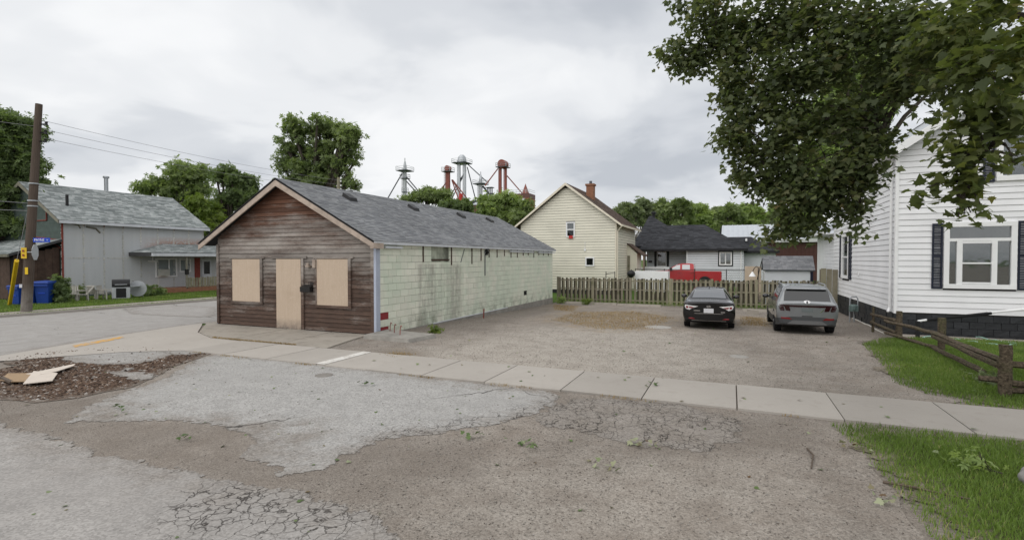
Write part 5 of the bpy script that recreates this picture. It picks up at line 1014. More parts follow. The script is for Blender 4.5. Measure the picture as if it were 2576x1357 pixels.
bin_(50, 766, 'darkest blue bin standing left of the pole foot', 1.0, R(20)); bin_(80, 765, 'blue bin half hidden behind the pole foot', 1.0, R(28)); bin_(118, 764, 'largest blue bin standing clear, right of the pole', 1.18, R(32))
def chair(px, py, rot, label, recl=.15):
    c = T(px, py); t_ = thing('garden_chair', label, 'chair', c, rot, 'white garden chairs by the grey wall'); m = MB()
    MB().hexa([(-.24, -.24, .40), (.24, -.24, .40), (.22, .2, .37), (-.22, .2, .37), (-.24, -.24, .43), (.24, -.24, .43), (.22, .2, .40), (-.22, .2, .40)]).obj('seat', 'plastic_white', t_, world=False)
    for i in range(5): x = -.2 + i * .1; MB().hexa([(x - .035, .18, .40), (x + .035, .18, .40), (x + .035, .21, .40), (x - .035, .21, .40), (x - .035, .18 + recl, .86), (x + .035, .18 + recl, .86), (x + .035, .21 + recl, .86), (x - .035, .21 + recl, .86)]).obj('back_slat', 'plastic_white', t_, world=False)
    MB().box(-.25, .17 + recl, .84, .25, .22 + recl, .9).obj('back_top', 'plastic_white', t_, world=False)
    for x, y in ((-.25, -.24), (.25, -.24), (-.25, .22), (.25, .22)): MB().hexa([(x * 1.12 - .03, y * 1.15 - .03, 0), (x * 1.12 + .03, y * 1.15 - .03, 0), (x * 1.12 + .03, y * 1.15 + .03, 0), (x * 1.12 - .03, y * 1.15 + .03, 0), (x - .025, y - .025, .62), (x + .025, y - .025, .62), (x + .025, y + .025, .62), (x - .025, y + .025, .62)]).obj('leg', 'plastic_white', t_, world=False)
    for x in (-.27, .27): MB().box(x - .035, -.28, .61, x + .035, .26, .65).obj('armrest', 'plastic_white', t_, world=False)
chair(183, 757, R(60), 'white plastic chair nearest the shrub and bins'); chair(207, 757, R(-20), 'white slatted chair leaning back, second from the shrub', .35); chair(240, 754, R(200), 'cream garden chair, third from the shrub'); chair(264, 754, R(120), 'white garden chair right beside the barbecue')
c = T(305, 752); bq = thing('gas_barbecue', 'black lidded gas barbecue cart with grey cabinet by the grey wall', 'barbecue', c, R(60))
MB().box(-.45, -.3, .08, .45, .3, .75).obj('cabinet', 'galv_dull', bq, world=False); MB().prism([(-.45, -.3, .78), (-.45, .3, .78), (-.45, .3, 1.1), (-.45, .1, 1.24), (-.45, -.2, 1.16), (-.45, -.3, .95)], (.9, 0, 0)).obj('lid', 'black_metal', bq, world=False); MB().box(.46, -.28, .78, .95, .25, .83).obj('side_shelf', 'galv', bq, world=False); MB().box(-.25, -.31, .12, .25, -.302, .7).obj('cabinet_door', 'black_metal', bq, world=False); MB().tube([(-.3, -.36, .92), (.3, -.36, .92)], .02, 6).obj('handle', 'galv', bq, world=False)
c = T(345, 750); rt = thing('round_table', 'grey garden table tipped beside the barbecue', 'table', c, R(40)); MB().lathe([(0, -.02), (.5, -.02), (.5, .02), (0, .02)], (0, .1, .62), 'y', 20).obj('table_top', 'galv_dull', rt, world=False); MB().tube([(.3, .1, 0), (.1, .3, .7), (-.3, .2, 1.1)], .02, 6).obj('leg', 'dark_steel', rt, world=False); MB().tube([(-.3, .15, 0), (-.4, .3, .9)], .02, 6).obj('leg', 'dark_steel', rt, world=False)
# ------------------------------------------------------------------ debris and small things on the near ground
def scrap(name, pp, mat, label, z=.03, tilt=.02):
    pts = [T(*q) for q in pp]; n = len(pts); m = MB().prism([(p.x, p.y, gz(p.x, p.y) + z + tilt * i) for i, p in enumerate(pts)], (0, 0, .014)); tag(m.obj(name, mat), label, 'board')
scrap('scrap_board', [(65, 948), (190, 922), (185, 928), (140, 944), (100, 952)], 'card_pale', 'long white offcut board lying across the wood chips', .06, .005); scrap('scrap_board', [(0, 960), (20, 944), (95, 945), (70, 968), (30, 970)], 'card_tan', 'brown folded board lying at the left edge on the wood chips', .03, .012)
scrap('scrap_board', [(58, 975), (85, 942), (145, 948), (132, 968)], 'card_pale', 'pale torn plywood offcut on top of the wood chips', .07, .004)
a, b = T(0, 955), T(35, 972); tag(MB().box(-.35, -.03, 0, .35, .03, .04).obj('scrap_stick', 'stick'), 'dark stick lying beside the brown folded board', 'stick'); bpy.data.objects['scrap_stick'].location = (a + b) / 2 + Vector((0, 0, .05)); bpy.data.objects['scrap_stick'].rotation_euler = (0, 0, math.atan2((b - a).y, (b - a).x))
def cover(px, py, r, mat, label):
    c = T(px, py); o = MB().lathe([(0, -.05), (r, -.05), (r, .014), (r * .93, .02), (r * .9, .014), (r * .86, .02), (0, .022)], (0, 0, 0), 'z', 24).obj('manhole_cover', mat); o.location = c; tag(o, label, 'manhole cover')
cover(1655, 823, .5, 'cover_pale', 'pale round cover in the gravel left of the black car'); cover(1858, 897, .24, 'cover_pale', 'small pale round cover in the gravel below the silver car'); cover(815, 944, .19, 'iron_cover', 'small brown iron cover set in the pale asphalt')
c = T(2560, 1225); bo = bmesh.new(); bmesh.ops.create_icosphere(bo, subdivisions=4, radius=.29)
for v_ in bo.verts:
    n_ = mnoise.fractal(v_.co * 3.1, 1, 2, 4); v_.co *= 1 + .16 * n_; v_.co.z *= .62; v_.co.x *= 1.1
me = bpy.data.meshes.new('boulder'); bo.to_mesh(me); me.materials.append(M['stone_grey']); me.polygons.foreach_set('use_smooth', [True] * len(me.polygons)); o = bpy.data.objects.new('boulder', me); COL.objects.link(o); o.location = c + Vector((.36, .05, .08)); tag(o, 'grey boulder in the grass at the right edge', 'boulder')
def stick(pp, r, label, name='fallen_branch'):
    pts = [T(*q) + Vector((0, 0, .02 + .015 * (i % 2))) for i, q in enumerate(pp)]; tag(MB().tube(pts, [r * (1 - .5 * i / len(pts)) for i in range(len(pts))], 6).obj(name, 'stick'), label, 'branch')
stick([(2220, 1215), (2300, 1232), (2380, 1248), (2440, 1262)], .018, 'long thin fallen branch at the edge of the right lawn'); stick([(2030, 1130), (2045, 1150), (2040, 1180)], .012, 'short dark twig on the gravel shoulder'); stick([(2355, 1090), (2350, 1098), (2372, 1110)], .010, 'small twig lying on the sidewalk slab')
# ------------------------------------------------------------------ cars
def catmull(P, t):
    n = len(P) - 1; i = min(int(t), n - 1); f = t - i
    p0, p1, p2, p3 = P[max(i - 1, 0)], P[i], P[i + 1], P[min(i + 2, n)]
    return .5 * ((2 * p1) + (-p0 + p2) * f + (2 * p0 - 5 * p1 + 4 * p2 - p3) * f * f + (-p0 + 3 * p1 - 3 * p2 + p3) * f ** 3)
class Car:
    def __init__(s, stations, ns=8, npf=6):
        s.root = None; S = []
        for (y, zb, ws, wm, zm, wb, zbt, wr, zr, zt) in stations:
            S.append(np.array([(0, y, zb), (ws * .9, y, zb), (ws, y, zb + .09), (wm, y, zm), (wb, y, zbt), (wr, y, zr), (wr * .62, y, zt), (0, y, zt + .012)], float))
        f = S[0]; a = f.copy(); a[:, 0] *= .72; a[:, 1] -= .035; b = f.copy(); b[:, 0] = 0; b[:, 1] -= .05
        g = S[-1]; c = g.copy(); c[:, 0] *= .72; c[:, 1] += .06; d = g.copy(); d[:, 0] = 0; d[:, 1] += .09
        S = [b, a] + S + [c, d]; s.A = np.array(S); nS, nP = s.A.shape[:2]
        s.ts = np.linspace(0, nS - 1, (nS - 1) * ns + 1); s.tp = np.linspace(0, nP - 1, (nP - 1) * npf + 1)
        tmp = np.array([[catmull(s.A[i], t) for t in s.tp] for i in range(nS)])
        G = np.array([[catmull(tmp[:, j], t) for j in range(len(s.tp))] for t in s.ts]); G[:, 0, 0] = 0; G[:, -1, 0] = 0; G[:, :, 0] = np.maximum(G[:, :, 0], 0)
        s.G = G; R_, Cn = G.shape[:2]; s.R, s.C = R_, Cn
        L = G.copy(); L[:, :, 0] *= -1; s.V = np.concatenate([G.reshape(-1, 3), L.reshape(-1, 3)]); s.F = []
        off = R_ * Cn
        for i in range(R_ - 1):
            for j in range(Cn - 1):
                q = (i * Cn + j, i * Cn + j + 1, (i + 1) * Cn + j + 1, (i + 1) * Cn + j); t1 = (s.ts[i] + s.ts[i + 1]) / 2 - 2; t2 = (s.tp[j] + s.tp[j + 1]) / 2
                s.F.append((q, t1, t2)); s.F.append((tuple(off + k for k in reversed(q)), t1, t2))
        s.bvh = BVHTree.FromPolygons([Vector(v) for v in s.V], [f[0] for f in s.F])
    def split(s, root, parts, default=('body', 'paint')):
        """parts: (name, material, test(t_station, t_profile, sign))"""
        s.root = root; n = s.R * s.C; groups = {}
        for f, a, b in s.F:
            sg = -1 if f[0] >= n else 1; key = None
            for k, (nm, mt, test) in enumerate(parts):
                if test(a, b, sg): key = k; break
            groups.setdefault(key, []).append(f)
        for key, fs in groups.items():
            used = sorted({i for f in fs for i in f}); mp = {v: i for i, v in enumerate(used)}; m = MB(); m.v = [tuple(s.V[i]) for i in used]; m.f = [tuple(mp[i] for i in f) for f in fs]; m.m = [0] * len(fs)
            nm, mt = default if key is None else parts[key][:2]; o = m.obj(nm, mt, root, world=False, smooth=True)
            bm = bmesh.new(); bm.from_mesh(o.data); bmesh.ops.remove_doubles(bm, verts=bm.verts, dist=.0005); bmesh.ops.recalc_face_normals(bm, faces=bm.faces); bm.to_mesh(o.data); bm.free()
            o.data.polygons.foreach_set('use_smooth', [True] * len(o.data.polygons))
    def hit(s, x, z, d='y'):
        if d == 'y': h = s.bvh.ray_cast(Vector((x, -5, z)), Vector((0, 1, 0)))[0]
        else: h = s.bvh.ray_cast(Vector((5 * d, x, z)), Vector((-d, 0, 0)))[0]
        return h
    def decal(s, name, mat, poly, off=.008, d='y', parent=None, th=.03):
        poly = [Vector((a, b)) for a, b in poly]; dense = []
        for i, p in enumerate(poly):
            q = poly[(i + 1) % len(poly)]; k = max(1, int((q - p).length / .08)); dense += [p.lerp(q, t / k) for t in range(k)]
        tri = delaunay_2d_cdt(dense + [], [(i, (i + 1) % len(dense)) for i in range(len(dense))], [], 1, 1e-5); vs, fs = tri[0], tri[2]; out = []
        for p in vs:
            h = s.hit(p.x, p.y, d)
            if h is None: h = Vector((p.x, .05, p.y)) if d == 'y' else Vector((.9 * d, p.x, p.y))
            out.append(h)
        n = Vector((0, -1, 0)) if d == 'y' else Vector((d, 0, 0)); m = MB(); k = len(out)
        m.v = [tuple(h + n * off) for h in out] + [tuple(h - n * th) for h in out]; m.f = [tuple(f) for f in fs] + [tuple(k + i for i in reversed(f)) for f in fs]
        ed = {}
        for f in fs:
            for i in range(len(f)): e = (f[i], f[(i + 1) % len(f)]); ed[e] = 1
        for a, b in list(ed):
            if (b, a) not in ed: m.f.append((a, b, k + b, k + a))
        m.m = [0] * len(m.f); o = m.obj(name, mat, parent or s.root, world=False)
        bm = bmesh.new(); bm.from_mesh(o.data); bmesh.ops.recalc_face_normals(bm, faces=bm.faces); bm.to_mesh(o.data); bm.free(); return o
    def wheels(s, ys, x, r, wd):
        for y in ys:
            for q in (-1, 1):
                t_ = MB().lathe([(r * .62, -wd / 2), (r * .95, -wd / 2), (r, -wd / 2 + .03), (r, wd / 2 - .03), (r * .95, wd / 2), (r * .62, wd / 2)], (q * x, y, r), 'x', 24).obj('wheel', 'rubber', s.root, world=False, smooth=False)
                MB().lathe([(.0, 0), (r * .15, .005), (r * .2, -.02), (r * .6, .0), (r * .63, -.04), (r * .63, -.1), (0, -.1)] if q > 0 else [(0, .1), (r * .63, .1), (r * .63, .04), (r * .6, 0), (r * .2, .02), (r * .15, -.005), (0, 0)], (q * (x + wd / 2 - .0), y, r), 'x', 20).obj('rim', 'rim', t_, world=False)
                m = [(y + 1.17 * r * math.cos(a), r + 1.17 * r * math.sin(a)) for a in np.linspace(R(-25), R(205), 20)]; s.decal('wheel_arch', 'under', m, .004, q)
    def mirror(s, y, z, x, mat):
        for q in (-1, 1):
            m = MB(); m.lathe([(0, -.06), (.09, -.05), (.11, .0), (.09, .07), (0, .1)], (0, 0, 0), 'y', 12); m.v = [(q * (x + .12) + a * 1.15, y + b, z + c_ * .75) for a, b, c_ in m.v]; o = m.obj('mirror', mat, s.root, world=False, smooth=True)
            MB().box(q * (x - .08), y - .02, z - .05, q * (x + .06), y + .03, z - .02).obj('mirror_arm', mat, o, world=False)
    def emblem(s, z, w_, h, par=None, mat='chrome'):
        o = [(w_ * math.cos(a), z + h * math.sin(a)) for a in np.linspace(0, 2 * math.pi, 20, endpoint=False)]; i_ = [(p[0] * .78, z + (p[1] - z) * .72) for p in o]; e = None
        e = s.decal('emblem', mat, o, .012); s.decal('emblem_field', 'under' if mat == 'chrome' else 'tint_glass', i_, .02, parent=e)
        for q in (-.3, .3): s.decal('emblem_bar', mat, [(w_ * (q - .16), z - h * .6), (w_ * (q + .04), z - h * .6), (w_ * (q + .16), z + h * .6), (w_ * (q - .04), z + h * .6)], .04, parent=e)
        s.decal('emblem_bar', mat, [(-w_ * .3, z - h * .15), (w_ * .3, z - h * .02), (w_ * .3, z + h * .15), (-w_ * .3, z + h * .02)], .041, parent=e)
def mirx(p): return [(-a, b) for a, b in reversed(p)]
# black saloon
A, Bq = T(1714, 826), T(1851, 831); cpos = Vector(((A.x + Bq.x) / 2, (A.y + Bq.y) / 2, gz(-.8, 20.8)))
rt = thing('black_saloon', 'black four-door saloon car parked with its rear to the street', 'car', cpos, R(1.5))
cs_ = Car([(0, .36, .74, .84, .60, .80, .93, .72, 1.00, 1.015), (.10, .28, .86, .915, .60, .87, .97, .76, 1.035, 1.055), (.5, .22, .90, .93, .62, .89, .98, .74, 1.06, 1.08), (.72, .21, .90, .93, .62, .90, .985, .70, 1.10, 1.12), (1.3, .2, .90, .93, .62, .90, .98, .60, 1.37, 1.43), (1.85, .2, .9, .93, .62, .9, .97, .59, 1.42, 1.475), (2.6, .2, .9, .93, .62, .9, .96, .60, 1.42, 1.475), (3.05, .2, .9, .93, .62, .9, .95, .60, 1.36, 1.40), (3.75, .2, .9, .93, .62, .88, .93, .72, 1.00, 1.02), (4.5, .22, .86, .90, .60, .82, .82, .66, .88, .90), (4.75, .28, .70, .74, .58, .68, .70, .52, .74, .75)])
cs_.split(rt, [('rear_window', 'car_glass', lambda a, b, s: 3.15 < a < 4.05 and b > 5.25), ('side_window', 'tint_glass', lambda a, b, s: 3.5 < a < 7.7 and 4.25 < b < 4.9), ('windscreen', 'car_glass', lambda a, b, s: 7.15 < a < 7.95 and b > 5.2), ('underbody', 'under', lambda a, b, s: b < 1.2 and 0 < a < 11)], ('body', 'paint_black'))
cs_.wheels((.98, 3.82), .80, .33, .22); cs_.mirror(3.35, 1.03, .93, 'paint_black')
for q in (1, -1):
    f = (lambda p: p) if q > 0 else mirx
    lp = cs_.decal('tail_lamp', 'lamp_clear', f([(.36, .875), (.62, .90), (.83, .925), (.85, .87), (.80, .77), (.68, .735), (.58, .80)]), .012)
    cs_.decal('lamp_lens', 'lamp_red', f([(.50, .835), (.69, .865), (.68, .80), (.60, .80)]), .018, parent=lp); cs_.decal('lamp_lens', 'lamp_red', f([(.71, .87), (.80, .88), (.80, .80), (.72, .80)]), .018, parent=lp)
    cs_.decal('reflector', 'lamp_red', f([(.46, .40), (.70, .405), (.70, .445), (.56, .45)]), .012)
cs_.decal('trunk_lip', 'paint_black', [(-.66, .965), (.66, .965), (.60, .995), (-.60, .995)], .035); cs_.decal('licence_plate', 'plate_white', [(-.17, .64), (.17, .64), (.17, .80), (-.17, .80)], .014)
cs_.decal('bumper_line', 'chrome', [(-.6, .335), (.6, .335), (.6, .352), (-.6, .352)], .012); cs_.decal('trunk_trim', 'chrome', [(-.5, .605), (.5, .605), (.5, .617), (-.5, .617)], .01); cs_.decal('badge', 'chrome', [(-.52, .70), (-.30, .70), (-.30, .725), (-.52, .725)], .011); cs_.decal('badge', 'chrome', [(.42, .66), (.56, .66), (.56, .69), (.42, .69)], .011); cs_.emblem(.875, .075, .042)
MB().prism([(-.015, 1.45, 1.46), (-.015, 1.65, 1.47), (-.015, 1.5, 1.56)], (.03, 0, 0)).obj('antenna_fin', 'paint_black', rt, world=False)
# silver SUV
A, Bq = T(1952, 838), T(2108, 845); cpos = Vector(((A.x + Bq.x) / 2, (A.y + Bq.y) / 2, gz(2.4, 20.6)))
rt = thing('silver_suv', 'silver grey sport utility car parked beside the white house', 'car', cpos, R(1.0))
cs_ = Car([(0, .36, .80, .90, .72, .88, 1.03, .75, 1.09, 1.10), (.09, .32, .88, .945, .75, .92, 1.06, .75, 1.20, 1.215), (.42, .28, .92, .955, .75, .93, 1.08, .69, 1.58, 1.63), (.85, .26, .92, .955, .75, .93, 1.08, .69, 1.62, 1.685), (2.2, .25, .92, .955, .75, .93, 1.06, .69, 1.62, 1.69), (2.85, .25, .92, .955, .75, .92, 1.04, .66, 1.51, 1.57), (3.55, .26, .92, .95, .74, .90, 1.02, .75, 1.10, 1.12), (4.3, .28, .88, .92, .70, .84, .92, .70, .98, 1.0), (4.55, .34, .74, .78, .66, .72, .78, .54, .83, .84)])
cs_.split(rt, [('rear_window', 'tint_glass', lambda a, b, s: .8 < a < 1.75 and b > 5.2), ('side_window', 'tint_glass', lambda a, b, s: 1.9 < a < 5.7 and 4.2 < b < 4.88), ('windscreen', 'car_glass', lambda a, b, s: 5.1 < a < 5.95 and b > 5.2), ('sunroof', 'tint_glass', lambda a, b, s: 3.1 < a < 4.3 and b > 5.9), ('cladding', 'clad_grey', lambda a, b, s: b < 2.45)], ('body', 'paint_silver'))
cs_.wheels((.95, 3.63), .83, .365, .235); cs_.mirror(3.05, 1.14, .95, 'paint_black')
cs_.decal('lower_bumper', 'clad_grey', [(-.86, .40), (.86, .40), (.87, .56), (.5, .63), (-.5, .63), (-.87, .56)], .012); sk = cs_.decal('skid_plate', 'skid_grey', [(-.62, .37), (.62, .37), (.44, .50), (-.44, .50)], .025); cs_.decal('bumper_slot', 'under', [(-.16, .645), (.16, .645), (.16, .665), (-.16, .665)], .014)
lb = cs_.decal('light_bar', 'lamp_dark', [(-.86, 1.045), (-.84, .985), (-.4, .965), (.4, .965), (.84, .985), (.86, 1.045), (.4, 1.03), (-.4, 1.03)], .018)
for q in (1, -1):
    f = (lambda p: p) if q > 0 else mirx
    for x0 in (.58, .76): cs_.decal('tail_lamp', 'lamp_dark', f([(x0 - .02, .99), (x0 + .13, .99), (x0 + .07, .84), (x0 - .06, .825), (x0 - .06, .88)]), .02, parent=lb)
    cs_.decal('reflector', 'lamp_red', f([(.46, .53), (.80, .55), (.80, .60), (.55, .595)]), .022)
cs_.decal('licence_plate', 'plate_grey', [(-.17, .80), (.17, .80), (.17, .93), (-.17, .93)], .014); cs_.emblem(1.145, .10, .05, mat='sign_white')
cs_.decal('badge', 'chrome', [(.38, .80), (.42, .80), (.52, .90), (.48, .90)], .012); cs_.decal('spoiler', 'paint_silver', [(-.62, 1.575), (.62, 1.575), (.60, 1.625), (-.60, 1.625)], .09)
for q in (-1, 1): MB().tube([(q * .66, .75, 1.63), (q * .68, .95, 1.72), (q * .68, 2.2, 1.73), (q * .66, 2.5, 1.64)], .022, 6).obj('roof_rail', 'rim', rt, world=False)
# red pickup behind the fence
tl = Vp(*Z5(1624, 770), 43.0); c = Vector((tl.x, 43.0, gz(-2, 43) + .12)); rt = thing('red_pickup', 'red crew-cab pickup truck parked in front of the bungalow', 'pickup truck', c)
def arch(x, r, z): return [(x + r * math.cos(a), z + r * math.sin(a)) for a in np.linspace(0, math.pi, 11)]
side = [(0, .62), (.02, .85), (0, 1.36), (-1.93, 1.38), (-1.95, .58), (-1.55, .58)] + [(0, 0)] * 0
low = [(0, .6), (.0, 1.36), (-.03, 1.38), (-1.92, 1.40)] + [(-2.0, 1.40), (-3.95, 1.44), (-4.15, 1.43), (-5.45, 1.33), (-5.7, 1.2), (-5.76, .6)] + arch(-4.78, .46, .55)[::-1] + arch(-1.18, .46, .55)[::-1]
b = MB().prism([(x, -.98, z) for x, z in low], (0, 1.96, 0)); ob = b.obj('body', 'paint_red', rt, world=False)
bm = bmesh.new(); bm.from_mesh(ob.data); bmesh.ops.triangulate(bm, faces=[f for f in bm.faces if len(f.verts) > 4]); bmesh.ops.recalc_face_normals(bm, faces=bm.faces); bm.to_mesh(ob.data); bm.free()
def cy(z): return -(.965 - (z - 1.40) / .58 * .17)
MB().add([(x, s_ * cy(z), z) for s_ in (1, -1) for x, z in ((-1.97, 1.40), (-3.98, 1.40), (-3.62, 1.70), (-3.15, 1.92), (-2.9, 1.98), (-2.15, 1.98), (-2.02, 1.90))], [(6, 5, 4, 3, 2, 1, 0), (7, 8, 9, 10, 11, 12, 13), (0, 1, 8, 7), (1, 2, 9, 8), (2, 3, 10, 9), (3, 4, 11, 10), (4, 5, 12, 11), (5, 6, 13, 12), (6, 0, 7, 13)]).obj('cab', 'paint_red', rt, world=False)
for pp in ([(-2.28, 1.47), (-2.86, 1.47), (-2.86, 1.88), (-2.3, 1.88)], [(-3.02, 1.47), (-3.85, 1.45), (-3.6, 1.64), (-3.25, 1.84), (-3.02, 1.88)]):
    for s_ in (1, -1): MB().prism([(x, s_ * (cy(z) - .012), z) for x, z in pp], (0, .01 * s_, 0)).obj('side_window', 'car_glass', rt, world=False)
MB().prism([(-3.93, -.8, 1.45), (-3.2, -.72, 1.91), (-3.2, .72, 1.91), (-3.93, .8, 1.45)], (-.02, 0, .02)).obj('windscreen', 'car_glass', rt, world=False)
for x in (-2.93, -2.0, -3.95): MB().box(x - .008, -.988, .75, x + .008, -.978, 1.4).obj('door_seam', 'under', rt, world=False)
for x in (-2.25, -3.2): MB().box(x, -1.0, 1.2, x + .2, -.975, 1.25).obj('door_handle', 'under', rt, world=False)
MB().box(-3.75, -1.2, 1.42, -3.6, -.98, 1.62).obj('mirror', 'black_metal', rt, world=False); MB().box(-.03, -.985, .95, .012, -.8, 1.3).obj('tail_lamp', 'lamp_red', rt, world=False); MB().box(.0, -.9, .55, .16, .9, .72).obj('bumper', 'chrome', rt, world=False); MB().box(-5.9, -.95, .5, -5.7, .95, .75).obj('bumper', 'chrome', rt, world=False)
MB().box(-5.6, -.9, .4, -.1, .9, .62).obj('underbody', 'under', rt, world=False)
for x in (-1.18, -4.78):
    for q in (-1, 1):
        w_ = MB().lathe([(.22, -.13), (.38, -.13), (.4, -.1), (.4, .1), (.38, .13), (.22, .13)], (x, q * .85, .38), 'y', 20).obj('wheel', 'rubber', rt, world=False); MB().lathe([(0, -.02), (.22, -.02), (.22, .02), (0, .02)], (x, q * .93, .38), 'y', 16).obj('rim', 'rim', w_, world=False)
    MB().box(x - .45, -.86, .5, x + .45, .86, .98).obj('wheel_well', 'under', rt, world=False)
# ------------------------------------------------------------------ grain elevator on the skyline
GD = 150.0
def W(px, py, d=GD): return Dp(px, py, d)
def leg(name, label, px, top, plats, wpx, mat, head, d=GD, twin=0, base=640):
    """one elevator leg: trunk, head, platforms with hand rails"""
    c = W(px, 600, d); t_ = thing(name, label, 'grain elevator', (c.x, c.y, 0), 0, 'grain elevator towers'); k = d / FPX; w_ = wpx * k * .38
    cols = [0] if not twin else [-twin * k / 2, twin * k / 2]; zt = W(px, top, d).z
    for dx_ in cols:
        b = c + rdir * dx_; MB().box(b.x - w_, b.y - w_, -.5, b.x + w_, b.y + w_, zt).obj('trunk', mat, t_)
        for q in (-1, 1): MB().tube([(b.x + q * (w_ + .1), b.y - w_ - .1, -.5), (b.x + q * (w_ + .1), b.y - w_ - .1, zt)], .09, 4).obj('corner_angle', mat, t_)
    hw = max(w_ * 1.6 + (twin * k / 2), w_ * 1.6)
    if head == 'dome': MB().lathe([(hw, -1.0), (hw, .2), (hw * .85, 1.1), (hw * .45, 1.7), (0, 1.85)], (c.x, c.y, zt), 'z', 14).obj('head', mat, t_, smooth=False)
    elif head == 'spire': MB().lathe([(hw * .8, -1), (hw * .8, .8), (hw * .5, 1.7), (.12, 2.3), (.12, 3.0), (0, 3.0)], (c.x, c.y, zt), 'z', 12).obj('head', mat, t_)
    else: MB().lathe([(0, -hw), (hw, -hw), (hw, hw), (0, hw)], (c.x, c.y, zt), 'y', 18).obj('head', mat, t_)
    for py, wp in plats:
        z = W(px, py, d).z; h_ = wp * k / 2; pl_ = MB().box(c.x - h_, c.y - h_, z - .15, c.x + h_, c.y + h_, z + .05).obj('platform', 'dark_steel', t_)
        m = MB()
        for q in (-1, 1):
            for r_ in (-1, 1): m.tube([(c.x + q * h_, c.y + r_ * h_, z), (c.x + q * h_, c.y + r_ * h_, z + 1.1)], .06, 4)
        for zz in (.55, 1.1):
            m.tube([(c.x - h_, c.y - h_, z + zz), (c.x + h_, c.y - h_, z + zz), (c.x + h_, c.y + h_, z + zz), (c.x - h_, c.y + h_, z + zz), (c.x - h_, c.y - h_, z + zz)], .05, 4)
        o = m.obj('hand_rail', 'galv_dull', pl_); o['kind'] = 'stuff'
    m = MB(); m.tube([(c.x - w_ - .5, c.y - w_, -.5), (c.x - w_ - .5, c.y - w_, zt)], .05, 4); m.tube([(c.x - w_ - .1, c.y - w_, -.5), (c.x - w_ - .1, c.y - w_, zt)], .05, 4); z = 8
    while z < zt: m.tube([(c.x - w_ - .5, c.y - w_, z), (c.x - w_ - .1, c.y - w_, z)], .03, 4); z += .7
    o = m.obj('ladder', 'dark_steel', t_); o['kind'] = 'stuff'; return t_
def spouts(t_, lst, mat, d=GD, r=.17):
    for (x0, y0, x1, y1) in lst:
        a, b = W(x0, y0, d), W(x1, y1, d); b = b + (b - a) * .35; MB().tube([a, b], r, 6).obj('spout', mat, t_)
t1 = leg('elevator_leg', 'slim galvanised elevator tower, leftmost on the skyline', 1019, 424, [(430, 32), (449, 18), (483, 12)], 8, 'galv_dull', 'spire'); spouts(t1, [(1011, 436, 976, 497), (1013, 434, 1062, 492), (1014, 447, 1057, 494)], 'dark_steel')
t2 = leg('elevator_leg', 'red round-headed elevator leg left of the tall silver one', 1127, 424, [(432, 24)], 11, 'red_paint', 'drum', GD - 4); spouts(t2, [(1138, 452, 1210, 545), (1137, 452, 1195, 550), (1122, 460, 1088, 500), (1136, 452, 1160, 520)], 'red_paint', GD - 4)
t3 = leg('elevator_leg', 'tallest galvanised elevator leg with domed head', 1162, 405, [(411, 38)], 7, 'galv', 'dome', GD + 6, twin=14); spouts(t3, [(1176, 413, 1212, 446), (1175, 420, 1193, 490), (1172, 428, 1120, 512), (1172, 428, 1130, 512)], 'dark_steel', GD + 6)
t4 = leg('elevator_leg', 'small galvanised elevator tower right of the tallest leg', 1209, 458, [(463, 30)], 9, 'galv', 'spire', GD + 2); spouts(t4, [(1214, 468, 1240, 500)], 'dark_steel', GD + 2, .3)
t5 = leg('elevator_leg', 'twin red elevator leg with drum head, rightmost tower', 1265, 414, [(421, 28)], 7, 'red_paint', 'drum', GD - 2, twin=13); spouts(t5, [(1252, 424, 1228, 456), (1275, 442, 1308, 480), (1256, 425, 1256, 500)], 'red_paint', GD - 2)
c = W(1232, 600, GD + 10); lt_ = thing('lattice_tower', 'dark lattice tower between the small silver and twin red legs', 'tower', (c.x, c.y, 0), 0); k = (GD + 10) / FPX; h_ = 7 * k; zt = W(1232, 472, GD + 10).z
for q in (-1, 1):
    for r_ in (-1, 1): MB().tube([(c.x + q * h_, c.y + r_ * h_, -.5), (c.x + q * h_ * .6, c.y + r_ * h_ * .6, zt)], .16, 5).obj('mast', 'dark_steel', lt_)
z = 6
while z < zt - 2: MB().tube([(c.x - h_ * .8, c.y - h_ * .8, z), (c.x + h_ * .8, c.y - h_ * .8, z + 2.2)], .1, 4).obj('brace', 'dark_steel', lt_); MB().tube([(c.x + h_ * .8, c.y - h_ * .8, z), (c.x - h_ * .8, c.y - h_ * .8, z + 2.2)], .1, 4).obj('brace', 'dark_steel', lt_); z += 2.4
for py in (473, 488): zz = W(1232, py, GD + 10).z; MB().box(c.x - h_ * 1.3, c.y - h_, zz, c.x + h_ * 1.3, c.y + h_, zz + .2).obj('platform', 'dark_steel', lt_)
def silo(name, label, px0, px1, top, mat, d, cap=None, zb=-.5, cat='silo'):
    a, b = W(px0, top, d), W(px1, top, d); c = (a + b) / 2; r = (b - a).length / 2; t_ = thing(name, label, cat, (c.x, c.y, 0), 0); n = 24
    MB().lathe([(r, zb), (r, c.z), (0, c.z)], (c.x, c.y, 0), 'z', n).obj('shell', mat, t_)
    for z in np.arange(2, c.z - .6, 2.2): MB().lathe([(r + .01, 0), (r + .09, 0), (r + .09, .18), (r + .01, .18)], (c.x, c.y, z), 'z', n).obj('band', mat, t_)
    if cap == 'cone': MB().lathe([(r + .3, -.1), (r + .3, .1), (r * .3, 1.6), (0, 1.7)], (c.x, c.y, c.z), 'z', n).obj('cap', 'metal_roof', t_)
    return t_, c, r
silo('concrete_silo', 'low brown concrete silo with pale cap behind the bushes', 1185, 1243, 517, 'silo_brown', GD + 4, 'cone')
silo('red_stack', 'thin bright red pipe stack in front of the brown silo', 1154, 1164, 487, 'red_bright', GD - 8, cat='stack')
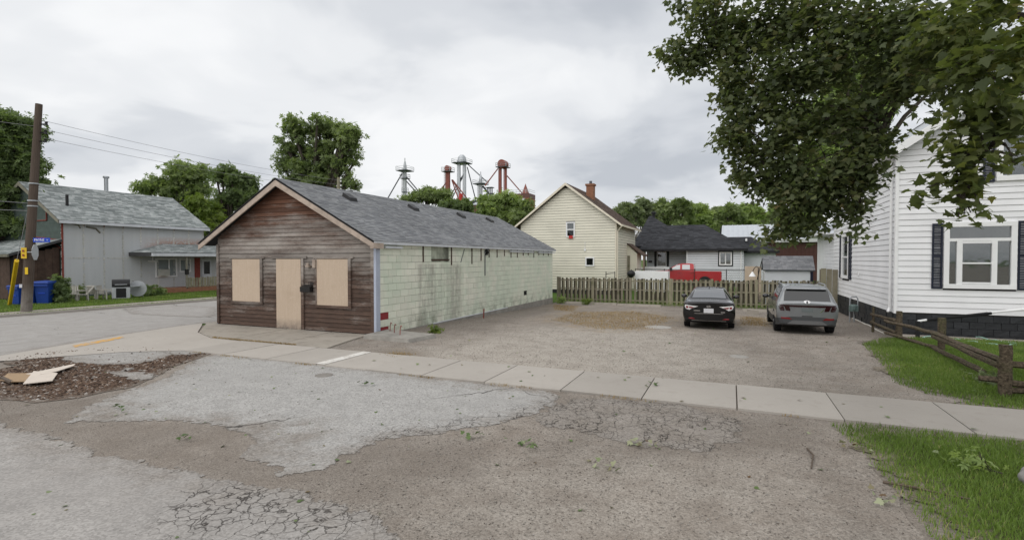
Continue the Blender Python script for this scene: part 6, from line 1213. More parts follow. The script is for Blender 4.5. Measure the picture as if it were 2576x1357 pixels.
a, b = W(1292, 489, GD - 10), W(1344, 489, GD - 10); c = (a + b) / 2; hb = thing('bin_house', 'square red bin house with dark top band and white openings', 'building', (c.x, c.y, 0)); h_ = (b - a).length / 2 * .82
MB().box(c.x - h_, c.y - h_, -.5, c.x + h_, c.y + h_, c.z - 1.2).obj('wall', 'silo_red', hb); MB().box(c.x - h_ - .05, c.y - h_ - .05, c.z - 1.2, c.x + h_ + .05, c.y + h_ + .05, c.z).obj('top_band', 'metal_brown', hb)
for q in (-.55, .1): MB().box(c.x + q * h_, c.y - h_ - .08, c.z - 4.6, c.x + (q + .42) * h_, c.y - h_ - .01, c.z - 1.3).obj('opening', 'fascia_white', hb)
m = MB(); z = c.z
for zz in (.5, 1.0): m.tube([(c.x - h_ * 2.2, c.y - h_, z + zz), (c.x + h_, c.y - h_, z + zz), (c.x + h_, c.y + h_, z + zz)], .06, 4)
for q in np.linspace(-2.2, 1, 9): m.tube([(c.x + q * h_, c.y - h_, z), (c.x + q * h_, c.y - h_, z + 1)], .05, 4)
m.box(c.x - h_ * 2.2, c.y - h_ - .4, z - .3, c.x - h_, c.y - h_ + .6, z - .1); o = m.obj('catwalk', 'galv_dull', hb); o['kind'] = 'stuff'
MB().add([(c.x - .3, c.y - 1, z), (c.x + 1.2, c.y - 1, z), (c.x + 1.2, c.y + 1, z), (c.x - .3, c.y + 1, z), (c.x + .4, c.y, z + 3)], [(0, 1, 4), (1, 2, 4), (2, 3, 4), (3, 0, 4), (0, 3, 2, 1)]).obj('spout_hopper', 'red_paint', hb)
a, b = W(1112, 512, GD + 8), W(1200, 503, GD + 8); cv_ = thing('conveyor_gallery', 'dark grey conveyor gallery sloping between the elevator legs', 'conveyor', ((a.x + b.x) / 2, (a.y + b.y) / 2, 0))
MB().hexa([a + Vector((0, 0, -1.2)), b + Vector((0, 0, -1.8)), b + Vector((0, 2, -1.8)), a + Vector((0, 2, -1.2)), a, b, b + Vector((0, 2, 0)), a + Vector((0, 2, 0))]).obj('gallery', 'dark_steel', cv_)
for f in (.1, .5, .9): q = a.lerp(b, f); MB().tube([(q.x, q.y + 1, -.5), (q.x, q.y + 1, q.z - 1.2)], .2, 5).obj('support', 'galv_dull', cv_)
# ------------------------------------------------------------------ leaves and trees
QUAD_V = np.array([(0, 0, 0), (.32, .45, .05), (0, 1, -.06), (-.32, .45, .05)], np.float32); QUAD_T = np.array([(0, 1, 2), (0, 2, 3)])
mo = [(0, 0), (.10, .06), (.34, -.02), (.30, .12), (.54, .26), (.40, .34), (.46, .52), (.28, .48), (.20, .60), (.13, .78), (0, 1.0)]
mo = mo + [(-a, b) for a, b in mo[-2:0:-1]]
MAP_V = np.array([(0, .36, 0)] + [(a, b, -.10 * abs(a) - .05 * b * b) for a, b in mo], np.float32); MAP_T = np.array([(0, i + 1, (i + 1) % len(mo) + 1) for i in range(len(mo))])
# a spray of five leaflets for trees farther off
def spray():
    V_, T_ = [], []
    for a, l, o in ((0, 1, .0), (.9, .8, .15), (-.9, .8, .15), (1.7, .6, .05), (-1.7, .6, .05)):
        c, s_ = math.cos(a), math.sin(a); b = len(V_)
        for x, y, z in ((0, 0, 0), (.2, .5, .06), (0, 1, -.1), (-.2, .5, .06)): x, y = x * l, y * l; V_.append((x * c + y * s_, o - x * s_ * 1 + y * c, z + .1 * abs(a)))
        T_ += [(b, b + 1, b + 2), (b, b + 2, b + 3)]
    return np.array(V_, np.float32), np.array(T_)
SPR_V, SPR_T = spray()
def leafmesh(name, pos, size, nrm, mat, rnd, tv, tt, rng):
    N = len(pos); ax = rng.normal(size=(N, 3)); ax[:, 2] -= .5
    ax -= nrm * (ax * nrm).sum(1, keepdims=True); ax /= np.linalg.norm(ax, axis=1, keepdims=True) + 1e-9; bx = np.cross(ax, nrm)
    k = len(tv); V_ = pos[:, None, :] + size[:, None, None] * (tv[None, :, 0, None] * bx[:, None, :] + tv[None, :, 1, None] * ax[:, None, :] + tv[None, :, 2, None] * nrm[:, None, :])
    F_ = (np.arange(N)[:, None, None] * k + tt[None]).reshape(-1)
    return npmesh(name, V_.reshape(-1, 3), F_, 3, mat, np.repeat(rnd, len(tt)))
def blob(px, py, rx, ry, dep, fy=1.0): k = dep / FPX; return (Dp(px, py, dep), (rx * k, (rx + ry) / 2 * k * fy, ry * k))
def tree(name, label, base, blobs, mat, n, size, tr=.25, seed=1, group=None, tv=None, tt=None, clump=.4, fork=.38, cat='tree', up=.55, bark='bark', shell=.45, twigs=6, lobes=4, tone=(0, 1)):
    tv = SPR_V if tv is None else tv; tt = SPR_T if tt is None else tt
    rng = np.random.default_rng(seed); rr = random.Random(seed); base = Vector(base); t_ = thing(name, label, cat, base, 0, group)
    if lobes:
        nb_ = []
        for c, r in blobs:
            nb_.append((c, tuple(q * .62 for q in r)))
            for k in range(lobes):
                a, e = rr.uniform(0, 6.283), rr.uniform(-.6, 1.2); f = rr.uniform(.62, .98); q = rr.uniform(.30, .5); nb_.append((c + Vector((math.cos(a) * math.cos(e) * r[0] * f, math.sin(a) * math.cos(e) * r[1] * f, math.sin(e) * r[2] * f)), tuple(z * q for z in r)))
        blobs = nb_
    vol = np.array([(b[1][0] * b[1][1] * b[1][2]) ** .67 for b in blobs]); share = vol / vol.sum(); top = max(b[0].z + b[1][2] for b in blobs)
    P, Nn, Rn, tips = [], [], [], []
    for (c, r), sh in zip(blobs, share):
        m = max(20, int(n * sh)); ncl = max(4, int(m / 26)); d = rng.normal(size=(ncl, 3)); d /= np.linalg.norm(d, axis=1, keepdims=True)
        rad = shell + (1 - shell) * rng.random((ncl, 1)) ** .6; cc = d * rad * np.array(r) + np.array(c); cr = rng.random(ncl); q = rng.integers(0, ncl, m); g = rng.normal(size=(m, 3)) * clump * (.5 + rng.random((m, 1)) * .6); g[:, 2] *= .7
        P.append(cc[q] + g); nn = d[q] * .7 + rng.normal(size=(m, 3)) * .75; nn[:, 2] += up; Nn.append(nn); Rn.append(np.clip(cr[q] * .55 + rng.random(m) * .45, 0, 1)); tips.append((Vector(c), cc))
    P = np.concatenate(P); Nn = np.concatenate(Nn); Nn /= np.linalg.norm(Nn, axis=1, keepdims=True); Rn = np.concatenate(Rn) * (tone[1] - tone[0]) + tone[0]
    sz = size * (.65 + .7 * rng.random(len(P))); P = P - np.array(base)
    o = bpy.data.objects.new('crown', leafmesh('crown', P, sz, Nn, mat, Rn, tv, tt, rng)); COL.objects.link(o); o.parent = t_
    cen = sum((b[0] for b in blobs), Vector()) / len(blobs); fk = base.lerp(Vector((cen.x, cen.y, top)), fork); fk = Vector((base.x * .6 + cen.x * .4 if False else base.lerp(cen, .35).x, base.lerp(cen, .35).y, base.z + (top - base.z) * fork * .8))
    m = MB(); m.tube([base - Vector((0, 0, .3)), base.lerp(fk, .5) + Vector((rr.uniform(-.1, .1), rr.uniform(-.1, .1), 0)), fk], [tr * 1.25, tr, tr * .85], 8); m.obj('trunk', bark, t_)
    lm = MB()
    for c, cc in tips:
        mid = fk.lerp(c, .5) + Vector((rr.uniform(-.3, .3), rr.uniform(-.3, .3), (c - fk).length * .08)); lm.tube([fk, mid, c], [tr * .6, tr * .4, tr * .2], 5)
        for k in range(min(twigs if not lobes else 3, len(cc))): e = Vector(cc[k]); s0 = mid.lerp(c, rr.uniform(.3, 1)); lm.tube([s0, s0.lerp(e, .5) + Vector((0, 0, .15)), e], [tr * .17, tr * .1, tr * .04], 4, False)
    o = lm.obj('limbs', bark, t_); o['kind'] = 'stuff'; return t_
def gb(px, dep): p = Dp(px, 651, dep); return Vector((p.x, p.y, gz(p.x, p.y)))
tree('broadleaf_tree', 'tall round broadleaf tree standing behind the shop roof', gb(800, 50), [blob(*b, 50) for b in ((805, 318, 34, 36), (752, 345, 42, 46), (858, 342, 46, 46), (892, 372, 30, 34), (800, 392, 62, 52), (722, 392, 26, 28), (742, 430, 44, 42), (868, 418, 44, 40), (806, 448, 60, 32), (724, 462, 26, 20), (876, 462, 26, 24))], 'leaf_mid', 7000, .36, .45, 3, twigs=12, shell=.5, clump=.34)
tree('broadleaf_tree', 'dark leafy tree at the left edge behind the utility pole', gb(-25, 35), [blob(*b, 35) for b in ((0, 310, 50, 55), (40, 360, 46, 60), (-40, 400, 80, 90), (60, 430, 42, 50), (10, 470, 80, 60), (78, 505, 36, 40), (20, 555, 70, 50), (-60, 560, 60, 60))], 'leaf_dark', 13000, .32, .4, 4, shell=.4)
tree('walnut_tree', 'airy walnut tree rising beyond the grey house roof', gb(450, 64), [blob(*b, 64) for b in ((368, 478, 22, 12), (405, 462, 26, 16), (446, 438, 32, 22), (478, 448, 22, 22), (500, 446, 28, 26), (440, 488, 40, 16), (505, 485, 25, 20))], 'leaf_mid', 4200, .45, .3, 5, shell=.35, clump=.65)
tree('broadleaf_tree', 'dense green tree between the grey house and the shop roof', gb(585, 58), [blob(*b, 58) for b in ((566, 446, 34, 26), (600, 468, 34, 30), (625, 505, 26, 36), (575, 505, 46, 40), (610, 556, 46, 40), (545, 560, 46, 40), (520, 590, 40, 30))], 'leaf_dark', 8000, .42, .35, 6)
tree('yellow_green_tree', 'bright yellow-green young tree right of the grey house roof', gb(505, 54), [blob(*b, 54) for b in ((492, 510, 20, 18), (515, 530, 26, 26), (488, 545, 22, 22), (530, 570, 24, 28), (505, 590, 28, 26))], 'leaf_yellow', 4200, .42, .15, 7)
bush = [('leafy green tree top left of the red elevator leg', [(1040, 498, 26, 14), (1075, 482, 10, 14), (1092, 492, 34, 22), (1120, 500, 24, 20)], 'leaf_mid', 72), ('dark spruce-like tree top in front of the brown silo', [(1148, 522, 34, 18), (1125, 520, 20, 15), (1172, 525, 16, 14)], 'leaf_dark', 68), ('light green tree top under the twin red leg', [(1225, 520, 30, 26), (1262, 512, 28, 30), (1282, 530, 30, 36), (1240, 548, 40, 24)], 'leaf_light', 66), ('green tree top below the red bin house', [(1320, 538, 30, 26), (1305, 556, 40, 24), (1345, 560, 30, 22)], 'leaf_mid', 64)]
for i, (lb, bl, mt, dep) in enumerate(bush): tree('hedgerow_tree', lb, gb(bl[0][0] + 20, dep), [blob(*b, dep) for b in bl] + [blob(bl[0][0] + 20, 590, 40, 40, dep)], mt, 4200, .48, .2, 20 + i, 'trees below the elevator')
far = [('pale grey-green tree just right of the brick chimney', (1575, 535, 28, 22), 'leaf_pale'), ('dull green tree behind the black roof peak', (1622, 528, 30, 26), 'leaf_pale'), ('green poplar-like tree over the bungalow ridge', (1668, 530, 30, 30), 'leaf_mid'), ('rounded green tree left of the gap in the far trees', (1710, 530, 28, 28), 'leaf_mid'), ('spiky light green tree over the right end of the black ridge', (1755, 538, 30, 26), 'leaf_light'), ('small pale tree left of the metal roof', (1800, 545, 18, 20), 'leaf_pale'), ('upright green tree over the metal roof', (1838, 540, 24, 30), 'leaf_mid'), ('broad yellow-green tree over the metal roof', (1888, 540, 34, 28), 'leaf_light'), ('light green tree at the right end of the far row', (1940, 548, 30, 22), 'leaf_light')]
for i, (lb, b, mt) in enumerate(far):
    d_ = 95 + (i % 3) * 6; x, y, rx, ry = b
    tree('far_tree', lb, gb(x, d_), [blob(x, y - ry * .45, rx * .6, ry * .7, d_), blob(x - rx * .6, y, rx * .6, ry * .7, d_), blob(x + rx * .6, y + ry * .1, rx * .6, ry * .7, d_), blob(x, y + ry, rx * 1.1, ry * .9, d_)], mt, 3000, .62, .25, 40 + i, 'far trees beyond the bungalow', shell=.3)
# leafless tree
bt = gb(1582, 84); t_ = thing('bare_tree', 'leafless grey tree standing left of the black roof peak', 'tree', bt); rr = random.Random(5)
m = MB(); m.tube([bt - Vector((0, 0, .3)), bt + Vector((0, 0, 4))], [.3, .22], 6); m.obj('trunk', 'twig_pale', t_); m = MB()
for k in range(26):
    a = rr.uniform(0, 6.28); l = rr.uniform(2, 3.6); p = bt + Vector((0, 0, rr.uniform(3, 4.2))); q = p + Vector((math.cos(a) * l * .6, math.sin(a) * l * .6, l * 1.1)); m.tube([p, q], [.09, .03], 4)
    for j in range(5): s0 = p.lerp(q, rr.uniform(.4, 1)); m.tube([s0, s0 + Vector((rr.uniform(-.8, .8), rr.uniform(-.8, .8), rr.uniform(.5, 1.3)))], [.03, .012], 3)
o = m.obj('branches', 'twig_pale', t_); o['kind'] = 'stuff'
tree('broadleaf_tree', 'bright green tree behind the white house, seen through the maple', gb(2110, 47), [blob(*b, 47) for b in ((2030, 470, 60, 70), (2090, 400, 70, 70), (2000, 545, 50, 50), (2140, 320, 80, 80), (2060, 300, 60, 60), (2220, 230, 80, 80), (2180, 130, 80, 70), (2300, 150, 80, 80), (2380, 120, 70, 80), (2120, 200, 60, 60))], 'leaf_light', 15000, .55, .5, 60)
# the maple whose branches hang into the picture from the right
MB_ = [(1690, 128, 46, 22, 9.6), (1748, 150, 50, 34, 9.4), (1760, 110, 60, 40, 9.5), (1735, 8, 46, 20, 9.6), (1800, 40, 70, 50, 9.3), (1850, 110, 70, 60, 9.1), (1845, 190, 46, 50, 9.0), (1835, 245, 36, 30, 9.0), (1880, 280, 60, 56, 8.9), (1845, 345, 48, 44, 8.9), (1885, 400, 56, 50, 8.8), (1905, 455, 56, 36, 8.7), (1950, 60, 90, 80, 8.8), (1960, 180, 90, 80, 8.5), (1975, 300, 80, 80, 8.4), (1990, 400, 70, 70, 8.3), (2000, 480, 60, 56, 8.3), (2035, 545, 44, 44, 8.2), (1995, 570, 40, 34, 8.3), (1945, 590, 30, 20, 8.4), (2075, 480, 56, 50, 8.0), (2120, 430, 56, 50, 7.8), (2140, 500, 36, 36, 7.8), (2155, 555, 20, 34, 7.8), (2060, 60, 90, 80, 8.2), (2080, 170, 80, 70, 8.0), (2110, 290, 70, 60, 7.8), (2180, 380, 50, 46, 7.6), (2215, 345, 34, 36, 7.5), (2185, 440, 40, 50, 7.6), (2170, 60, 90, 70, 7.6), (2290, 60, 90, 60, 7.0), (2350, 150, 66, 60, 6.4), (2240, 160, 60, 50, 7.3), (2300, 205, 46, 36, 7.0), (2375, 215, 46, 40, 6.4), (2250, 235, 36, 30, 7.3)]
MBN = [(2410, 60, 80, 70, 6.0), (2480, 60, 80, 90, 5.4), (2540, 150, 70, 90, 5.0), (2440, 190, 70, 60, 5.6), (2420, 300, 44, 36, 5.6), (2470, 270, 70, 50, 5.4), (2530, 280, 60, 50, 5.2), (2400, 390, 40, 34, 5.5), (2440, 360, 56, 40, 5.4), (2440, 440, 54, 30, 5.4), (2400, 470, 60, 34, 5.5), (2425, 535, 40, 20, 5.5), (2540, 390, 30, 40, 5.1)]
MBT = [(1900, -110, 160, 80, 9.2), (2080, -140, 160, 110, 8.4), (2300, -150, 180, 130, 7.4), (2500, -140, 160, 130, 6.4), (2680, 60, 120, 160, 6.0), (2700, 300, 110, 120, 6.0), (2630, 190, 80, 80, 6.4), (2780, 160, 130, 140, 6.4), (2620, -20, 110, 80, 6.6), (2660, 330, 60, 60, 6.2), (2000, -320, 250, 130, 9.5), (2350, -380, 260, 170, 8.5)]
mbase = Vector((6.2, 7.4, 0)); mt_ = thing('maple_tree', 'large maple with dark drooping boughs hanging in from the upper right', 'tree', mbase)
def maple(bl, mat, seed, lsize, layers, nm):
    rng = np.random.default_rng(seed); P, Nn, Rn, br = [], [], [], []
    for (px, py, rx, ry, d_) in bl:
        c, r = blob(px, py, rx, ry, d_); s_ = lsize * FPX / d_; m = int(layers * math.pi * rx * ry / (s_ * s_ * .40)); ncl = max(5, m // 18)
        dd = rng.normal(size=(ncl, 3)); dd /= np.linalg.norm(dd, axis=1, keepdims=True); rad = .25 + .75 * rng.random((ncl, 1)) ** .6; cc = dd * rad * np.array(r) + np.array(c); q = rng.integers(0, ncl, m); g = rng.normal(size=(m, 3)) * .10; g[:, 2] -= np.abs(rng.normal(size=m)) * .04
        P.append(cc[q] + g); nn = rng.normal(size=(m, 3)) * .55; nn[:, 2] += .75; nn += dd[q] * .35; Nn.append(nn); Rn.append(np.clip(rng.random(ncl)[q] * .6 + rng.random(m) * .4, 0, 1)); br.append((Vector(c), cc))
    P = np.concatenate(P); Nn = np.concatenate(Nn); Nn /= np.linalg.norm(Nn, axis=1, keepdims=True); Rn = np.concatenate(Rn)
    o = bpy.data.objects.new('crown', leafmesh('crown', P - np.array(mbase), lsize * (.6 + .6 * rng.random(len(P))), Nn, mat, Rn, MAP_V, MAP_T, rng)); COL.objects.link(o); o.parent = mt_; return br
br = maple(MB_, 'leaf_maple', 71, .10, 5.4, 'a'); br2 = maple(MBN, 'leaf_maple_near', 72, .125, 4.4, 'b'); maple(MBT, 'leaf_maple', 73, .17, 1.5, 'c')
m = MB(); m.tube([mbase - Vector((0, 0, .3)), mbase + Vector((-.1, .1, 1.6)), mbase + Vector((-.2, .2, 3.4))], [.42, .34, .32], 12); m.obj('trunk', 'bark', mt_)
fk = mbase + Vector((-.2, .2, 3.3)); rr = random.Random(9); limbs = MB()
mains = [[fk, Dp(2560, 110, 6.6), Dp(2330, 195, 7.4), Dp(2180, 265, 8.0), Dp(2020, 330, 8.4), Dp(1900, 390, 8.8)], [fk, Dp(2600, 60, 6.6), Dp(2360, 90, 7.6), Dp(2120, 50, 8.4), Dp(1960, 60, 8.9), Dp(1800, 90, 9.3)], [fk, Dp(2480, 170, 7.0), Dp(2280, 240, 7.5), Dp(2200, 330, 7.6), Dp(2150, 450, 7.8), Dp(2150, 540, 7.8)], [fk, Dp(2650, 250, 5.8), Dp(2560, 310, 5.4), Dp(2480, 400, 5.4), Dp(2420, 500, 5.5)], [fk, Dp(2500, 120, 6.8), Dp(2300, 190, 7.6), Dp(2100, 400, 8.1), Dp(2010, 520, 8.3)], [fk, Dp(2620, -100, 6.8), Dp(2400, -250, 7.6), Dp(2150, -350, 8.6)]]
for pl_ in mains:
    pp = [p + Vector((rr.uniform(-.08, .08), rr.uniform(-.08, .08), rr.uniform(-.08, .08))) for p in pl_]; pp[0] = pl_[0]; dense = []
    A_ = np.array([tuple(p) for p in pp])
    for t in np.linspace(0, len(pp) - 1, (len(pp) - 1) * 5 + 1): dense.append(Vector(catmull(A_, t)))
    limbs.tube(dense, [.042 * (1 - k / len(dense)) ** .7 + .007 for k in range(len(dense))], 7)
    for c, cc in br + br2:
        j = min(range(len(dense)), key=lambda k: (dense[k] - c).length)
        if (dense[j] - c).length < .75:
            for e in cc[:5]: e = Vector(e); s0 = dense[max(j - rr.randint(0, 3), 0)]; limbs.tube([s0, s0.lerp(e, .5) + Vector((0, 0, .05)), e], [.018, .011, .005], 4, False)
o = limbs.obj('boughs', 'bark', mt_); o['kind'] = 'stuff'
# ------------------------------------------------------------------ shrubs and weeds
def shrub(px, py, w_, h, mat, label, n=700, size=.13, seed=0, name='shrub'):
    c = T(px, py); b = [(c + Vector((0, 0, h * .5)), (w_ / 2, w_ / 2, h * .5)), (c + Vector((w_ * .2, -.05, h * .3)), (w_ / 2.4, w_ / 2.4, h * .35))]; tree(name, label, c, b, mat, n, size, .03, 100 + seed, None, clump=.12, cat='shrub', shell=.2, twigs=4, lobes=0)
shrub(150, 762, 1.1, 1.5, 'leaf_dark', 'dark green shrub right beside the blue bins', 1500, .16, 1); shrub(185, 752, 1.0, 1.0, 'leaf_pale', 'pale feathery shrub against the left end of the grey wall', 700, .14, 2); shrub(370, 745, 1.6, .7, 'leaf_dark', 'low dark shrub right of the barbecue', 900, .14, 3); shrub(400, 742, 1.2, .45, 'leaf_mid', 'low weeds at the brick porch foot', 600, .12, 4); shrub(530, 727, .8, .9, 'leaf_mid', 'green bush at the far end of the porch', 500, .13, 5)
shrub(1095, 836, .2, .2, 'leaf_yellow', 'small yellow-green weed at the foot of the mint wall', 120, .09, 6, 'weed'); shrub(1410, 762, .5, .55, 'leaf_light', 'green weed growing at the left end of the picket fence', 250, .11, 7, 'weed'); shrub(1475, 766, .45, .4, 'leaf_yellow', 'yellowish weed in front of the picket fence', 160, .1, 8, 'weed'); shrub(2490, 968, .55, .28, 'leaf_pale', 'pale flowering weed left of the nearest rail fence post', 260, .08, 9, 'weed'); shrub(2450, 1180, .3, .12, 'leaf_light', 'broad-leaved weed in the right foreground lawn', 60, .1, 10, 'weed')
# ------------------------------------------------------------------ grass, stones and litter
def scatter(poly, n, rng):
    a = np.array(poly); x0, y0 = a.min(0); x1, y1 = a.max(0); X = rng.uniform(x0, x1, n * 3); Y = rng.uniform(y0, y1, n * 3); ok = inpoly(X, Y, poly); return X[ok][:n], Y[ok][:n]
def blades(name, poly, n, h0, h1, mat, label, cat, seed, wd=.008, keep=None, zoff=.01):
    rng = np.random.default_rng(seed); X, Y = scatter(poly, n, rng)
    if keep is not None: k = keep(X, Y, rng); X, Y = X[k], Y[k]
    N = len(X); Z = np.array([gz(a, b) for a, b in zip(X, Y)]) + zoff; h = rng.uniform(h0, h1, N); a = rng.uniform(0, 6.283, N); lx = rng.normal(size=N) * .35 * h; ly = rng.normal(size=N) * .35 * h; wx, wy = np.cos(a) * wd, np.sin(a) * wd
    p = np.stack([X, Y, Z], 1); b0 = p + np.stack([wx, wy, 0 * X], 1); b1 = p - np.stack([wx, wy, 0 * X], 1); mid = p + np.stack([lx * .35, ly * .35, h * .6], 1); tip = p + np.stack([lx, ly, h], 1)
    V_ = np.stack([b0, b1, mid + .6 * (b0 - p), mid + .6 * (b1 - p), tip], 1).reshape(-1, 3); o5 = np.arange(N)[:, None, None] * 5; F_ = (o5 + np.array([(0, 1, 3), (0, 3, 2), (2, 3, 4)])[None]).reshape(-1)
    pn = np.array([mnoise.noise((a_ * .8, b_ * .8, seed)) for a_, b_ in zip(X, Y)]); rnd = np.clip(.45 + .45 * pn + rng.normal(size=N) * .2, 0, 1)
    o = bpy.data.objects.new(name, npmesh(name, V_, F_, 3, mat, np.repeat(rnd, 3))); COL.objects.link(o); tag(o, label, cat, None, 'stuff'); return o
def edgefade(poly, w_):
    return lambda X, Y, rng: rng.random(len(X)) < np.clip(segdist(X, Y, poly) / w_ + .25 * np.array([mnoise.noise((a * 2, b * 2, 0)) for a, b in zip(X, Y)]) + .15, 0, 1)
lawnA_v = [p for p in lawnA]; clipA = [(1.0, 3.4), (1.0, SW0 - .03), (6.5, SW0 - .03), (6.5, 3.4)]
blades('grass', lawnA, 260000, .03, .085, 'grass_blade', 'short green lawn grass in the right foreground strip', 'grass', 1, .005, lambda X, Y, rng: (X < 6.5) & edgefade(lawnA, .8)(X, Y, rng))
blades('grass', lawnB, 180000, .04, .10, 'grass_blade', 'green lawn grass around the split-rail fence', 'grass', 2, .007, lambda X, Y, rng: (X < 10) & edgefade(lawnB, .9)(X, Y, rng))
vp = [(-28.75, 10.5), (-28.75, 42), (-29.6, 42), (-29.6, 10.5)]; blades('grass', vp, 16000, .04, .11, 'grass_blade', 'narrow grass strip along the far kerb', 'grass', 3, .018, edgefade(vp, .3))
vp = [(-30.8, 9.5), (-30.8, 42), (-38.8, 42), (-38.8, 18), (-50, 16), (-50, 9.5)]; blades('grass', vp, 70000, .04, .13, 'grass_blade', 'green verge grass before the grey house', 'grass', 4, .018)
fs_ = [(-10.6, 31.9), (-10.6, 33.3), (4.5, 33.3), (4.5, 31.9)]; blades('weed_grass', fs_, 2600, .08, .35, 'grass_blade', 'thin weeds along the foot of the picket fence', 'grass', 5, .008, lambda X, Y, rng: rng.random(len(X)) < .6)
for i, (pl_, n_) in enumerate(((strawA, 9000), (strawB, 2500), (strawC, 2500), (px2((950, 893), (1000, 884), (1050, 892), (990, 905)), 700))): blades('dry_grass', pl_, n_, .015, .06, 'straw_blade', ['patch of dry straw grass in the middle of the lot', 'patch of dry straw grass between the two cars', 'patch of dry straw grass near the mint wall end', 'small dry grass patch by the sidewalk'][i], 'dry grass', 10 + i, .008, edgefade(pl_, .5))
je = [(-13.5, SW0 - .12), (-13.5, SW0 + .0), (1.0, SW0 + .0), (1.0, SW0 - .12)]; blades('weed_grass', je, 900, .02, .06, 'straw_blade', 'sparse dry grass in the sidewalk edge joint', 'grass', 20, .006, lambda X, Y, rng: np.array([mnoise.noise((a * .9, 3, 1)) for a in X]) > .05)
je = [(-15, 11.0), (-15, 11.1), (-11.5, 11.1), (-11.5, 11.0)]; blades('weed_grass', je, 900, .015, .05, 'straw_blade', 'dry brown weeds in the joint before the boarded door', 'grass', 21, .008, zoff=.03)
OCT = np.array([(1, 0, 0), (0, 1, 0), (-1, 0, 0), (0, -1, 0), (.1, .1, .7), (0, 0, -.5)], np.float32); OCF = np.array([(0, 1, 4), (1, 2, 4), (2, 3, 4), (3, 0, 4), (1, 0, 5), (2, 1, 5), (3, 2, 5), (0, 3, 5)])
def stones(poly, n, s0, s1, label, seed, mat='pebble', keep=None):
    rng = np.random.default_rng(seed); X, Y = scatter(poly, n, rng)
    if keep is not None: k = keep(X, Y, rng); X, Y = X[k], Y[k]
    N = len(X); Z = np.array([gz(a, b) for a, b in zip(X, Y)]) + .009; s_ = s0 + (s1 - s0) * rng.random(N) ** 2.5; a = rng.uniform(0, 6.28, N); c, q = np.cos(a), np.sin(a); k = OCT[None] * (1 + .45 * rng.normal(size=(N, 6, 1)).clip(-1, 1)) * s_[:, None, None]
    V_ = np.stack([k[:, :, 0] * c[:, None] - k[:, :, 1] * q[:, None] + X[:, None], k[:, :, 0] * q[:, None] + k[:, :, 1] * c[:, None] + Y[:, None], k[:, :, 2] + Z[:, None]], 2); F_ = (np.arange(N)[:, None, None] * 6 + OCF[None]).reshape(-1)
    o = bpy.data.objects.new('gravel_stones', npmesh('gravel_stones', V_.reshape(-1, 3), F_, 3, mat, np.repeat(rng.random(N), 8))); COL.objects.link(o); tag(o, label, 'gravel', None, 'stuff')
t = NT('pebble'); M['pebble'] = t.done(t.ramp(t.attr('rnd'), [(0., (.12, .10, .085)), (.5, (.26, .24, .215)), (.9, (.34, .315, .285)), (1., (.42, .40, .37))]), .9, None, .2)
t = NT('chip'); M['chip'] = t.done(t.ramp(t.attr('rnd'), [(0., (.03, .02, .015)), (.6, (.10, .065, .045)), (.92, (.20, .14, .10)), (1., (.48, .45, .42))]), .9, None, .2)
notapron = lambda X, Y, rng: ((X > -4.6 + 1.2 * rng.random(len(X))) | (rng.random(len(X)) < .12)) & ~inpoly(X, Y, apron) & ~inpoly(X, Y, road) & ~inpoly(X, Y, mulch)
stones(shoulder, 60000, .003, .011, 'loose gravel stones on the road shoulder', 1, keep=notapron); stones(lot, 36000, .006, .016, 'loose gravel stones on the parking lot', 2); stones(mulch, 9000, .012, .045, 'wood chips and rubble on the corner patch', 3, 'chip', lambda X, Y, rng: (segdist(X, Y, mulch) > .25 * rng.random(len(X))) & ((rng.random(len(X)) < .06) | ~(inpoly(X, Y, BROKEN[0]) | inpoly(X, Y, BROKEN[1]) | inpoly(X, Y, BROKEN[2]))) & (Y < SW0 - .05))
stones(apron, 2500, .004, .014, 'stray stones on the pale asphalt', 4); stones([(-8, 1.8), (-8, 4), (1, 4), (1, 1.8)], 2500, .004, .012, 'stray stones on the road edge', 5)
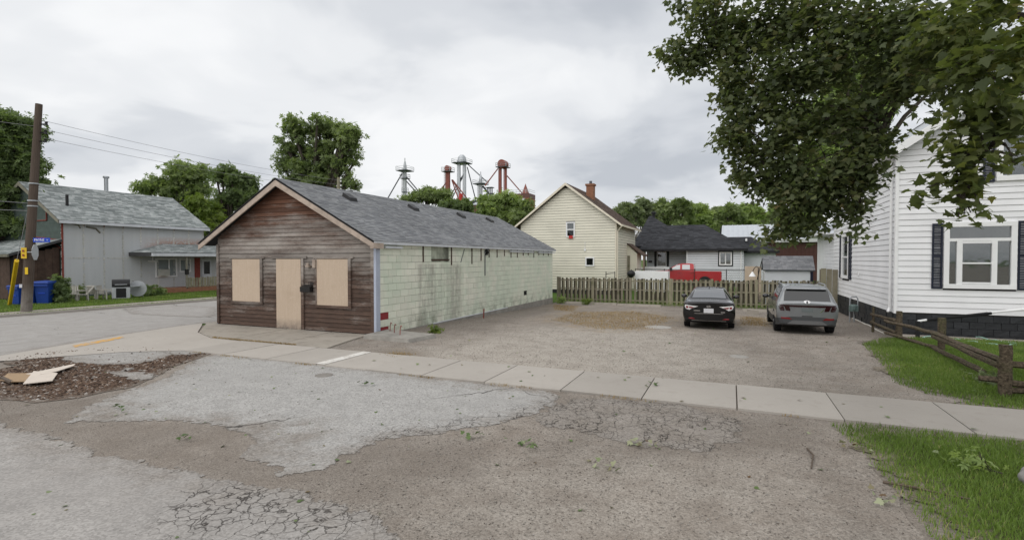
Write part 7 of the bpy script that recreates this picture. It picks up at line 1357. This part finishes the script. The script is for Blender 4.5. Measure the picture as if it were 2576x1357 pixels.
def litter(poly, n, size, label, seed, zoff=.02):
    rng = np.random.default_rng(seed); X, Y = scatter(poly, n, rng); N = len(X); P = np.stack([X, Y, np.array([gz(a, b) for a, b in zip(X, Y)]) + zoff], 1); nn = rng.normal(size=(N, 3)) * .25; nn[:, 2] = 1; nn /= np.linalg.norm(nn, axis=1, keepdims=True)
    o = bpy.data.objects.new('fallen_leaves', leafmesh('fallen_leaves', P, size * (.5 + .8 * rng.random(N)), nn, 'fallen', rng.random(N), MAP_V, MAP_T, rng)); COL.objects.link(o); tag(o, label, 'leaves', None, 'stuff')
litter(shoulder, 90, .06, 'fallen maple leaves on the gravel shoulder', 1); litter(lot, 90, .08, 'fallen leaves scattered over the parking lot', 2); litter([(-8, SW0), (-8, SW1), (6, SW1), (6, SW0)], 26, .08, 'fallen leaves on the sidewalk slabs', 3, .05); litter(lawnA, 70, .10, 'fallen leaves in the right foreground grass', 4, .06); litter(lawnB, 60, .10, 'fallen leaves in the grass by the rail fence', 5, .06); litter(apron, 60, .045, 'small leaves on the pale asphalt', 6)
for i, (px, py, k) in enumerate(((1190, 1100, 9), (1335, 1125, 12), (1610, 1125, 14), (1530, 1175, 8), (915, 970, 7), (300, 1030, 6), (2150, 1135, 12), (2225, 1262, 14), (460, 1108, 6), (1655, 975, 6))):
    c = T(px, py); rng = np.random.default_rng(300 + i); P = np.array(c)[None] + rng.normal(size=(k, 3)) * (.12, .08, .012); P[:, 2] = c.z + .05 + np.abs(rng.normal(size=k)) * .02; nn = rng.normal(size=(k, 3)) * .5; nn[:, 2] = 1; nn /= np.linalg.norm(nn, axis=1, keepdims=True)
    o = bpy.data.objects.new('leaf_cluster', leafmesh('leaf_cluster', P - np.array(c), .045 + .05 * rng.random(k), nn, 'fallen', np.clip(rng.normal(size=k) * .15 + (.25, .35, .7, .7, .1, .15, .95, .75, .15, .3)[i], 0, 1), MAP_V, MAP_T, rng)); COL.objects.link(o); o.location = c
    o['kind'] = 'stuff'; tag(o, ['yellow-green leaf sprig on the middle of the gravel shoulder', 'green torn leaves right of the yellow-green sprig', 'large pale wilted leaf bunch on the gravel shoulder', 'pale curled leaves on bare gravel below the wilted bunch', 'dark leaf sprig on the pale asphalt near the sidewalk', 'green leaf tuft on the left of the pale asphalt', 'brown dead leaves at the left corner of the foreground lawn', 'pale withered leaves at the lawn edge in the foreground', 'green twig with leaves on the dirt left of centre', 'green leaf sprig lying on the sidewalk'][i], 'leaves')
